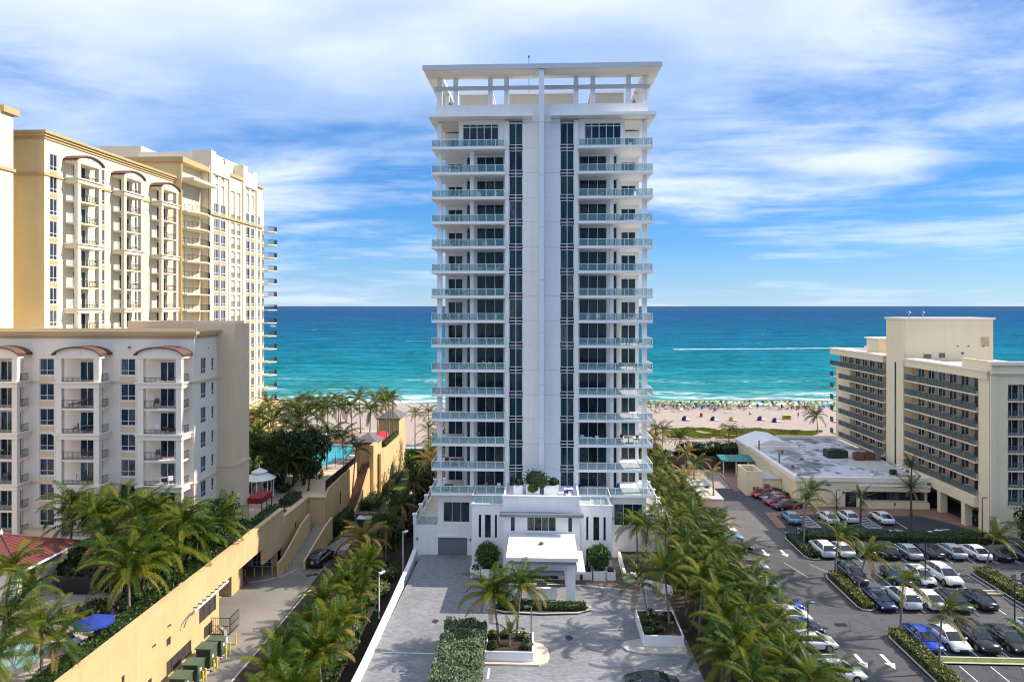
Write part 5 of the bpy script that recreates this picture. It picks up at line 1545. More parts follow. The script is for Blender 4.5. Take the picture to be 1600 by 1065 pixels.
for i, (x, y, lab) in enumerate(((-33.4, 141.5, 'closed red parasol beside the beach pavilion'), (-34.6, 113.5, 'closed red parasol at the pool corner'), (-37.0, 133.5, 'closed red parasol at the far pool edge'))):
    umbrella(x, y, DK, 1, 'red_fab', lab, 'closed red parasols by the pool', open_=False)
aw = thing('awning', 'pink red vaulted awning over the passage between the two golden pavilions', 'awning', (-30.4, 127.5, DK))
a = MB()
for k in range(6):
    t0, t1 = PI * k / 6, PI * (k + 1) / 6
    a.face((-30.6 - 1.5 * math.cos(t0), 123.5, 7.0 + 1.2 * math.sin(t0)), (-30.6 - 1.5 * math.cos(t1), 123.5, 7.0 + 1.2 * math.sin(t1)), (-30.6 - 1.5 * math.cos(t1), 130.5, 7.0 + 1.2 * math.sin(t1)), (-30.6 - 1.5 * math.cos(t0), 130.5, 7.0 + 1.2 * math.sin(t0)))
obj('fabric', a, M['red_fab'], aw)
for x in (-32.1, -29.1):
    for y in (123.6, 130.4): obj('post', MB().box(x - .04, x + .04, y - .04, y + .04, DK, 7.0), M['frame_dark'], aw)
aw = thing('awning', 'dark red canvas awning on black posts beside the near condominium', 'awning', (-36.6, 86, DK))
obj('fabric', MB().prism([(-37.9, 86.6), (-36.1, 86.6), (-36.1, 90.2), (-37.9, 90.2)], 7.3, 7.42), M['dark_red'], aw)
obj('valance', MB().box(-36.12, -36.08, 86.6, 90.2, 6.7, 7.3).box(-37.9, -36.12, 86.58, 86.62, 6.7, 7.3), M['dark_red'], aw)
for y in (86.8, 88.4, 90.0): obj('post', MB().box(-36.2, -36.12, y, y + .08, DK, 7.3), M['frame_dark'], aw)
# gazebo
gz = thing('gazebo', 'white round gazebo with two tier conical roof and slim columns on the garden terrace', 'gazebo', (-40.2, 95.8, DK))
g = MB(); g.cone((-40.2, 95.8), 2.3, .95, 7.7, 8.4, 12); obj('roof', g, M['white_clean'], gz)
g = MB(); g.cone((-40.2, 95.8), .95, .9, 8.4, 8.6, 12); g.cone((-40.2, 95.8), 1.15, .08, 8.6, 9.15, 12); g.cone((-40.2, 95.8), .07, .02, 9.15, 9.7, 6); obj('lantern', g, M['white_clean'], gz)
for k in range(8):
    a_ = 2 * PI * k / 8 + .2
    obj('column', MB().cone((-40.2 + 1.9 * math.cos(a_), 95.8 + 1.9 * math.sin(a_)), .09, .08, DK, 7.7, 8), M['white_clean'], gz)
obj('ring_beam', MB().cone((-40.2, 95.8), 2.05, 2.05, 7.55, 7.7, 12), M['white_clean'], gz)
obj('base', MB().cone((-40.2, 95.8), 2.2, 2.2, DK, DK + .15, 12), M['curb'], gz)
# chairs and loungers
def lounger_mesh():
    a = MB().ext('y', [(-.95, .30), (.35, .30), (.95, .75), (.95, .82), (.33, .38), (-.95, .38)], -.3, .3)
    b = MB()
    for x in (-.8, .3):
        for y in (-.27, .23): b.box(x, x + .05, y, y + .05, 0, .3)
    return a, b
_la, _lb = lounger_mesh()
LM = {m_: (_la.mesh('cushion', M[m_]), _lb.mesh('legs', M['frame_dark'])) for m_ in ('white_clean', 'blue_fab', 'brown_wood', 'tan', 'grey_mid', 'yellow_fab')}
def lounger(x, y, z, rz, m_, lab, grp):
    t_ = thing('sun_lounger', lab, 'lounger', (x, y, z), rz, grp)
    child('cushion', LM[m_][0], t_); child('legs', LM[m_][1], t_)
def chair_parts():
    s = MB().box(-.25, .25, -.25, .25, .38, .46); k = MB().box(.2, .27, -.25, .25, .46, .95)
    l = MB()
    for x in (-.24, .2):
        for y in (-.24, .2): l.box(x, x + .04, y, y + .04, 0, .38)
    l.box(-.24, .24, -.28, -.24, .6, .64); l.box(-.24, .24, .24, .28, .6, .64)
    return s, k, l
_c = chair_parts()
CM = {m_: [q.mesh(n_, M[m_]) for q, n_ in zip(_c, ('seat', 'backrest', 'legs'))] for m_ in ('white_clean', 'blue_fab', 'brown_wood', 'grey_mid', 'yfab2', 'tan')}
def chair(x, y, z, rz, m_, lab, grp):
    t_ = thing('patio_chair', lab, 'chair', (x, y, z), rz, grp)
    for me in CM[m_]: child(me.name.split('.')[0], me, t_)
_t = [MB().box(-.55, .55, -.4, .4, .68, .73), MB().box(-.45, .45, -.3, .3, .0, .03).box(-.06, .06, -.06, .06, .03, .68)]
TM = {m_: [q.mesh(n_, M[m_]) for q, n_ in zip(_t, ('table_top', 'pedestal'))] for m_ in ('white_clean', 'brown_wood', 'grey_mid')}
def table(x, y, z, rz, m_, lab, grp):
    t_ = thing('patio_table', lab, 'table', (x, y, z), rz, grp)
    for me in TM[m_]: child(me.name.split('.')[0], me, t_)
lounger(-36.4, 54.6, DK, 2.2, 'brown_wood', 'brown reclined lounger left of the big blue parasol', 'terrace loungers')
lounger(-37.2, 53.2, DK, 2.9, 'blue_fab', 'blue lounger at the edge of the blue parasol shade', 'terrace loungers')
lounger(-35.5, 53.6, DK, 1.2, 'grey_mid', 'grey lounger under the blue parasol close to the hedge', 'terrace loungers')
lounger(-36.2, 52.6, DK, 2.9, 'white_clean', 'white lounger below the blue parasol nearest the camera', 'terrace loungers')
for i, (x, y) in enumerate(((-41.0, 58.3), (-40.2, 58.6), (-41.6, 57.6), (-40.5, 57.5))): chair(x, y, DK, i * 1.6, 'brown_wood', f'brown wicker chair at the terrace dining table, {ORD[i]} clockwise from the red roof pavilion', 'brown wicker chairs')
table(-40.9, 58.0, DK, .2, 'brown_wood', 'brown dining table among wicker chairs on the terrace', None)
for i, (x, y, w_) in enumerate(((-38, 126, .2), (-37.2, 134.2, 1.7), (-38.8, 134.4, 1.7), (-40.4, 134.6, 1.7), (-42, 134.4, 1.7), (-44.5, 125, 3), (-44.8, 123, 3), (-33.8, 119, .1), (-33.6, 121.5, .1), (-47, 141, 1.6), (-45, 141.3, 1.6), (-42.5, 141.5, 1.6), (-40, 141.2, 1.6))):
    lounger(x if i else -33.4, y if i else 117, DK, w_, 'white_clean' if i % 3 else 'tan', f'pale pool lounger, {ORD[i]} around the pool from the pavilion with the stairs', 'pool loungers')
# ------------------------------------------------------------------ cars
def car_meshes(kind):
    if kind == 'sedan':
        L, wd, belt, roof = 2.38, .91, .96, 1.44
        gh = [(-2.0, .99), (-1.55, 1.18), (-1.05, 1.36), (-.45, 1.45), (.15, 1.45), (.55, 1.37), (1.0, 1.17), (1.42, .95)]; rfi = (2, 5); st = [(-L, .45, .80, .74), (-2.25, .28, .95, .86), (-1.8, .22, 1.0, .91), (-.9, .20, .98, wd), (.9, .20, .95, wd), (1.3, .21, .93, .90), (1.95, .24, .84, .87), (2.25, .30, .74, .80), (L, .42, .62, .68)]
        wx = (-1.42, 1.45); wr = .33
    elif kind == 'hatch':
        L, wd, belt, roof = 2.1, .88, 1.0, 1.52
        gh = [(-2.02, 1.02), (-1.85, 1.25), (-1.5, 1.46), (-.7, 1.54), (.0, 1.53), (.45, 1.43), (.9, 1.2), (1.3, .98)]; rfi = (2, 5); st = [(-L, .4, .95, .78), (-1.98, .26, 1.02, .86), (-1.4, .22, 1.02, wd), (-.6, .20, 1.0, wd), (.9, .20, .98, wd), (1.3, .22, .95, .86), (1.8, .26, .84, .82), (2.0, .32, .72, .76), (L, .42, .60, .66)]
        wx = (-1.3, 1.3); wr = .32
    else:
        L, wd, belt, roof = 2.4, .96, 1.12, 1.74
        gh = [(-2.34, 1.14), (-2.2, 1.42), (-1.9, 1.66), (-.9, 1.74), (.1, 1.73), (.5, 1.63), (.95, 1.38), (1.35, 1.12)]; rfi = (2, 5); st = [(-L, .45, 1.05, .86), (-2.28, .30, 1.14, .93), (-1.8, .26, 1.15, wd), (-.9, .26, 1.14, wd), (.9, .26, 1.12, wd), (1.35, .27, 1.10, .94), (2.0, .30, 1.02, .91), (2.3, .36, .92, .86), (L, .5, .76, .76)]
        wx = (-1.42, 1.48); wr = .38
    b = MB(); n = 8
    for x, zb, zt, w in st:
        h = zt - zb
        ring = [(-w * .86, zb), (-w, zb + h * .22), (-w * 1.0, zb + h * .72), (-w * .90, zt), (w * .90, zt), (w, zb + h * .72), (w, zb + h * .22), (w * .86, zb)]
        b.v += [(x, y, z) for y, z in ring]
    for i in range(len(st) - 1):
        for k in range(n):
            k2 = (k + 1) % n
            b.f.append((i * n + k, (i + 1) * n + k, (i + 1) * n + k2, i * n + k2))
    b.f.append(tuple(range(n))); e = (len(st) - 1) * n; b.f.append(tuple(range(e + n - 1, e - 1, -1)))
    # greenhouse: a lofted glass shell with a painted roof skin and pillars
    wl, wu = wd * .88, wd * .68
    zlo = gh[0][1]; zhi = max(q[1] for q in gh)
    def gw(z): return wl + (wu - wl) * max(0, min(1, (z - zlo + .02) / (zhi - zlo))) ** 1.3
    g = MB(); r = MB()
    for (x, z) in gh:
        zb0 = belt - .06
        w_ = gw(z)
        g.v += [(x, -wl, zb0), (x, -w_, z - .03), (x, -w_ * .55, z), (x, w_ * .55, z), (x, w_, z - .03), (x, wl, zb0)]
    for i in range(len(gh) - 1):
        for k in range(5):
            g.f.append((i * 6 + k, (i + 1) * 6 + k, (i + 1) * 6 + k + 1, i * 6 + k + 1))
    ia, ib = rfi
    for i in range(ia, ib):
        (x0, z0), (x1, z1) = gh[i], gh[i + 1]
        w0, w1 = gw(z0) + .012, gw(z1) + .012
        P0 = [(x0, -w0, z0 - .06), (x0, -w0 + .02, z0 - .01), (x0, -w0 * .55, z0 + .014), (x0, w0 * .55, z0 + .014), (x0, w0 - .02, z0 - .01), (x0, w0, z0 - .06)]
        P1 = [(x1, -w1, z1 - .06), (x1, -w1 + .02, z1 - .01), (x1, -w1 * .55, z1 + .014), (x1, w1 * .55, z1 + .014), (x1, w1 - .02, z1 - .01), (x1, w1, z1 - .06)]
        for k in range(5): r.face(P0[k], P1[k], P1[k + 1], P0[k + 1])
    for s in (-1, 1):
        for seq in (gh[:ia + 1], gh[ib:]):
            r.tube([(x, s * (gw(z) + .0), z - .03) for x, z in seq], .042, 4)
        for xm, sl in (((gh[ia][0] + gh[ib][0]) / 2 + .12, .05), (gh[ia][0] + .12, -.28)):
            r.tube([(xm + sl, s * (wl + .005), belt - .02), (xm, s * (wu + .012), zhi - .05)], .036, 4)
        r.box(gh[-1][0] - .42, gh[-1][0] - .24, s * (wd + .02), s * (wd + .17), belt + .0, belt + .13)
    trim = MB()
    for s in (-1, 1):
        for x in wx:
            c = MB()
            pts = []
            for k in range(13):
                a = PI * 2 * k / 12
                pts.append((x + (wr + .07) * math.cos(a), wr + (wr + .07) * math.sin(a)))
            y0 = s * (wd - .06); y1 = s * (wd + .004)
            trim.ext('y', [(p[0], max(.12, p[1])) for p in pts[:-1]], min(y0, y1), max(y0, y1))
    trim.box(-L + .1, L - .1, -wd * .8, wd * .8, .18, .26)
    trim.box(L - .06, L + .012, -wd * .45, wd * .45, .38, .55)
    ty = MB(); ty.ext('y', [(wr * math.cos(PI * 2 * k / 14), wr * math.sin(PI * 2 * k / 14)) for k in range(14)], -.11, .11)
    rm = MB(); rm.ext('y', [(wr * .66 * math.cos(PI * 2 * k / 10), wr * .66 * math.sin(PI * 2 * k / 10)) for k in range(10)], -.125, .125)
    hl = MB().box(-.05, .05, -.19, .19, -.06, .06); tl = MB().box(-.04, .04, -.17, .17, -.07, .07)
    pltm = MB().box(-.01, .01, -.2, .2, -.06, .06)
    return dict(body=b.mesh('body', None, True), glass=g.mesh('windows', M['car_glass'], True), roof=r.mesh('roof', None, True), trim=trim.mesh('trim', M['tyre']),
                tyre=ty.mesh('tyre', M['tyre']), rim=rm.mesh('rim', M['rim']), hl=hl.mesh('headlight', M['lamp_clear']), tl=tl.mesh('tail_light', M['lamp_red']), pl=pltm.mesh('number_plate', M['paint']),
                L=L, wd=wd, wx=wx, wr=wr, st=st, roofz=roof, gh=gh)
CK = {k: car_meshes(k) for k in ('sedan', 'hatch', 'suv')}
CB = {}
def car(x, y, z, head, kind, colour, label, roofcol=None, group='parked cars', spare=False):
    """head = direction the bonnet points, degrees from +X"""
    k = CK[kind]
    key = (kind, colour)
    if key not in CB:
        bm1 = k['body'].copy(); bm1.materials.clear(); bm1.materials.append(CARS[colour])
        rm1 = k['roof'].copy(); rm1.materials.clear(); rm1.materials.append(CARS[colour])
        CB[key] = (bm1, rm1)
    t_ = thing('parked_car', label, 'car', (x, y, z), R(head), group)
    b = child('body', CB[key][0], t_)
    child('trim', k['trim'], b)
    child('windows', k['glass'], t_)
    child('roof', CB[key][1] if not roofcol else CB[(kind, roofcol)][1], t_)
    for wx_ in k['wx']:
        for s in (-1, 1):
            w_ = child('wheel', k['tyre'], t_, (wx_, s * (k['wd'] - .10), k['wr']))
            child('rim', k['rim'], w_)
    f, r_ = k['st'][-1], k['st'][0]
    for s in (-1, 1):
        child('headlight', k['hl'], t_, (k['L'] - .10, s * (k['wd'] - .26), f[1] + (f[2] - f[1]) * .9), (0, 0, -s * .35))
        child('tail_light', k['tl'], t_, (-k['L'] + .05, s * (k['wd'] - .27), r_[1] + (r_[2] - r_[1]) * .72), (0, 0, s * .2))
    child('number_plate', k['pl'], t_, (-k['L'] - .005, 0, r_[1] + .22))
    if spare:
        sw = child('spare_wheel', k['tyre'], t_, (-k['L'] - .10, 0, .95), (0, 0, R(90))); child('rim', k['rim'], sw)
    return t_
N_, S_d, E_, Wd = 90, -90, 0, 180
cars = [
 (37.4, 104.0, N_, 'sedan', 'light blue', 'pale blue sedan beside the brick corner and hatched bay'),
 (42.9, 104.2, N_, 'sedan', 'white', 'white sedan between the first hatched bay and the dark lamp post, before the restaurant'),
 (46.1, 104.6, N_, 'hatch', 'white', 'white hatchback left of the second hatched bay before the restaurant'),
 (51.0, 104.4, N_, 'sedan', 'white', 'white sedan right of the second hatched bay, before the long dark window'),
 (36.5, 90.6, N_, 'suv', 'white', 'white SUV with dark roof at the rounded end of the hedge island'),
 (39.1, 90.7, N_, 'sedan', 'white', 'white sedan right beside the white SUV at the hedge island'),
 (41.8, 90.9, N_, 'sedan', 'dark grey', 'dark grey sedan half hidden behind a palm at the long hedge'),
 (44.6, 90.4, N_, 'suv', 'black', 'black SUV backed by the long hedge'),
 (47.3, 90.5, N_, 'sedan', 'silver', 'silver sedan right of the black SUV by the long hedge'),
 (50.1, 90.6, N_, 'sedan', 'black', 'black sedan between two silver sedans by the long hedge'),
 (52.9, 90.6, N_, 'sedan', 'silver', 'silver blue sedan left of the last white sedan by the long hedge'),
 (55.7, 90.5, N_, 'sedan', 'white', 'white sedan at the right of the long hedge row'),
 (58.4, 90.5, N_, 'sedan', 'black', 'black sedan at the far right under the leaning palm'),
 (61.3, 90.6, N_, 'sedan', 'dark grey', 'dark grey sedan last of the long hedge row'),
 (36.5, 81.9, S_d, 'suv', 'black', 'black SUV nose to nose with the dark blue sedan by the yellow shrubs'),
 (41.6, 82.0, S_d, 'sedan', 'dark blue', 'dark blue sedan hidden behind the yellow palm crown'),
 (44.4, 81.9, S_d, 'hatch', 'white', 'small white hatchback beside the tall black lamp post'),
 (47.1, 82.1, S_d, 'suv', 'white', 'large white SUV with sunroof at the end of the grass strip row'),
 (36.4, 75.6, S_d, 'sedan', 'dark blue', 'dark blue sedan beside the yellow shrub island'),
 (39.0, 75.7, N_, 'suv', 'white', 'white SUV with rear window towards the camera in the middle row'),
 (41.7, 75.9, N_, 'sedan', 'white', 'white coupe with dark rear window in the middle row'),
 (44.4, 75.6, S_d, 'sedan', 'dark grey', 'dark grey sedan between the white coupe and the black sedan'),
 (47.1, 75.9, N_, 'sedan', 'black', 'black sedan at the right end of the middle row'),
 (36.3, 66.8, S_d, 'sedan', 'blue', 'bright blue sedan parked at the near grass strip'),
 (38.9, 66.9, S_d, 'sedan', 'white', 'white sedan with dark grille behind the near palm'),
 (41.6, 66.9, S_d, 'suv', 'black', 'black SUV near the lower right, partly behind fronds'),
 (44.3, 67.1, S_d, 'sedan', 'dark grey', 'dark grey sedan behind the near black SUV'),
 (48.2, 68.6, S_d, 'sedan', 'white', 'white sedan cut by the right edge of the picture'),
 (56.6, 80.6, 165, 'suv', 'black', 'long black van beyond the right yellow shrub island'),
 (33.6 + 4.3, 116.9, 195, 'sedan', 'red', 'bright red sedan nearest the golden service shed'),
 (38.6, 114.8, 195, 'sedan', 'light blue', 'grey blue sedan between the two red cars'),
 (38.4, 112.8, 195, 'sedan', 'red', 'red sedan right of the grey blue sedan beside the restaurant'),
 (38.9, 110.4, 195, 'sedan', 'maroon', 'dark maroon sedan at the end of the red car group'),
 (25.2, 105.5, E_, 'sedan', 'red', 'red car half hidden under the palms at the left of the lane'),
 (25.0, 100.4, E_, 'sedan', 'silver', 'silver car under the palms after the red car'),
 (25.1, 98.0, E_, 'sedan', 'white', 'white car under the palms opposite the brick strip'),
 (25.2, 95.0, E_, 'sedan', 'light blue', 'light blue car under the palms along the lane'),
 (25.3, 91.2, E_, 'sedan', 'black', 'black car under the palms at the painted arrows'),
 (25.0, 84.0, E_, 'suv', 'silver', 'silver SUV under the palms near the drain'),
 (25.2, 73.6, E_, 'sedan', 'blue', 'blue car below the pink flowering shrub'),
 (25.3, 71.0, E_, 'hatch', 'white', 'white hatchback below the blue car at the left stalls'),
 (25.2, 68.3, E_, 'sedan', 'dark blue', 'dark blue car between white cars at the left stalls'),
 (25.4, 65.7, E_, 'sedan', 'white', 'white car with dark windows beside the black lamp at the left stalls'),
 (25.3, 60.3, E_, 'sedan', 'white', 'white car at the bottom of the left stalls under fronds'),
 (65.5, 106.0, N_, 'sedan', 'black', 'black car parked inside the open garage of the hotel'),
]
_r = random.Random(3)
for x, y, hd, kd, c_, lab in cars:
    car(x + _r.uniform(-.12, .12), y + _r.uniform(-.15, .15), 0.012, hd + _r.uniform(-1.5, 1.5), kd, c_, lab)
car(-28.5, 87.2, LZ + .04, 84, 'suv', 'black', 'black off-road car with spare wheel at the end of the service road', spare=True)
car(-25.7, 89.2, LZ + .04, 88, 'suv', 'maroon', 'dark maroon SUV at the end of the service road by the lawn')
car(9.3, 57.6, 0.02, 4, 'sedan', 'dark grey', 'dark grey sedan on the driveway at the bottom edge, cut by fronds')
car(25.4, 117.5, 0.02, 0, 'sedan', 'silver', 'silver car at the end of the lane behind the low block wall')

# ------------------------------------------------------------------ lamps and signs
def lamp_post(x, y, z, h, m_, lab, heads=((.55, 0),), grp='parking lot lamp posts', base=.25):
    t_ = thing('lamp_post', lab, 'lamp post', (x, y, z), 0, grp)
    p = MB().cone((0, 0), .075, .05, base, h, 8).mesh('pole', M[m_]); child('pole', p, t_)
    child('base', MB().cone((0, 0), .16, .14, 0, base, 10).mesh('base', M['curb' if m_ != 'white_clean' else 'white_clean']), t_)
    for hx, hy in heads:
        a = MB().tube([(0, 0, h - .03), (hx * .6, hy * .6, h + .02)], .03, 5); ao = child('arm', a.mesh('arm', M[m_]), t_)
        d = Vector((hx, hy, 0)).normalized(); n_ = Vector((-d.y, d.x, 0)) * .17
        p0 = d * (Vector((hx, hy)).length * .55); p1 = Vector((hx, hy, 0)) * 1.25
        hb = MB().prism([tuple((p0 - n_)[:2]), tuple((p1 - n_)[:2]), tuple((p1 + n_)[:2]), tuple((p0 + n_)[:2])], h - .02, h + .10)
        child('lamp_head', hb.mesh('lamp_head', M['white_clean' if m_ == 'white_clean' else 'grey_metal']), t_)
lamp_post(44.0, 80.3, 0, 6.3, 'chain_dark', 'tall black lamp post beside the small white hatchback', ((.6, .0),))
lamp_post(46.7, 69.5, 0, 4.8, 'chain_dark', 'black lamp post right of the dark sedan row near the lower right', ((.5, .0),))
lamp_post(60.2, 96.0, 0, 6.0, 'chain_dark', 'black lamp post in front of the hotel corner', ((.5, .0),))
lamp_post(45.3, 106.9, 0, 4.0, 'chain_dark', 'black lamp post in front of the restaurant wall', ((.4, .0),))
lamp_post(24.6, 64.2, 0, 4.8, 'chain_dark', 'black lamp post among the palms at the left stalls', ((.5, .0),))
lamp_post(-17.2, 84.2, LZ, 5.2, 'white_clean', 'white twin headed lamp post nearer the tower on the driveway wall', ((.5, .1), (.3, -.3)), 'white lamp posts along the driveway wall')
lamp_post(-17.2, 71.7, LZ, 5.0, 'white_clean', 'white twin headed lamp post halfway along the driveway wall', ((.5, .1), (.3, -.3)), 'white lamp posts along the driveway wall')
lamp_post(-.95, 63.4, .15, 4.2, 'grey_metal', 'grey lamp post on the planted driveway island', ((-.5, -.2),), None)
lamp_post(-8.6, 60.4, 0, 3.2, 'grey_metal', 'short teal grey lamp post behind the silver hedge', ((.3, .1),), None)
def sign_post(x, y, z, h, w_, hh, m_, lab, name='sign'):
    t_ = thing(name, lab, 'sign', (x, y, z), 0)
    child('post', MB().tube([(0, 0, 0), (0, 0, h)], .03, 6).mesh('post', M['grey_metal']), t_)
    child('panel', MB().box(-w_ / 2, w_ / 2, -.06, -.03, h - hh, h).mesh('panel', M[m_]), t_)
blue_sign = M['white_grey']
sign_post(53.2, 78.6, 0.1, 2.2, .45, .6, 'white_grey', 'small pale blue sign standing in the right shrub island')
sign_post(28.2, 131.5, 0, 2.8, .7, 1.1, 'white_clean', 'white notice board on a post before the wooden fence')
for i, x in enumerate((37.9, 50.8)): sign_post(x + 3.4, 107.3, .1, 1.9, .3, .45, 'teal_roof', 'small teal sign on a post at the ' + ('first' if i == 0 else 'second') + ' row of restaurant stalls', 'parking_sign')
# ------------------------------------------------------------------ white driveway wall and planters
wl_ = thing('driveway_wall', 'low white retaining wall with coping along the left side of the driveway', 'wall', (-15.9, 60, LZ))
def wallseg(pts, w0, z0, z1, m_, parent, nm):
    b_ = MB()
    for a, b in zip(pts, pts[1:]):
        d = Vector((b[0] - a[0], b[1] - a[1])).normalized(); nr = Vector((-d.y, d.x)) * (w0 / 2)
        b_.prism([(a[0] - nr.x, a[1] - nr.y), (b[0] - nr.x, b[1] - nr.y), (b[0] + nr.x, b[1] + nr.y), (a[0] + nr.x, a[1] + nr.y)], z0, z1)
    obj(nm, b_, M[m_], parent)
pts = [(-15.6, 30), (-15.75, 50), (-15.7, 60), (-15.9, 72), (-16.2, 84), (-16.4, 87.95)]
wallseg(pts, .34, LZ - .05, .62, 'white', wl_, 'wall')
wallseg(pts, .52, .62, .72, 'white_clean', wl_, 'coping')
rw = thing('planter_wall', 'low white retaining wall holding the planting right of the forecourt', 'wall', (10.5, 84, 0))
wallseg([(9.9, 87.9), (9.75, 80.4), (11.8, 78.6), (14.6, 76.8)], .3, 0, 1.0, 'white', rw, 'wall')
struct('planting_bed', MB().prism([(10.05, 87.9), (9.95, 80.6), (11.9, 78.9), (16.5, 76.8), (24, 76.8), (24, 88), (16.8, 88)], 0.0, .8), 'soil')
obj('bench_block', MB().box(10.4, 12.0, 79.6, 80.4, .8, 1.1), M['white_clean'], rw)
def box_planter(x0, x1, y0, y1, h, lab, grp=None):
    t_ = thing('planter', lab, 'planter', ((x0 + x1) / 2, (y0 + y1) / 2, 0), 0, grp)
    b = MB(); w_ = .12
    b.box(x0, x1, y0, y0 + w_, 0, h); b.box(x0, x1, y1 - w_, y1, 0, h); b.box(x0, x0 + w_, y0 + w_, y1 - w_, 0, h); b.box(x1 - w_, x1, y0 + w_, y1 - w_, 0, h)
    obj('box', b, M['white_clean'], t_)
    obj('soil', MB().box(x0 + w_, x1 - w_, y0 + w_, y1 - w_, .02, h - .12), M['soil'], t_)
gp = 'white box planters by the entrance'
for x0, x1, h, lab in ((-8.45, -7.3, .95, 'small white box planter at the far left of the entrance'), (-7.15, -5.75, 1.15, 'large white box planter with round bush left of the entrance'), (-5.6, -4.6, .95, 'small white box planter next to the canopy, left side'),
                       (4.85, 5.95, .95, 'small white box planter next to the canopy, right side'), (6.1, 7.5, 1.15, 'large white box planter with round bush right of the entrance'), (7.65, 8.7, .95, 'small white box planter at the far right of the entrance')):
    box_planter(x0, x1, 80.4 if h > 1 else 80.6, 81.75, h, lab, gp)
box_planter(-5.15, -.75, 61.6, 65.4, 1.0, 'long white planter with two coconut palms on the driveway island')
box_planter(9.6, 13.4, 64.9, 70.4, 1.15, 'large white planter with a coconut palm at the right of the driveway')
for x0, x1, lab in ((-3.4, -2.3, 'white box planter left of the bush on the entrance roof terrace'), (-1.9, -.2, 'white box planter under the big bush on the entrance roof terrace'), (.3, 2.1, 'white box planter right of the bush on the entrance roof terrace')):
    t_ = thing('planter', lab, 'planter', ((x0 + x1) / 2, 84, 9.2))
    obj('box', MB().box(x0, x1, 83.4, 84.8, 9.2, 10.3), M['white_clean'], t_)
lb = thing('block_wall', 'pale yellow low block enclosure with flat top left of the lane', 'wall', (26.5, 110.5, 0))
obj('wall', MB().box(25.0, 28.2, 107.2, 107.5, 0, 2.1), M['hotel'], lb)
obj('wall', MB().box(27.9, 28.2, 107.5, 118.2, 0, 2.1), M['hotel'], lb)
obj('slab_top', MB().box(24.9, 28.3, 107.1, 113.4, 2.1, 2.3), M['curb'], lb)
obj('slab_top', MB().box(24.9, 28.3, 115.2, 119.4, 2.1, 2.3), M['curb'], lb)
fe = thing('fence', 'weathered dark wooden fence closing the end of the lane', 'fence', (31, 136.6, 0))
for k in range(52):
    x = 24.6 + k * .19
    obj('plank', MB().box(x, x + .17, 136.5, 136.54, .02, 2.5 + (.05 if k % 3 else 0)), M['wood_fence'], fe)
obj('rail', MB().box(24.6, 34.4, 136.56, 136.62, .6, .7).box(24.6, 34.4, 136.56, 136.62, 1.9, 2.0), M['wood_fence'], fe)

# ------------------------------------------------------------------ balcony furniture on the tower
def floor_name(k): return ORD[k] + ' level from the top'
_used = {}
def uniq(l):
    _used[l] = _used.get(l, 0) + 1
    return l if _used[l] == 1 else l.replace('balcony', 'other balcony')
fu = [(1, -12.2, 'c', 'white_clean'), (1, -11.3, 't', 'white_clean'), (1, -10.1, 'c', 'white_clean'), (2, -12.3, 'l', 'white_clean'), (2, -11.2, 'l', 'white_clean'), (2, -8.2, 'c', 'white_clean'), (2, -6.1, 'c', 'white_clean'),
      (3, -12.4, 'c', 'grey_mid'), (3, -10.6, 'c', 'grey_mid'), (3, -8.3, 'c', 'grey_mid'), (3, -6.9, 't', 'grey_mid'), (4, -12.0, 'l', 'tan'), (4, -10.0, 't', 'grey_mid'), (4, -9.6, 'c', 'tan'), (4, -7.4, 'c', 'tan'),
      (5, -12.3, 'c', 'white_clean'), (5, -10.8, 't', 'white_clean'), (5, -8.0, 'c', 'white_clean'), (5, -6.1, 'l', 'white_clean'), (6, -12.4, 'c', 'brown_wood'), (6, -10.7, 'l', 'brown_wood'), (6, -7.9, 't', 'brown_wood'),
      (7, -12.5, 'c', 'grey_mid'), (7, -11.0, 't', 'white_clean'), (7, -8.6, 'c', 'white_clean'), (7, -6.0, 'c', 'white_clean'), (8, -11.6, 'l', 'brown_wood'), (8, -7.0, 'l', 'brown_wood'), (9, -12.6, 'c', 'white_clean'), (9, -11.4, 't', 'brown_wood'), (9, -10.2, 'c', 'white_clean'),
      (9, -7.7, 'c', 'yfab2'), (9, -6.6, 'c', 'yfab2'), (10, -12.0, 't', 'brown_wood'), (10, -10.8, 'c', 'brown_wood'), (13, -12.4, 'c', 'brown_wood'), (13, -11.4, 't', 'brown_wood'), (13, -10.4, 'c', 'brown_wood'), (14, -12.0, 't', 'brown_wood'), (14, -8.0, 'l', 'tan'), (14, -5.6, 'c', 'white_clean'),
      (2, 7.0, 'l', 'white_clean'), (2, 10.8, 'c', 'brown_wood'), (2, 11.9, 'c', 'white_clean'), (3, 6.3, 'c', 'grey_mid'), (3, 8.4, 't', 'grey_mid'), (3, 10.2, 'c', 'grey_mid'), (3, 11.6, 'l', 'white_clean'), (0, 11.5, 'c', 'white_clean'), (7, 6.0, 'c', 'white_clean'), (7, 7.4, 'c', 'white_clean'), (7, 10.0, 'c', 'white_clean'), (7, 12.0, 'l', 'white_clean'),
      (8, 6.0, 'l', 'brown_wood'), (8, 9.8, 'c', 'grey_mid'), (8, 11.0, 't', 'grey_mid'), (8, 12.2, 'l', 'grey_mid'), (9, 5.4, 'c', 'blue_fab'), (9, 6.8, 'l', 'blue_fab'), (9, 9.9, 'c', 'blue_fab'), (9, 11.0, 't', 'white_clean'), (9, 12.0, 'c', 'blue_fab'), (9, 12.9, 'l', 'white_clean'),
      (11, 11.8, 't', 'white_clean'), (12, 5.4, 'c', 'white_clean'), (12, 6.0, 't', 'white_clean'), (12, 7.3, 'c', 'white_clean'), (12, 10.2, 'c', 'brown_wood'), (12, 11.2, 't', 'brown_wood'), (12, 12.2, 'c', 'brown_wood'), (14, 5.2, 'c', 'blue_fab'), (14, 9.8, 'c', 'blue_fab')]
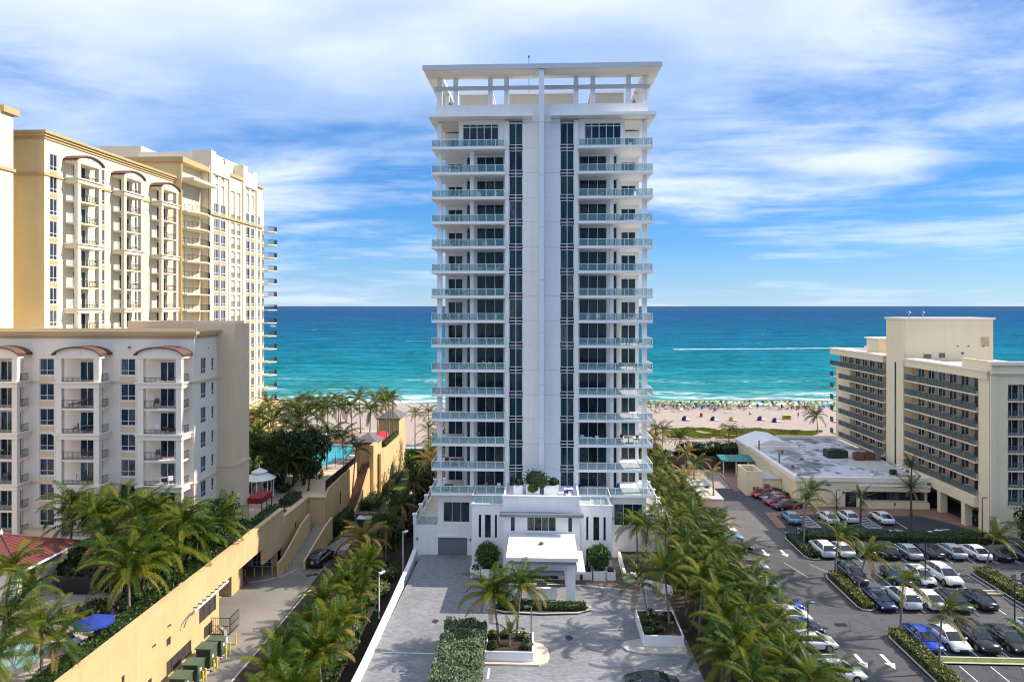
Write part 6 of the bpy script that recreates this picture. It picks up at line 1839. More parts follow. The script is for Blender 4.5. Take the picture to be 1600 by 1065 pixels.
CN = {'white_clean': 'white', 'brown_wood': 'brown', 'grey_mid': 'dark grey', 'tan': 'tan', 'blue_fab': 'blue', 'yfab2': 'yellow green'}
for k, x, ty_, m_ in fu:
    side = 'left' if x < 0 else 'right'
    pos = ('outer end' if abs(x) > 12 else 'outer bay' if abs(x) > 9.4 else 'inner bay' if abs(x) > 6.4 else 'inner end')
    y = 88.3 + (abs(x * 7) % 3) * .35
    z = LV[k]
    grp = 'balcony furniture on the white tower'
    if ty_ == 'c': chair(x, y, z, (x * 3) % 6, m_ if m_ in CM else 'white_clean', uniq(f'{CN[m_]} balcony chair, {pos} of the tower, {side} {floor_name(k)}'), grp)
    elif ty_ == 't': table(x, y, z, 0, m_ if m_ in TM else 'white_clean', uniq(f'{CN[m_]} balcony table, {pos} of the tower, {side} {floor_name(k)}'), grp)
    else: lounger(x, y, z, .2 * (x % 3), m_ if m_ in LM else 'white_clean', uniq(f'{CN[m_]} balcony lounger, {pos} of the tower, {side} {floor_name(k)}'), grp)
for i, (x, y) in enumerate(((3.0, 83.2), (3.5, 84.2))): chair(x, y, 9.2, i * 2.5, 'blue_fab', f'blue chair {"nearer" if i == 0 else "farther"} on the entrance roof terrace', 'blue terrace chairs')
table(3.3, 83.7, 9.2, 0, 'white_clean', 'white table between blue chairs on the entrance roof terrace', None)

# ------------------------------------------------------------------ people
def person_mesh(pose, cols):
    """one continuous body grown by the skin modifier, coloured by height with material slots"""
    if pose == 'stand':
        V = {'pelvis': (0, 0, .95), 'chest': (0, 0, 1.3), 'neck': (0, 0, 1.5), 'head': (0, .02, 1.64), 'top': (0, .02, 1.74), 'lh': (-.1, 0, .9), 'lk': (-.12, .03, .5), 'lf': (-.12, -.02, .07), 'lt': (-.12, .14, .03),
             'rh': (.1, 0, .9), 'rk': (.13, .0, .5), 'rf': (.14, -.04, .07), 'rt': (.14, .12, .03), 'ls': (-.19, 0, 1.42), 'le': (-.25, -.03, 1.15), 'lw': (-.24, .08, .9), 'rs': (.19, 0, 1.42), 're': (.26, -.02, 1.15), 'rw': (.25, .10, .92)}
    elif pose == 'bend':
        V = {'pelvis': (0, 0, .92), 'chest': (0, .25, 1.12), 'neck': (0, .40, 1.2), 'head': (0, .52, 1.2), 'top': (0, .61, 1.18), 'lh': (-.1, 0, .88), 'lk': (-.12, .08, .48), 'lf': (-.12, -.02, .07), 'lt': (-.12, .14, .03),
             'rh': (.1, 0, .88), 'rk': (.13, .06, .48), 'rf': (.14, -.04, .07), 'rt': (.14, .12, .03), 'ls': (-.19, .35, 1.15), 'le': (-.22, .45, .9), 'lw': (-.15, .6, .8), 'rs': (.19, .35, 1.15), 're': (.22, .45, .9), 'rw': (.15, .6, .8)}
    else:
        V = {'pelvis': (0, 0, .12), 'chest': (0, -.12, .45), 'neck': (0, -.14, .64), 'head': (0, -.10, .78), 'top': (0, -.10, .88), 'lh': (-.1, .02, .12), 'lk': (-.15, .42, .38), 'lf': (-.14, .75, .06), 'lt': (-.14, .88, .05),
             'rh': (.1, .02, .12), 'rk': (.15, .45, .14), 'rf': (.16, .85, .06), 'rt': (.16, .98, .06), 'ls': (-.19, -.13, .57), 'le': (-.25, -.2, .32), 'lw': (-.24, -.02, .12), 'rs': (.19, -.13, .57), 're': (.27, -.18, .32), 'rw': (.27, .0, .12)}
    E = [('pelvis', 'chest'), ('chest', 'neck'), ('neck', 'head'), ('head', 'top'), ('pelvis', 'lh'), ('lh', 'lk'), ('lk', 'lf'), ('lf', 'lt'), ('pelvis', 'rh'), ('rh', 'rk'), ('rk', 'rf'), ('rf', 'rt'), ('chest', 'ls'), ('ls', 'le'), ('le', 'lw'), ('chest', 'rs'), ('rs', 're'), ('re', 'rw')]
    rad = dict(pelvis=.15, chest=.155, neck=.06, head=.095, top=.06, lh=.10, lk=.065, lf=.045, lt=.03, rh=.10, rk=.065, rf=.045, rt=.03, ls=.065, le=.045, lw=.03, rs=.065, re=.045, rw=.03)
    ks = list(V)
    me = bpy.data.meshes.new('body'); me.from_pydata([V[k] for k in ks], [(ks.index(a), ks.index(b)) for a, b in E], [])
    o = bpy.data.objects.new('tmp', me); COL.objects.link(o)
    o.modifiers.new('s', 'SKIN'); 
    for i, k in enumerate(ks):
        me.skin_vertices[0].data[i].radius = (rad[k],) * 2
    me.skin_vertices[0].data[0].use_root = True
    sb = o.modifiers.new('u', 'SUBSURF'); sb.levels = 1
    dg = bpy.context.evaluated_depsgraph_get()
    out_ = bpy.data.meshes.new_from_object(o.evaluated_get(dg))
    bpy.data.objects.remove(o)
    out_.name = 'body'
    out_.materials.clear()
    for c_ in cols: out_.materials.append(c_)
    lo, hi = (.55, .92) if pose != 'sit' else (-1, .2)
    for p in out_.polygons:
        z = p.center.z; p.material_index = 1 if lo < z < hi and abs(p.center.x) < .22 else 2 if hi <= z < (1.46 if pose == 'stand' else 1.3 if pose == 'bend' else .6) and abs(p.center.x) < .2 else 0
        p.use_smooth = True
    return out_
hair = MB().cone((0, 0), .105, .09, -.02, .08, 8).cone((0, 0), .09, .03, .08, .13, 8).mesh('hair', M['trunk_dark'])
PM = {}
def person(x, y, z, rz, pose, shirt, short, lab, grp=None):
    key = (pose, shirt, short)
    if key not in PM: PM[key] = person_mesh(pose, [M['skin'], M[short], M[shirt]])
    t_ = thing('person', lab, 'person', (x, y, z), rz, grp)
    child('body', PM[key], t_)
    hp = {'stand': (0, .0, 1.66), 'bend': (0, .52, 1.22), 'sit': (0, -.12, .80)}[pose]
    child('hair', hair, t_, hp)
person(-8.1, 88.4, LV[12] + .01, .4, 'bend', 'grey_mid', 'navy_fab', 'person in grey bending over on the left thirteenth level from the top', None)

# ------------------------------------------------------------------ beach: parasols, chairs, cabanas, people
_b = random.Random(11)
def beach_umb(x, y, z, colr, lab, grp, tilt):
    key = ('bu', colr)
    if key not in WC: WC[key] = umbrella_mesh(.72, M[colr], True, 1.6)
    t_ = thing('beach_umbrella', lab, 'umbrella', (x, y, z), _b.uniform(0, 6), grp)
    child('canopy', WC[key][0], t_, (0, 0, 0), (tilt, 0, 0)); child('pole', WC[key][1], t_)
UC = [('yellow_fab', 'yellow'), ('yfab2', 'pale yellow green'), ('yellow_fab', 'yellow'), ('green_dark', 'dark green')]
def bz(y): return (1.1 - 1.1 * (y - 190) / 34 if y > 190 else 1.1 + .8 * (190 - y) / 25) + .02
rows = [(222.5, 1.9, 1.0), (218.5, 2.1, .95), (214.5, 2.6, .8), (209.5, 4.5, .7), (204, 7.5, .45)]
ci = 0
for ri, (yy, dxx, pr) in enumerate(rows):
    x = 33.0; cnt = -1
    while x < 92:
        if _b.random() < pr and (ri < 2 or x < 60 or _b.random() < .45):
            c_, cn = UC[_b.randrange(4)]; cnt += 1
            X_, Y_ = x + _b.uniform(-.7, .7), yy + _b.uniform(-1.2, 1.2)
            beach_umb(X_, Y_, bz(Y_), c_, f'{cn} beach umbrella in the {ORD[ri]} row from the water, {ORD[cnt]} from the tower', f'{cn} beach umbrellas in the {ORD[ri]} row from the water', _b.uniform(-.25, .1))
            q = _b.choice(['white_clean', 'tan', 'brown_wood', 'blue_fab', 'brown_wood'])
            if _b.random() < .75:
                lounger(X_ + _b.uniform(.9, 1.5), Y_ - 1.0, bz(Y_ - 1.0), PI / 2 + _b.uniform(-.5, .5), q, f'{ {"white_clean":"white","tan":"tan","brown_wood":"brown","blue_fab":"blue"}[q]} beach lounger in umbrella row {ORD[ri]} from the water, beside the {ORD[cnt]} umbrella', f'{ {"white_clean":"white","tan":"tan","brown_wood":"brown","blue_fab":"blue"}[q]} beach loungers in the {ORD[ri]} umbrella row')
        x += dxx
for i, (x, y, c_) in enumerate(((39.0, 187.3, 'navy_fab'), (46.5, 186.8, 'navy_fab'), (51.3, 186.3, 'yellow_fab'), (59.4, 188.0, 'navy_fab'), (62.2, 184.6, 'navy_fab'))):
    cn = 'navy' if c_ == 'navy_fab' else 'yellow'
    t_ = thing('beach_cabana', f'{cn} half dome beach cabana, {ORD[i]} from the tower along the upper sand', 'cabana', (x, y, bz(y)), 0, 'beach cabanas')
    d = MB()
    prev = None
    for k in range(7):
        a = -.15 + k * (PI * .62) / 6
        ringp = [(-math.cos(a) * .95 * math.sin(PI * (j + .0) / 6 + .0001), 1.0 - 2.0 * j / 6, math.sin(a) * 1.25 * math.sin(PI * j / 6 + .0001)) for j in range(7)]
        if prev:
            for j in range(6): d.face(prev[j], prev[j + 1], ringp[j + 1], ringp[j])
        prev = ringp
    child('hood', d.mesh('hood', M[c_]), t_)
    child('cushion', MB().box(-.2, 1.3, -.8, .8, .15, .35).mesh('cushion', M['white_clean'] if i != 2 else M['tan']), t_)
tb_ = thing('beach_hut', 'yellow rental stand with dark stripe on the upper sand', 'stand', (67.4, 191, bz(191)))
child('box', MB().box(-1.0, 1.0, -.6, .6, 0, 1.0).mesh('box', M['yellow_fab']), tb_); child('shelf', MB().box(-.8, .8, -.63, -.6, .5, .72).mesh('shelf', M['chain_dark']), tb_); child('lid', MB().box(-1.05, 1.05, -.65, .65, 1.0, 1.15).mesh('lid', M['yfab2']), tb_)
rb = thing('bin', 'small red bin alone on the sand', 'bin', (45.0, 194.5, bz(194)))
child('drum', MB().cone((0, 0), .4, .42, 0, .95, 8).mesh('drum', M['red_fab']), rb); child('lid', MB().cone((0, 0), .44, .3, .95, 1.1, 8).mesh('lid', M['brown_wood']), rb)
pp = [(-87.4, 221), (-82.6, 222), (-81.8, 221.6), (-86.3, 220), (60.2, 200), (71.5, 193.5), (50.6, 203), (44, 206.5), (38, 213), (56, 218.5), (66, 222.5), (70, 219), (77, 222), (61, 213), (47, 222.8), (52.4, 209), (80, 216), (35, 204), (83.5, 221), (58, 223), (42, 223), (74, 214)] + [(_b.uniform(34, 88), _b.uniform(208, 223.5)) for _ in range(20)]
shirts = ['red_fab', 'blue_fab', 'white_clean', 'skin', 'navy_fab']
for i, (x, y) in enumerate(pp):
    s_ = shirts[i % 5]
    where = 'of the visitors left of the tower' if x < 0 else 'of the visitors right of the tower'
    person(x, y, bz(y), i * 1.3, 'stand' if i % 4 else 'sit', s_, 'navy_fab' if i % 2 else 'blue_fab', f'{"standing" if i % 4 else "sitting"} beach visitor in {s_.split("_")[0] + " top" if s_ != "skin" else "dark swim shorts"}, {ORD[i]} {where}', 'beach visitors')
# boats
bt = thing('motorboat', 'small white motorboat at the head of the long wake', 'boat', (255, 640, 0), R(8))
hull = MB(); hull.prism([(-4, -1.2), (2.5, -1.3), (4.5, 0), (2.5, 1.3), (-4, 1.2)], 0, 1.1); child('hull', hull.mesh('hull', M['white_clean']), bt)
child('cabin', MB().box(-1.8, 1.2, -.8, .8, 1.1, 2.3).mesh('cabin', M['car_glass']), bt); child('hardtop', MB().box(-2.0, 1.4, -1, 1, 2.3, 2.45).mesh('hardtop', M['white_clean']), bt)
M['foam'] = mat('foam', (0.82, 0.85, 0.85), 0.9, 0.25, 0.15)
def wake(x0, y0, x1, y1, w0, w1, lab):
    b = MB(); n = 80; P = []
    for i in range(n + 1):
        t = i / n; x = x0 + (x1 - x0) * t; y = y0 + (y1 - y0) * t; w_ = (w0 + (w1 - w0) * t) * (.7 + .8 * abs(mnoise.noise(Vector((x * .12, 3, 0)))))
        o_ = 1.4 * mnoise.noise(Vector((x * .07, 9, 1)))
        P.append(((x, y - w_ + o_), (x, y + w_ + o_)))
    for (a, b_), (c, d) in zip(P, P[1:]):
        b.face((*a, .05), (*c, .05), (*d, .05), (*b_, .05))
    o = obj('wake_foam', b, M['foam']); tag(o, lab, 'foam', None, 'stuff')
wake(98, 512, 250, 536, 4.2, 3.0, 'long white wake behind the motorboat')
bt.location = (254, 537, 0); bt.scale = (1.25, 1.25, 1.4)
for i, (x, y, lab) in enumerate(((-95, 620, 'small white boat left of the tower'), (-420, 1050, 'tiny white boat far out on the left'), (150, 1900, 'tiny white boat near the horizon right of the tower'), (-110, 1150, 'white sailing boat left of the tower far out'))):
    t_ = thing('distant_boat', lab, 'boat', (x, y, 0), .3 * i, None)
    child('hull', hull.mesh('hull', M['white_clean']), t_); child('cabin', MB().box(-1.8, 1.2, -.8, .8, 1.1, 2.6).mesh('cabin', M['white_grey']), t_)
    if i > 1: child('sail', MB().ext('y', [(-1.5, 1.5), (1.5, 1.5), (.2, 9)], -.05, .05).mesh('sail', M['white_clean']), t_)
wake(-125, 624, -98, 621, .9, .5, 'short wake behind the small boat left of the tower')
# furniture on the balconies of the near condominium
for (bx, lvl, kind_, m_) in ((-44.0, 5, 'c', 'white_clean'), (-42.6, 5, 'l', 'brown_wood'), (-43.8, 4, 'c', 'grey_mid'), (-43.6, 3, 't', 'white_clean'), (-42.4, 3, 'c', 'white_clean'), (-42.0, 2, 'c', 'white_clean'), (-44.1, 6, 'c', 'grey_mid'),
                             (-53.6, 5, 'c', 'grey_mid'), (-52.2, 5, 't', 'grey_mid'), (-53.8, 3, 'c', 'white_clean'), (-52.0, 3, 'c', 'brown_wood'), (-53.4, 6, 'l', 'grey_mid'), (-52.4, 4, 'c', 'grey_mid'), (-63.2, 5, 'c', 'white_clean'), (-62.0, 3, 'c', 'grey_mid'), (-63.0, 4, 't', 'white_clean')):
    z_ = LB[lvl] - .72 + .18
    where = {-4: 'right', -5: 'middle', -6: 'left'}[int(bx / 10)] if bx > -70 else 'left'
    lab_ = uniq(f'{CN[m_]} balcony {"chair" if kind_ == "c" else "table" if kind_ == "t" else "lounger"} on the {where} vaulted bay, {ORD[lvl]} balcony from below')
    (chair if kind_ == 'c' else table if kind_ == 't' else lounger)(bx, 76.4, z_, (bx * 2) % 6, m_, lab_, 'balcony furniture on the near condominium')
# ------------------------------------------------------------------ vegetation
def frond_mesh(L, e0, e1, nl, lw, seed, sweep=0.0, width=.085, droop=.55):
    r_ = random.Random(seed)
    b = MB()
    n = 10
    pts = []; p = Vector((0, 0, 0)); az = 0
    for i in range(n + 1):
        t = i / n
        pts.append(p.copy())
        el = e0 + (e1 - e0) * (t ** 1.25)
        az = sweep * t
        p = p + Vector((math.cos(el) * math.cos(az), math.cos(el) * math.sin(az), math.sin(el))) * (L / n)
    for i in range(n):
        a, c = pts[i], pts[i + 1]
        w = .05 * (1 - i / n) + .012
        b.face((a.x, a.y - w, a.z), (a.x, a.y + w, a.z), (c.x, c.y + w * .8, c.z), (c.x, c.y - w * .8, c.z))
    for k in range(nl):
        t = .10 + .90 * (k + .5) / nl
        i = min(n - 1, int(t * n)); f = t * n - i
        o = pts[i].lerp(pts[i + 1], f)
        d = (pts[i + 1] - pts[i]).normalized()
        side = d.cross(Vector((0, 0, 1))); side.normalize()
        up = side.cross(d)
        ll = lw * (math.sin(PI * min(1, .12 + .80 * t)) ** .6) * r_.uniform(.85, 1.1)
        for s in (-1, 1):
            fw_ = .45 + .5 * t + r_.uniform(-.1, .1)
            v1 = (side * s + d * fw_ + up * r_.uniform(.05, .25)).normalized()
            v2 = (side * s * .75 + d * fw_ + Vector((0, 0, -1)) * (droop + r_.uniform(-.1, .35))).normalized()
            m = o + v1 * ll * .45; e = m + v2 * ll * .55
            wv = d * width * .5
            b.face(o - wv * .5, o + wv * .5, m + wv, m - wv)
            b.face(m - wv, m + wv, e + wv * .2, e - wv * .2)
    return b
FM = {}
def fronds(kind, m_):
    """six frond shapes per kind, shared by all palms"""
    if (kind, m_) in FM: return FM[(kind, m_)]
    L_ = []
    if kind == 'coco':
        spec = [(3.6, 1.15, .1), (3.8, .95, -.35), (3.9, .7, -.75), (3.9, .45, -1.0), (3.7, .1, -1.25), (3.4, -.3, -1.4)]
        for i, (l, a, c) in enumerate(spec):
            for q in range(2):
                L_.append(frond_mesh(l, a, c, 36, .72, i * 7 + q, (.35, -.3)[q], .070, .8).mesh('frond', M[m_], True))
    elif kind == 'young':
        spec = [(3.2, 1.35, .7), (3.4, 1.2, .2), (3.5, 1.05, -.2), (3.4, .85, -.6), (3.1, .6, -.8), (2.8, .3, -1.0)]
        for i, (l, a, c) in enumerate(spec):
            for q in range(2):
                L_.append(frond_mesh(l, a, c, 28, .72, 50 + i * 7 + q, (.25, -.25)[q], .080, .5).mesh('frond', M[m_], True))
    elif kind == 'date':
        spec = [(2.3, 1.2, .7), (2.4, .9, .2), (2.5, .6, -.1), (2.5, .35, -.35), (2.4, .05, -.5), (2.2, -.3, -.8)]
        for i, (l, a, c) in enumerate(spec):
            for q in range(2):
                L_.append(frond_mesh(l, a, c, 30, .42, 90 + i * 7 + q, (.1, -.1)[q], .05, .0).mesh('frond', M[m_], True))
    elif kind == 'fan':
        for i in range(12):
            b = MB(); r_ = random.Random(i)
            b.tube([(0, 0, 0), (1.0, 0, .5 - i * .07)], .02, 3)
            for k in range(14):
                a = -1.3 + 2.6 * k / 13
                o = Vector((1.0, 0, .5 - i * .07)); e = o + Vector((math.cos(a) * .8, math.sin(a) * .8, -.15 - r_.uniform(0, .3)))
                wv = Vector((-math.sin(a), math.cos(a), 0)) * .05
                b.face(o, o + wv, e + wv * .3, e - wv * .3)
            L_.append(b.mesh('frond', M[m_], True))
    FM[(kind, m_)] = L_
    return L_
_p = random.Random(5)
NUT = MB().cone((0, 0), .02, .13, -.2, 0, 6).cone((0, 0), .13, .03, 0, .12, 6).mesh('coconut', M['leaf_yellow'])
def palm(x, y, z, top, kind, m_, label, group=None, nf=20, scale=1.0, wind=0.0, trunkr=.13, name='palm_tree', dry=2, tm='trunk', nuts=True):
    """top = world position of the crown base"""
    t_ = thing(name, label, 'palm tree', (x, y, z), 0, group)
    dx_, dy_, h = top[0] - x, top[1] - y, top[2] - z
    b = MB(); n = 7
    P = []
    for i in range(n + 1):
        q = i / n
        P.append((dx_ * q ** 1.7, dy_ * q ** 1.7, h * q))
    b.tube(P, [trunkr * (1.35 if i == 0 else 1.0 - .4 * i / n) for i in range(n + 1)], 7)
    child('trunk', b.mesh('trunk', M[tm], True), t_)
    F_ = fronds(kind, m_); D_ = fronds(kind, 'frond_dry')
    ph = _p.uniform(0, 6.28); nf = max(7, int(nf * _p.uniform(.8, 1.15))); scale *= _p.uniform(.9, 1.1)
    for i in range(nf):
        age = i / nf
        v = min(11, int(age * 6) * 2 + _p.randrange(2))
        a = ph + i * 2.39996 + _p.uniform(-.25, .25)
        if wind:      # the wind pushes the crown over to one side
            tx, ty_ = math.cos(wind), math.sin(wind)
            ax, ay = math.cos(a) + tx * .75, math.sin(a) + ty_ * .75
            a = math.atan2(ay, ax)
        me = (D_ if i >= nf - dry else F_)[v]
        child('frond', me, t_, (dx_ + .08 * math.cos(a), dy_ + .08 * math.sin(a), h + .05 - .2 * age), (_p.uniform(-.25, .25), _p.uniform(-.12, .12), a), scale * _p.uniform(.85, 1.1))
    if nuts and kind == 'coco':
        for i in range(5):
            a = i * 1.25 + ph
            child('coconut', NUT, t_, (dx_ + .28 * math.cos(a), dy_ + .28 * math.sin(a), h - .28))
    return t_

def leaf_cloud(dims, n, size, seed, hollow=.55, box=False, mname='foliage', m_='leaf', elong=1.6, clumps=0):
    """leaf-sized faces spread through an ellipsoid or a box"""
    r_ = random.Random(seed); b = MB()
    a, c, h = dims
    cl = [(r_.uniform(-.6, .6) * a, r_.uniform(-.6, .6) * c, h * r_.uniform(.35, .75), r_.uniform(.35, .55)) for _ in range(clumps)]
    for i in range(n):
        if box:
            f = r_.random()
            if f < .45: p = Vector((r_.uniform(-a, a), r_.uniform(-c, c), h * r_.uniform(.88, 1.03)))
            elif f < .8:
                p = Vector((r_.uniform(-a, a), c * r_.choice((-1, 1)) * r_.uniform(.85, 1.05), h * r_.random()))
            else: p = Vector((a * r_.choice((-1, 1)) * r_.uniform(.96, 1.02), r_.uniform(-c, c), h * r_.random()))
            lump = 1 + .16 * min(1.2, h) * mnoise.noise(Vector((p.x * .9 + seed, p.y * .9, p.z * .9)))
            if r_.random() < .04: p.z += r_.uniform(.05, .22)
            p.x *= 1 + (lump - 1) * min(1, .9 / a); p.y *= 1 + (lump - 1) * min(1, .9 / c); p.z *= 1 + (lump - 1) * 1.1
        elif cl:
            k = cl[r_.randrange(len(cl))]
            v = Vector((r_.gauss(0, 1), r_.gauss(0, 1), r_.gauss(0, 1))).normalized() * (r_.uniform(.6, 1.0))
            p = Vector((k[0] + v.x * a * k[3], k[1] + v.y * c * k[3], k[2] + v.z * h * .5 * k[3]))
        else:
            v = Vector((r_.gauss(0, 1), r_.gauss(0, 1), r_.gauss(0, 1))).normalized()
            rr = r_.uniform(hollow, 1.0) * (1 + .16 * mnoise.noise(v * 2.2 + Vector((seed, 0, 0))))
            p = Vector((v.x * a * rr, v.y * c * rr, h / 2 + v.z * h / 2 * rr))
        nrm = Vector((r_.gauss(0, 1), r_.gauss(0, 1), r_.gauss(0, 1) + .8)).normalized()
        u = nrm.orthogonal().normalized(); u = Matrix.Rotation(r_.uniform(0, 6.28), 3, nrm) @ u
        w = nrm.cross(u); s = size * r_.uniform(.6, 1.25)
        b.face(p - u * s * elong * .5, p + w * s * .5, p + u * s * elong * .5, p - w * s * .5)
    return b
SHM = {}
def shrub(x, y, z, dims, m_, label, group=None, n=420, size=.16, variants=3, name='shrub', box=False, core=True, cat='shrub', rz=None, trunk=False):
    v = _p.randrange(variants)
    key = (m_, round(dims[0], 1), round(dims[1], 1), round(dims[2], 1), n, size, v, box)
    if key not in SHM: SHM[key] = leaf_cloud(dims, n, size, v * 13 + 1, box=box).mesh('foliage', M[m_])
    t_ = thing(name, label, cat, (x, y, z), rz if rz is not None else (0 if box else _p.uniform(0, 6)), group)
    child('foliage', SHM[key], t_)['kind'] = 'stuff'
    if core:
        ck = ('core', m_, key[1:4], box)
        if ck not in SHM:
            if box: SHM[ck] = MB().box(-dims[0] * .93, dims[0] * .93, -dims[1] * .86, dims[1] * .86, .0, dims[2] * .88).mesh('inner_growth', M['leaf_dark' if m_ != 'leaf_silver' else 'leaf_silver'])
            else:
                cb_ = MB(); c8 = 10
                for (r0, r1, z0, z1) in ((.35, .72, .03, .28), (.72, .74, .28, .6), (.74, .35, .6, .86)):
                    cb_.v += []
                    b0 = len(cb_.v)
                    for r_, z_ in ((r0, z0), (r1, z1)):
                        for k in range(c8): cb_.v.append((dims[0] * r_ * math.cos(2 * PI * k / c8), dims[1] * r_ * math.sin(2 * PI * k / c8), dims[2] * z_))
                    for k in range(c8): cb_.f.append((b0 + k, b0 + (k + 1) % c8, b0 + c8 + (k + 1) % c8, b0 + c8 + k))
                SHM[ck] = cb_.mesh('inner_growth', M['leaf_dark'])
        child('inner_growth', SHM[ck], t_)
    if trunk:
        child('stem', MB().tube([(0, 0, -.4), (0, 0, dims[2] * .5)], .06, 6).mesh('stem', M['trunk_dark']), t_)
    return t_
def hedge(x0, x1, y0, y1, z, h, m_, label, dens=42, size=.15):
    a, c = (x1 - x0) / 2, (y1 - y0) / 2
    area = (x1 - x0) * (y1 - y0) + 2 * h * ((x1 - x0) + (y1 - y0)) * .7
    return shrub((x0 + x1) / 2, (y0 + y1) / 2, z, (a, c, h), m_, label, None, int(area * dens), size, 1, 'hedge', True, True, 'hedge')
TRK = {}
def tree(x, y, z, h, r, m_, label, group=None, n=1500, size=.24, clumps=9):
    v = _p.randrange(2); key = ('tree', m_, n, v, clumps)
    if key not in TRK:
        cr = leaf_cloud((1, 1, 1), n, size / max(r, .1), v * 31 + 5, clumps=clumps).mesh('crown', M[m_])
        tk = MB(); r_ = random.Random(v)
        tk.tube([(0, 0, 0), (.03, .02, .3), (.0, .05, .55)], [.035, .026, .018], 7)
        for k in range(5):
            a = k * 1.3
            tk.tube([(.02, .02, .28 + .04 * k), (.28 * math.cos(a), .28 * math.sin(a), .62), (.45 * math.cos(a), .45 * math.sin(a), .78)], [.016, .010, .005], 5)
        TRK[key] = (cr, tk.mesh('trunk', M['trunk_dark'], True))
    t_ = thing('tree', label, 'tree', (x, y, z), 0, group)
    child('trunk', TRK[key][1], t_, scale=(h, h, h))
    child('crown', TRK[key][0], t_, (0, 0, h * .22), (0, 0, _p.uniform(0, 6)), (r, r, h * .9))
    return t_

# palms standing in the garden deck on the left
GARDEN = [(-49.0, 69.2, 11.5), (-44.7, 66.7, 11.5), (-44.3, 70.1, 11.5), (-40.5, 66.9, 11.5), (-39.1, 68.1, 11.5), (-35.9, 66.9, 10.7), (-41.4, 60.1, 11.5), (-38.5, 60.0, 10.7), (-37.4, 63.6, 10.3), (-37.0, 60.0, 9.8), (-36.4, 64.8, 8.9),
          (-35.6, 69.2, 8.4), (-36.4, 68.4, 7.6), (-36.2, 72.5, 7.6), (-42.0, 52.5, 11.5), (-39.8, 51.6, 10.5), (-37.4, 46.4, 10.4), (-36.2, 48.0, 8.9), (-36.0, 45.6, 8.7), (-35.6, 48.8, 7.6), (-36.4, 43.6, 9.0), (-36.2, 58.4, 9.0), (-35.6, 73.6, 8.6), (-38.8, 58.8, 8.8)]
GARDEN += [(-46.4, 70.5, 10.2), (-39.6, 71.4, 9.6), (-44.6, 48.0, 9.4), (-40.2, 73.0, 8.8), (-42.8, 72.6, 9.8), (-37.9, 70.2, 9.2), (-47.6, 72.8, 9.4), (-36.4, 62.0, 8.4), (-42.4, 65.0, 9.6), (-38.2, 64.6, 8.6), (-50.4, 71.4, 9.0), (-40.4, 62.4, 8.8)]
GARDEN = [q for q in GARDEN if q not in ((-38.5, 60.0, 10.7), (-36.0, 45.6, 8.7), (-38.6, 58.5, 9), (-38.8, 58.8, 8.8), (-41.4, 60.1, 11.5))]
GARDEN.sort(key=lambda q: q[1])
looks = ['bushy', 'slender', 'full crowned', 'leaning', 'shaggy']
for i, (x, y, zc) in enumerate(GARDEN):
    bx, by = x + _p.uniform(-.8, .4), y + _p.uniform(-.9, .5)
    palm(min(bx, -34.6), by, DK, (x, y, zc), 'coco', 'frond', f'{looks[i % 5]} coconut palm on the left garden deck, {ORD[i]} from the camera', 'coconut palms on the garden deck', nf=23, scale=_p.uniform(.8, 1.0) * (.9 if y < 56 else 1), dry=_p.randrange(0, 3))
# dense row between service road and driveway
ROW = [(-21.0, 81.3), (-19.4, 75.0), (-20.3, 71.3), (-21.3, 68.9), (-18.6, 67.4), (-21.0, 64.8), (-18.8, 63.5), (-18.4, 65.6), (-21.3, 61.8), (-18.9, 60.3), (-18.6, 61.6), (-21.4, 58.6), (-19.0, 57.2), (-18.6, 58.6), (-21.5, 56.0), (-19.3, 54.3), (-18.4, 55.8), (-20.9, 52.2), (-18.7, 51.4), (-18.4, 52.6), (-20.0, 49.0), (-21.8, 47.4), (-20.6, 75.8), (-18.4, 49.6), (-18.6, 69.8), (-20.0, 73.4), (-20.2, 78.0)]
ROW.sort(key=lambda q: q[1])
for i, (x, y) in enumerate(ROW):
    zc = _p.uniform(1.6, 3.9)
    palm(x + _p.uniform(-.5, .3), y + _p.uniform(-.4, .4), LZ + .1, (x, y, zc), 'young', 'frond', f'{looks[i % 5]} palm in the service road row, {ORD[i]} from the camera', 'palms between service road and driveway', nf=20, scale=_p.uniform(.70, .88), dry=1 if i % 3 else 4)
palm(-21.8, 82.6, LZ, (-21.6, 82.4, 3.9), 'coco', 'frond_dry', 'brown dried palm at the far end of the row by the parked dark cars', None, nf=20, scale=.95)
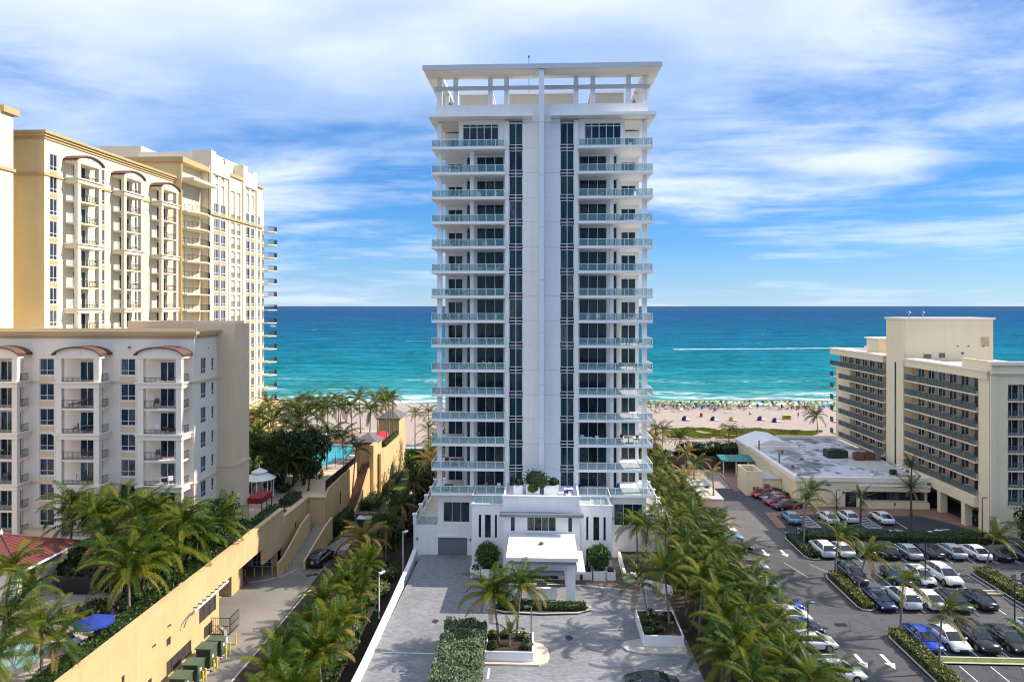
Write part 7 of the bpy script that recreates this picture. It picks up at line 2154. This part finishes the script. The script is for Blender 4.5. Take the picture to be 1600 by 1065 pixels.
# thicket between driveway and parking lot
RIGHT = [(15.0, 83.4, 6), (14.9, 78.9, 5.4), (12.6, 81.5, 6.2), (11.6, 84.0, 5.4), (16.9, 85.3, 6), (16.8, 92.1, 5.5), (19.4, 89.4, 5.5), (20.7, 102.0, 5.2), (20.3, 109.7, 5.2), (21.3, 121.2, 5.2), (18.7, 80.0, 5.8), (16.1, 77.3, 6.0), (19.0, 75.1, 5.6), (15.4, 73.2, 5.4), (16.9, 71.6, 5.8), (19.3, 70.9, 5.2), (15.6, 66.9, 5.8), (18.0, 67.5, 5.4), (20.6, 67.6, 5.0), (15.9, 62.3, 5.8), (17.6, 64.0, 5.0), (20.8, 64.7, 5.0), (15.4, 58.6, 5.8), (18.0, 59.7, 5.5), (20.6, 60.8, 4.8), (15.5, 55.3, 6), (17.8, 55.8, 5.5), (20.6, 56.6, 4.6), (15.2, 52.6, 5.6), (18.8, 53.4, 5.0), (16.4, 51.0, 5.4), (19.4, 50.1, 5.2), (15.0, 49.4, 5.5), (14.6, 54.2, 5.2), (21.6, 72.6, 4.2), (22.0, 78.0, 4.2), (21.8, 86.0, 4.4), (20.0, 95.5, 5.0), (18.4, 99.0, 5.2), (19.0, 115.8, 5.0), (22.4, 91.0, 4.2), (18.0, 105.4, 5.2), (21.9, 52.4, 4.2)]
RIGHT.sort(key=lambda q: q[1])
for i, (x, y, zc) in enumerate(RIGHT):
    gz_ = .05 if not (10 < x < 24 and 77 < y < 88) else .8
    palm(x + _p.uniform(-.5, .5), y + _p.uniform(-.4, .6), gz_, (x, y, zc + _p.uniform(-.5, .3)), 'coco', 'frond', f'{looks[i % 5]} coconut palm in the driveway thicket, {ORD[i]} from the camera', 'palms between driveway and parking lot', nf=21, scale=_p.uniform(.66, .88), dry=_p.randrange(0, 6), nuts=False)
_q = random.Random(21)
short = sorted([(_q.uniform(15.0, 22.8), 48 + k * 1.95 + _q.uniform(-.6, .6)) for k in range(34)], key=lambda q: q[1])
for i, (x, y) in enumerate(short):
    gz_ = .8 if 77 < y < 88 else .05
    palm(x, y, gz_, (x + _q.uniform(-.4, .4), y, gz_ + _q.uniform(1.6, 3.4)), 'coco' if i % 2 else 'young', 'frond', f'{looks[(i + 2) % 5]} short palm low in the driveway thicket, {ORD[i]} from the camera', 'short palms in the driveway thicket', nf=18, scale=_q.uniform(.6, .85), dry=_q.randrange(0, 5), nuts=False)
for i, (x, y, zc, m_) in enumerate(((25.4, 145.4, 6, 'frond'), (21.7, 132.9, 6, 'frond_dry'), (28.1, 141.5, 5, 'frond_dark'), (19.1, 128.8, 6, 'frond'), (26.8, 129.4, 4.6, 'frond_dry'), (26.6, 121.0, 4.6, 'frond'), (23.4, 113.0, 4.2, 'frond_dry'), (22.5, 139.0, 5.5, 'frond_dark'), (24.6, 150.0, 5.5, 'frond'))):
    palm(x, y, 0, (x + .3, y, zc), 'coco', m_, f'{"brown fronded" if m_ == "frond_dry" else "dark" if m_ == "frond_dark" else "green"} palm at the beach end of the thicket, {ORD[i]} of that cluster', 'palms at the beach end right of the tower', nf=15, scale=.85, nuts=False)
palm(27.2, 109.3, 2.3, (27.0, 109.2, 6.0), 'coco', 'frond_dry', 'bare windblown brown palm above the low block wall', None, nf=7, scale=.7, nuts=False)
# pool garden
POOL = [(-51.7, 123.2, 12), (-47.7, 119.8, 12), (-48.7, 131.1, 12), (-50.2, 144.6, 12), (-42.5, 131.3, 12), (-42.5, 142.0, 12), (-38.3, 135.8, 12), (-39.0, 144.4, 12.5), (-35.4, 144.6, 12.4), (-32.9, 142.5, 12), (-34.0, 134.8, 11.4), (-40.2, 111.8, 11.5), (-36.4, 107.3, 11), (-35.2, 112.0, 11), (-33.0, 111.8, 10.5), (-40.1, 100.0, 10.6), (-37.0, 98.5, 9.6), (-42.6, 99.9, 10.4), (-46.0, 127.0, 11), (-53.5, 133, 11), (-45.5, 136, 11.6), (-37.9, 104.0, 9.2), (-55.0, 116.0, 11.2), (-51.0, 108.0, 10.0), (-50, 137, 12), (-53, 126, 11), (-47, 124, 10.4), (-57, 140, 12), (-52, 142, 11), (-46, 132, 11.5), (-44, 139, 11.8), (-49, 116, 10.2), (-54.5, 121, 10.6), (-41.0, 138.5, 11.5), (-45, 113, 9.6)]
for i, (x, y, zc) in enumerate(sorted(POOL, key=lambda q: q[1])):
    m_ = 'frond_dark' if y < 131 and x > -48 else 'frond'  # shade put into the colour: palms labelled shaded get darker frond material
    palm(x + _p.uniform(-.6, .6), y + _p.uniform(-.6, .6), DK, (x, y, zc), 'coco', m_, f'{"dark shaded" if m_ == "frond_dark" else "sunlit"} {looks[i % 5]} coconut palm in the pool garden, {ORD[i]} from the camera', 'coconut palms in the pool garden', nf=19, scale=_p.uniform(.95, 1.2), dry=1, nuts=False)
palm(-30.2, 107.6, LZ, (-29.6, 108, 9.4), 'coco', 'frond_dark', 'slender dark palm in front of the square pavilion by the garden stairs', None, nf=16, scale=.8)
for i, (x, y, zt_) in enumerate(((-29.0, 127.0, 14.2), (-29.2, 130.0, 14.6), (-29.0, 132.4, 14.0))):
    palm(x, y, 6.0, (x - .2, y, zt_), 'coco', 'frond', f'tall thin palm between the two golden pavilions, {ORD[i]} from the camera', 'three tall palms between the pavilions', nf=14, scale=.8, trunkr=.1)
# trees and palms between lawn and tower
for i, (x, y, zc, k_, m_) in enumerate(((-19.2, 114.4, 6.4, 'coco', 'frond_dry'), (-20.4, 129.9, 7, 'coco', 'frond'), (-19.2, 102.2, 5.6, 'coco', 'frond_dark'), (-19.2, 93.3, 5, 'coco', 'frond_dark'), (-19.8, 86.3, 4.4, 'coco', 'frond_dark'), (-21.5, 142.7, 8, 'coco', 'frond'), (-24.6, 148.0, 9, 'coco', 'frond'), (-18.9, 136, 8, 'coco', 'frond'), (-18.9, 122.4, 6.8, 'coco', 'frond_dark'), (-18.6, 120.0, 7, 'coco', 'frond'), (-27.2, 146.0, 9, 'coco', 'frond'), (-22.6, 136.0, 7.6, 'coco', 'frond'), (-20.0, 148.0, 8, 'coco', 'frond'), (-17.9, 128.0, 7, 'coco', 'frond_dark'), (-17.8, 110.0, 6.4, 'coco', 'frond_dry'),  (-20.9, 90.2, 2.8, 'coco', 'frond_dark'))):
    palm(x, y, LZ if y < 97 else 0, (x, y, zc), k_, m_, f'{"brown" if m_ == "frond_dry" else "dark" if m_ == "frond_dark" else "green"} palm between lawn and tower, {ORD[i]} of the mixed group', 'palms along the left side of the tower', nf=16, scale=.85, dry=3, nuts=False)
for i, (x, y, h, r, m_) in enumerate(((-19.6, 98.0, 5.2, 2.8, 'leaf_brown'), (-19.0, 106.6, 5.2, 2.4, 'leaf_brown'), (-19.4, 111.8, 5.5, 2.6, 'leaf_dark'), (-19.8, 118.4, 6.0, 3.0, 'leaf'), (-19.0, 126.4, 6.2, 2.6, 'leaf_dark'), (-18.9, 133.6, 7.0, 3.2, 'leaf'), (-22.0, 94.2, 3.8, 2.4, 'leaf_brown'), (-20.4, 88.6, 4.0, 2.4, 'leaf_dark'), (-19.7, 139.5, 6.8, 3.2, 'leaf'))):
    tree(x, y, 0.0 if y > 97 else LZ, h, r, m_, f'{"brown tinged" if m_ == "leaf_brown" else "dark" if m_ == "leaf_dark" else "green"} broadleaf tree in the strip beside the tower, {ORD[i]} counting from its garage side', 'broadleaf trees along the left side of the tower')
tree(-24.6, 127.0, -.6, 5.6, 2.3, 'leaf_bright', 'bright green round topped tree on the lawn beneath the golden wall', n=1900, clumps=4)
for i, (x, y, h, r, m_) in enumerate(((-36.2, 102.6, 7.6, 3.2, 'leaf_dark'), (-36.4, 106.6, 7.0, 3.0, 'leaf_dark'), (-38.6, 100.4, 6.4, 2.6, 'leaf_dark'), (-34.4, 99.4, 4.6, 2.2, 'leaf_dark'), (-40.5, 104.5, 7.2, 3.0, 'leaf_dark'), (-37.6, 101.8, 6.0, 2.6, 'leaf_dark'), (-43.6, 108.6, 6.2, 2.8, 'leaf_dark'), (-47.5, 105.0, 6.0, 3.0, 'leaf_dark'), (-49.5, 113.0, 6.0, 3.0, 'leaf'))):
    tree(x, y, DK, h, r, m_, f'dark rounded garden tree between gazebo and pool, {ORD[i]} from the stepped wall', 'garden trees between gazebo and pool')
for i, (x, y, h, r) in enumerate(((-35.9, 75.6, 5.4, 2.0), (-36.0, 71.0, 4.6, 1.7))):
    tree(x, y, DK, h, r, 'leaf', f'light green broadleaf tree against the near condominium corner, {ORD[i]} from the bridge', None)
# garden hedges
hedge(-35.9, -33.9, 43, 62, DK, 1.15, 'leaf', 'clipped green hedge along the top of the golden wall, near stretch')
hedge(-35.9, -33.9, 62.1, 82, DK, 1.15, 'leaf', 'clipped green hedge along the top of the golden wall, far stretch towards the bridge')
hedge(-36.2, -33.9, 82.4, 89.8, DK, .8, 'leaf', 'low hedge at the foot of the dark red awning', 30)
hedge(-35.8, -34.0, 91.2, 95.9, DK, .9, 'leaf_dark', 'dark hedge beside the stepped wall below the gazebo', 30)
hedge(-30.4, -28.9, 97.2, 104.6, LZ + .35, 1.9, 'leaf_dark', 'dark hedge under the golden wall before the footbridge', 30)
hedge(-28.7, -26.4, 107.0, 113.5, LZ + .35, 1.8, 'leaf', 'green hedge at the foot of the garden stairs', 30)
hedge(-27.9, -26.6, 117, 131, LZ + .35, 1.2, 'leaf', 'hedge along the foot of the tall golden wall', 22)
hedge(-28.9, -28.1, 121.6, 133, 6.8, .9, 'leaf', 'hedge on top of the tall golden wall between the pavilions', 26)
_s = 0
for i in range(34):
    x, y = -37.6 + _p.uniform(-1.8, 1.6), 50 + i * .95
    if y > 57 or i % 3 == 0:
        shrub(x, y + (12 if y < 57 else 0), DK, (1.0, 1.0, 1.5), 'leaf' if i % 2 else 'leaf_dark', f'{"green" if i % 2 else "dark green"} shrub under the garden deck palms, {ORD[i]} along the hedge', 'shrubs under the garden palms', 300, .2)
for i in range(26):
    x, y = _p.uniform(-50, -38), _p.uniform(63 if i % 2 else 67, 74)
    shrub(x, y, DK, (1.3, 1.2, 1.9), 'leaf_dark', f'dark shrub in front of the near condominium, {ORD[i]} of the planting', 'shrubs before the near condominium', 320, .22)
for i in range(14):
    x, y = _p.uniform(-46, -36), _p.uniform(97, 112)
    shrub(x, y, DK, (1.3, 1.3, 1.4), 'leaf_dark' if i % 3 else 'leaf', f'low garden shrub between gazebo and pool, {ORD[i]} of the planting', 'garden shrubs between gazebo and pool', 260, .2)
# undergrowth of the rows
for i in range(26):
    x, y = _p.uniform(-21.8, -18.6), 47 + i * 1.45
    shrub(x, y, LZ + .1, (1.5, 1.3, _p.uniform(1.4, 2.0)), 'leaf' if i % 3 else 'leaf_yellow', f'{"green" if i % 3 else "yellowish"} shrub filling the palm row by the service road, {ORD[i]} from the camera', 'undergrowth in the palm row', 380, .22)
for i in range(40):
    y = 47 + i * 1.75
    x = _p.uniform(15.2, 22.6)
    shrub(x, y, .05 if not 77 < y < 88 else .8, (1.9, 1.6, _p.uniform(2.0, 3.2)), ('leaf', 'leaf_dark', 'leaf', 'leaf_yellow')[i % 4], f'{("green", "dark green", "leafy green", "yellowish")[i % 4]} shrub filling the thicket by the parking lot, {ORD[i]} from the camera', 'undergrowth in the thicket', 460, .24)
for i in range(12):
    x, y = _p.uniform(17.5, 25.5), 119 + i * 2.6
    shrub(x, y, .3, (2.0, 1.8, _p.uniform(2.4, 3.6)), ('leaf', 'leaf_brown', 'leaf_dark')[i % 3], f'{("green", "brownish", "dark")[i % 3]} shrub at the beach end right of the tower, {ORD[i]} from the low block wall', 'shrubs at the beach end', 420, .26)
for i in range(14):
    x, y = _p.uniform(-20.4, -17.4), 97 + i * 3.6
    shrub(x, y, .1, (1.7, 1.6, _p.uniform(1.6, 2.6)), ('leaf_brown', 'leaf_dark', 'leaf')[i % 3], f'{("brownish", "dark", "green")[i % 3]} shrub along the tower side of the lawn, {ORD[i]} from its near end', 'undergrowth beside the lawn', 380, .22)
tag_f = shrub(22.6, 77.6, 1.2, (1.3, 1.1, 2.4), 'flower', 'pink red flowering shrub over the parked cars', None, 500, .16, core=False)
# driveway planting
shrub(-6.45, 81.1, 1.1, (1.5, 1.4, 3.1), 'leaf_bright', 'round bright green bush in the large planter left of the entrance', None, 1500, .2, 1, trunk=True)
shrub(6.8, 81.1, 1.1, (1.45, 1.4, 3.0), 'leaf_bright', 'round bright green bush in the large planter right of the entrance', None, 1500, .2, 1, trunk=True)
for x, lab in ((-7.87, 'far left'), (-5.1, 'inner left'), (5.4, 'inner right'), (8.2, 'far right')):
    shrub(x, 81.2, .85, (.45, .4, .6), 'leaf_dark', f'low dark plant in the {lab} small planter of the entrance', None, 120, .12, core=False)
for x, y, d, lab, m_ in ((-.6, 84.1, (2.1, 1.0, 2.4), 'large green bush spilling from the entrance roof terrace planters', 'leaf'), (-2.9, 84.1, (.8, .7, 1.3), 'dark leafy bush left on the entrance roof terrace', 'leaf_dark'), (1.5, 84.1, (.8, .7, 1.4), 'dark leafy bush right on the entrance roof terrace', 'leaf_dark'), (-1.0, 83.3, (.8, .5, 1.1), 'yellowish plant hanging over the entrance terrace wall', 'leaf_yellow')):
    shrub(x, y, 9.75 if d[2] > 1.2 else 9.5, d, m_, lab, None, 500, .18)
sh = hedge(-9.0, -5.2, 54.5, 65.0, 0, 2.35, 'leaf_silver', 'tall silver green hedge in the middle of the driveway', 120, .19)
hedge(-4.6, 4.6, 72.0, 73.4, .1, .55, 'leaf', 'low planting on the rounded island in front of the canopy', 60, .16)
for (bx, by, tx, ty_, tz, lab) in ((-4.0, 63.4, -4.6, 63.7, 5.4, 'coconut palm with yellowing fronds on the driveway island, left of the pair'), (-2.3, 64.4, -1.9, 64.8, 5.8, 'coconut palm on the driveway island, right of the pair beside the grey lamp')):
    palm(bx, by, .9, (tx, ty_, tz), 'coco', 'frond', lab, 'pair of palms on the driveway island', nf=32, scale=.86, dry=6)
palm(-3.0, 62.9, .9, (-2.9, 62.8, 2.1), 'young', 'frond', 'small young palm between the island pair', None, nf=10, scale=.55, nuts=False)
for i, (x, y) in enumerate(((-4.6, 64.6), (-3.4, 64.7), (-1.6, 64.3), (-1.3, 62.6), (-4.4, 62.5))): shrub(x, y, .85, (.6, .55, .7), 'leaf_dark' if i % 2 else 'leaf_yellow', f'low plant in the long white island planter, {ORD[i]} from the hedge side', 'low plants in the island planter', 150, .14)
palm(12.4, 66.9, 1.0, (11.9, 67.1, 6.4), 'coco', 'frond', 'coconut palm in the large white planter at the right of the driveway', None, nf=28, scale=.98, dry=5)
palm(10.6, 68.6, 1.0, (10.0, 69.0, 4.6), 'coco', 'frond', 'lower palm behind the tall one in the large right planter', None, nf=22, scale=.8, dry=4)
for i, (x, y) in enumerate(((10.3, 65.8), (11.2, 66.2), (10.4, 67.6), (12.6, 68.6), (11.0, 69.2))): shrub(x, y, .95, (.7, .7, .8), 'leaf_dark', f'low dark plant in the large right planter, {ORD[i]} from its near corner', 'low plants in the right planter', 150, .15)
# parking lot planting
hedge(35.6, 48.5, 93.9, 96.6, .1, 1.15, 'leaf_dark', 'long clipped dark hedge behind the parked row, left half', 40)
hedge(48.6, 62.2, 93.9, 96.6, .1, 1.15, 'leaf_dark', 'long clipped dark hedge behind the parked row, right half', 40)
hedge(33.9, 35.3, 88.6, 96.4, .1, .7, 'leaf_dark', 'low green planting on the rounded end of the hedge island', 60)
hedge(34.0, 35.2, 74.0, 82.6, .1, .7, 'leaf_yellow', 'yellow variegated shrubs on the first kerbed island', 75, .2)
hedge(33.9, 35.4, 51, 68.0, .1, .7, 'leaf_yellow', 'yellow variegated shrubs on the near kerbed island', 75, .2)
hedge(51.9, 53.8, 74.2, 84.3, .1, .8, 'leaf_yellow', 'yellow variegated shrubs on the right kerbed island', 75, .2)
LOT = [((36.0, 96.2), (37.2, 96.0, 6.6), .4, 'tall windblown palm at the hedge island, right trunk of two'), ((34.9, 92.5), (35.2, 92.6, 6.2), .3, 'windblown palm at the hedge island, left trunk of two'), ((34.9, 82.9), (35.4, 82.9, 4.9), -.3, 'windblown palm at the tip of the first yellow shrub island'),
       ((35.2, 77.6), (36.2, 77.6, 4.6), -.2, 'windblown palm in the middle of the first yellow shrub island'), ((34.9, 68.0), (35.3, 68.2, 5.4), -.3, 'yellowing palm with hanging dry frond at the tip of the near island'), ((34.8, 61.4), (35.2, 61.6, 5.2), -.2, 'green palm with dry fronds in the near yellow shrub island'),
       ((53.2, 84.2), (54.2, 84.0, 4.6), -.1, 'windblown palm at the tip of the right yellow shrub island'), ((40.3, 57.4), (40.2, 57.6, 4.4), .1, 'green palm at the lower right corner of the picture'), ((61.9, 91.4), (62.2, 91.2, 3.0), .1, 'dark bushy palm at the right edge by the hotel')]
for i, ((bx, by), tp, wd_, lab) in enumerate(LOT):
    palm(bx, by, .1, tp, 'coco', 'frond' if i < 8 else 'frond_dark', lab, 'palms in the parking lot islands', nf=17, scale=.78, wind=wd_, dry=3, trunkr=.12)
for (bx, by, tz, lab) in ((43.4, 95.0, 6.0, 'grey green date palm in front of the restaurant wall'), (51.3, 97.3, 6.9, 'grey green date palm nearest the hotel drive'), (56.6, 107.2, 7.6, 'grey green date palm close to the hotel wall')):
    palm(bx, by, .1, (bx + .1, by, tz), 'date', 'frond_grey', lab, 'date palms before the restaurant', nf=34, scale=.92, trunkr=.17, dry=3, tm='trunk_dark')
palm(49.0 - 2.2, 110.4, .1, (46.8, 110.4, 1.3), 'date', 'frond_grey', 'small date palm against the blank restaurant wall', None, nf=16, scale=.45)
palm(65.8, 165.7, 1.9, (65.4, 165.5, 6.2), 'coco', 'frond', 'lone windblown coconut palm on the beach beside the hotel', None, nf=24, scale=.9, wind=3.3)
for i, (x, y, h) in enumerate(((41.6, 153.5, 5.6), (43.6, 154.6, 4.6))):
    palm(x, y, 1.8, (x, y, h), 'fan', 'leaf_brown', f'brownish fan palm by the dune path, {"taller" if i == 0 else "shorter"} of two', 'fan palms by the dune path', nf=26, scale=1.25, dry=6, tm='trunk_dark')
for i in range(9):
    shrub(29.5 + i * 1.5, 144.5 + (i % 3) * .8, 1.0, (1.7, 1.6, 2.7), 'leaf' if i % 2 else 'leaf_dark', f'sea grape bush behind the wooden fence, {ORD[i]} from the tower', 'sea grape bushes behind the fence', 420, .28)
for i, (x, y) in enumerate(((39.6, 118.4), (40.0, 116.6), (40.2, 114.6), (39.9, 120.2))):
    shrub(x, y, 0, (1.0, 1.1, 1.5), 'leaf_dark', f'dark shrub between the restaurant wall and the red cars, {ORD[i]} from the lane end', 'shrubs by the restaurant wall', 300, .2)
shrub(26.8, 104.6, 0, (1.5, 1.6, 1.7), 'leaf', 'green shrub before the low block wall', None, 400, .2)
for i, (x, y) in enumerate(((63.5, 89), (66, 88), (65.5, 92.5), (69, 91), (72, 90))):
    tree(x, y, 0, 5.2, 2.6, 'leaf_dark', f'dark tree at the right edge before the hotel, {ORD[i]} of five', 'dark trees at the right edge')
# dune vegetation
r_ = random.Random(2); b = MB()
for i in range(16000):
    x, y = r_.uniform(29, 68), r_.uniform(157.6, 169.5)
    if y > 170.5 - max(0, (x - 44)) * .16 or (x > 61 and y < 160 + (x - 61)): continue
    if mnoise.noise(Vector((x * .2, y * .35, 4))) < -.22: continue
    s = r_.uniform(.18, .42); a = r_.uniform(0, 6.28)
    h = .25 + .35 * max(0, mnoise.noise(Vector((x * .4, y * .4, 8))) + .3)
    p = Vector((x, y, 2.0)); e = Vector((math.cos(a) * s, math.sin(a) * s, 0)); q = Vector((r_.uniform(-.2, .2), r_.uniform(-.2, .2), h))
    b.face(p - e * .6, p + e * .6, p + e * .3 + q, p - e * .3 + q)
tag(obj('dune_vegetation', b, mat('dune_green', (0.17, 0.23, 0.03), 0.8, 0.2, 0.5, col2=(0.30, 0.32, 0.05), trans=.2)), 'bright green creeping plants covering the dune behind the beach', 'dune plants', None, 'stuff')
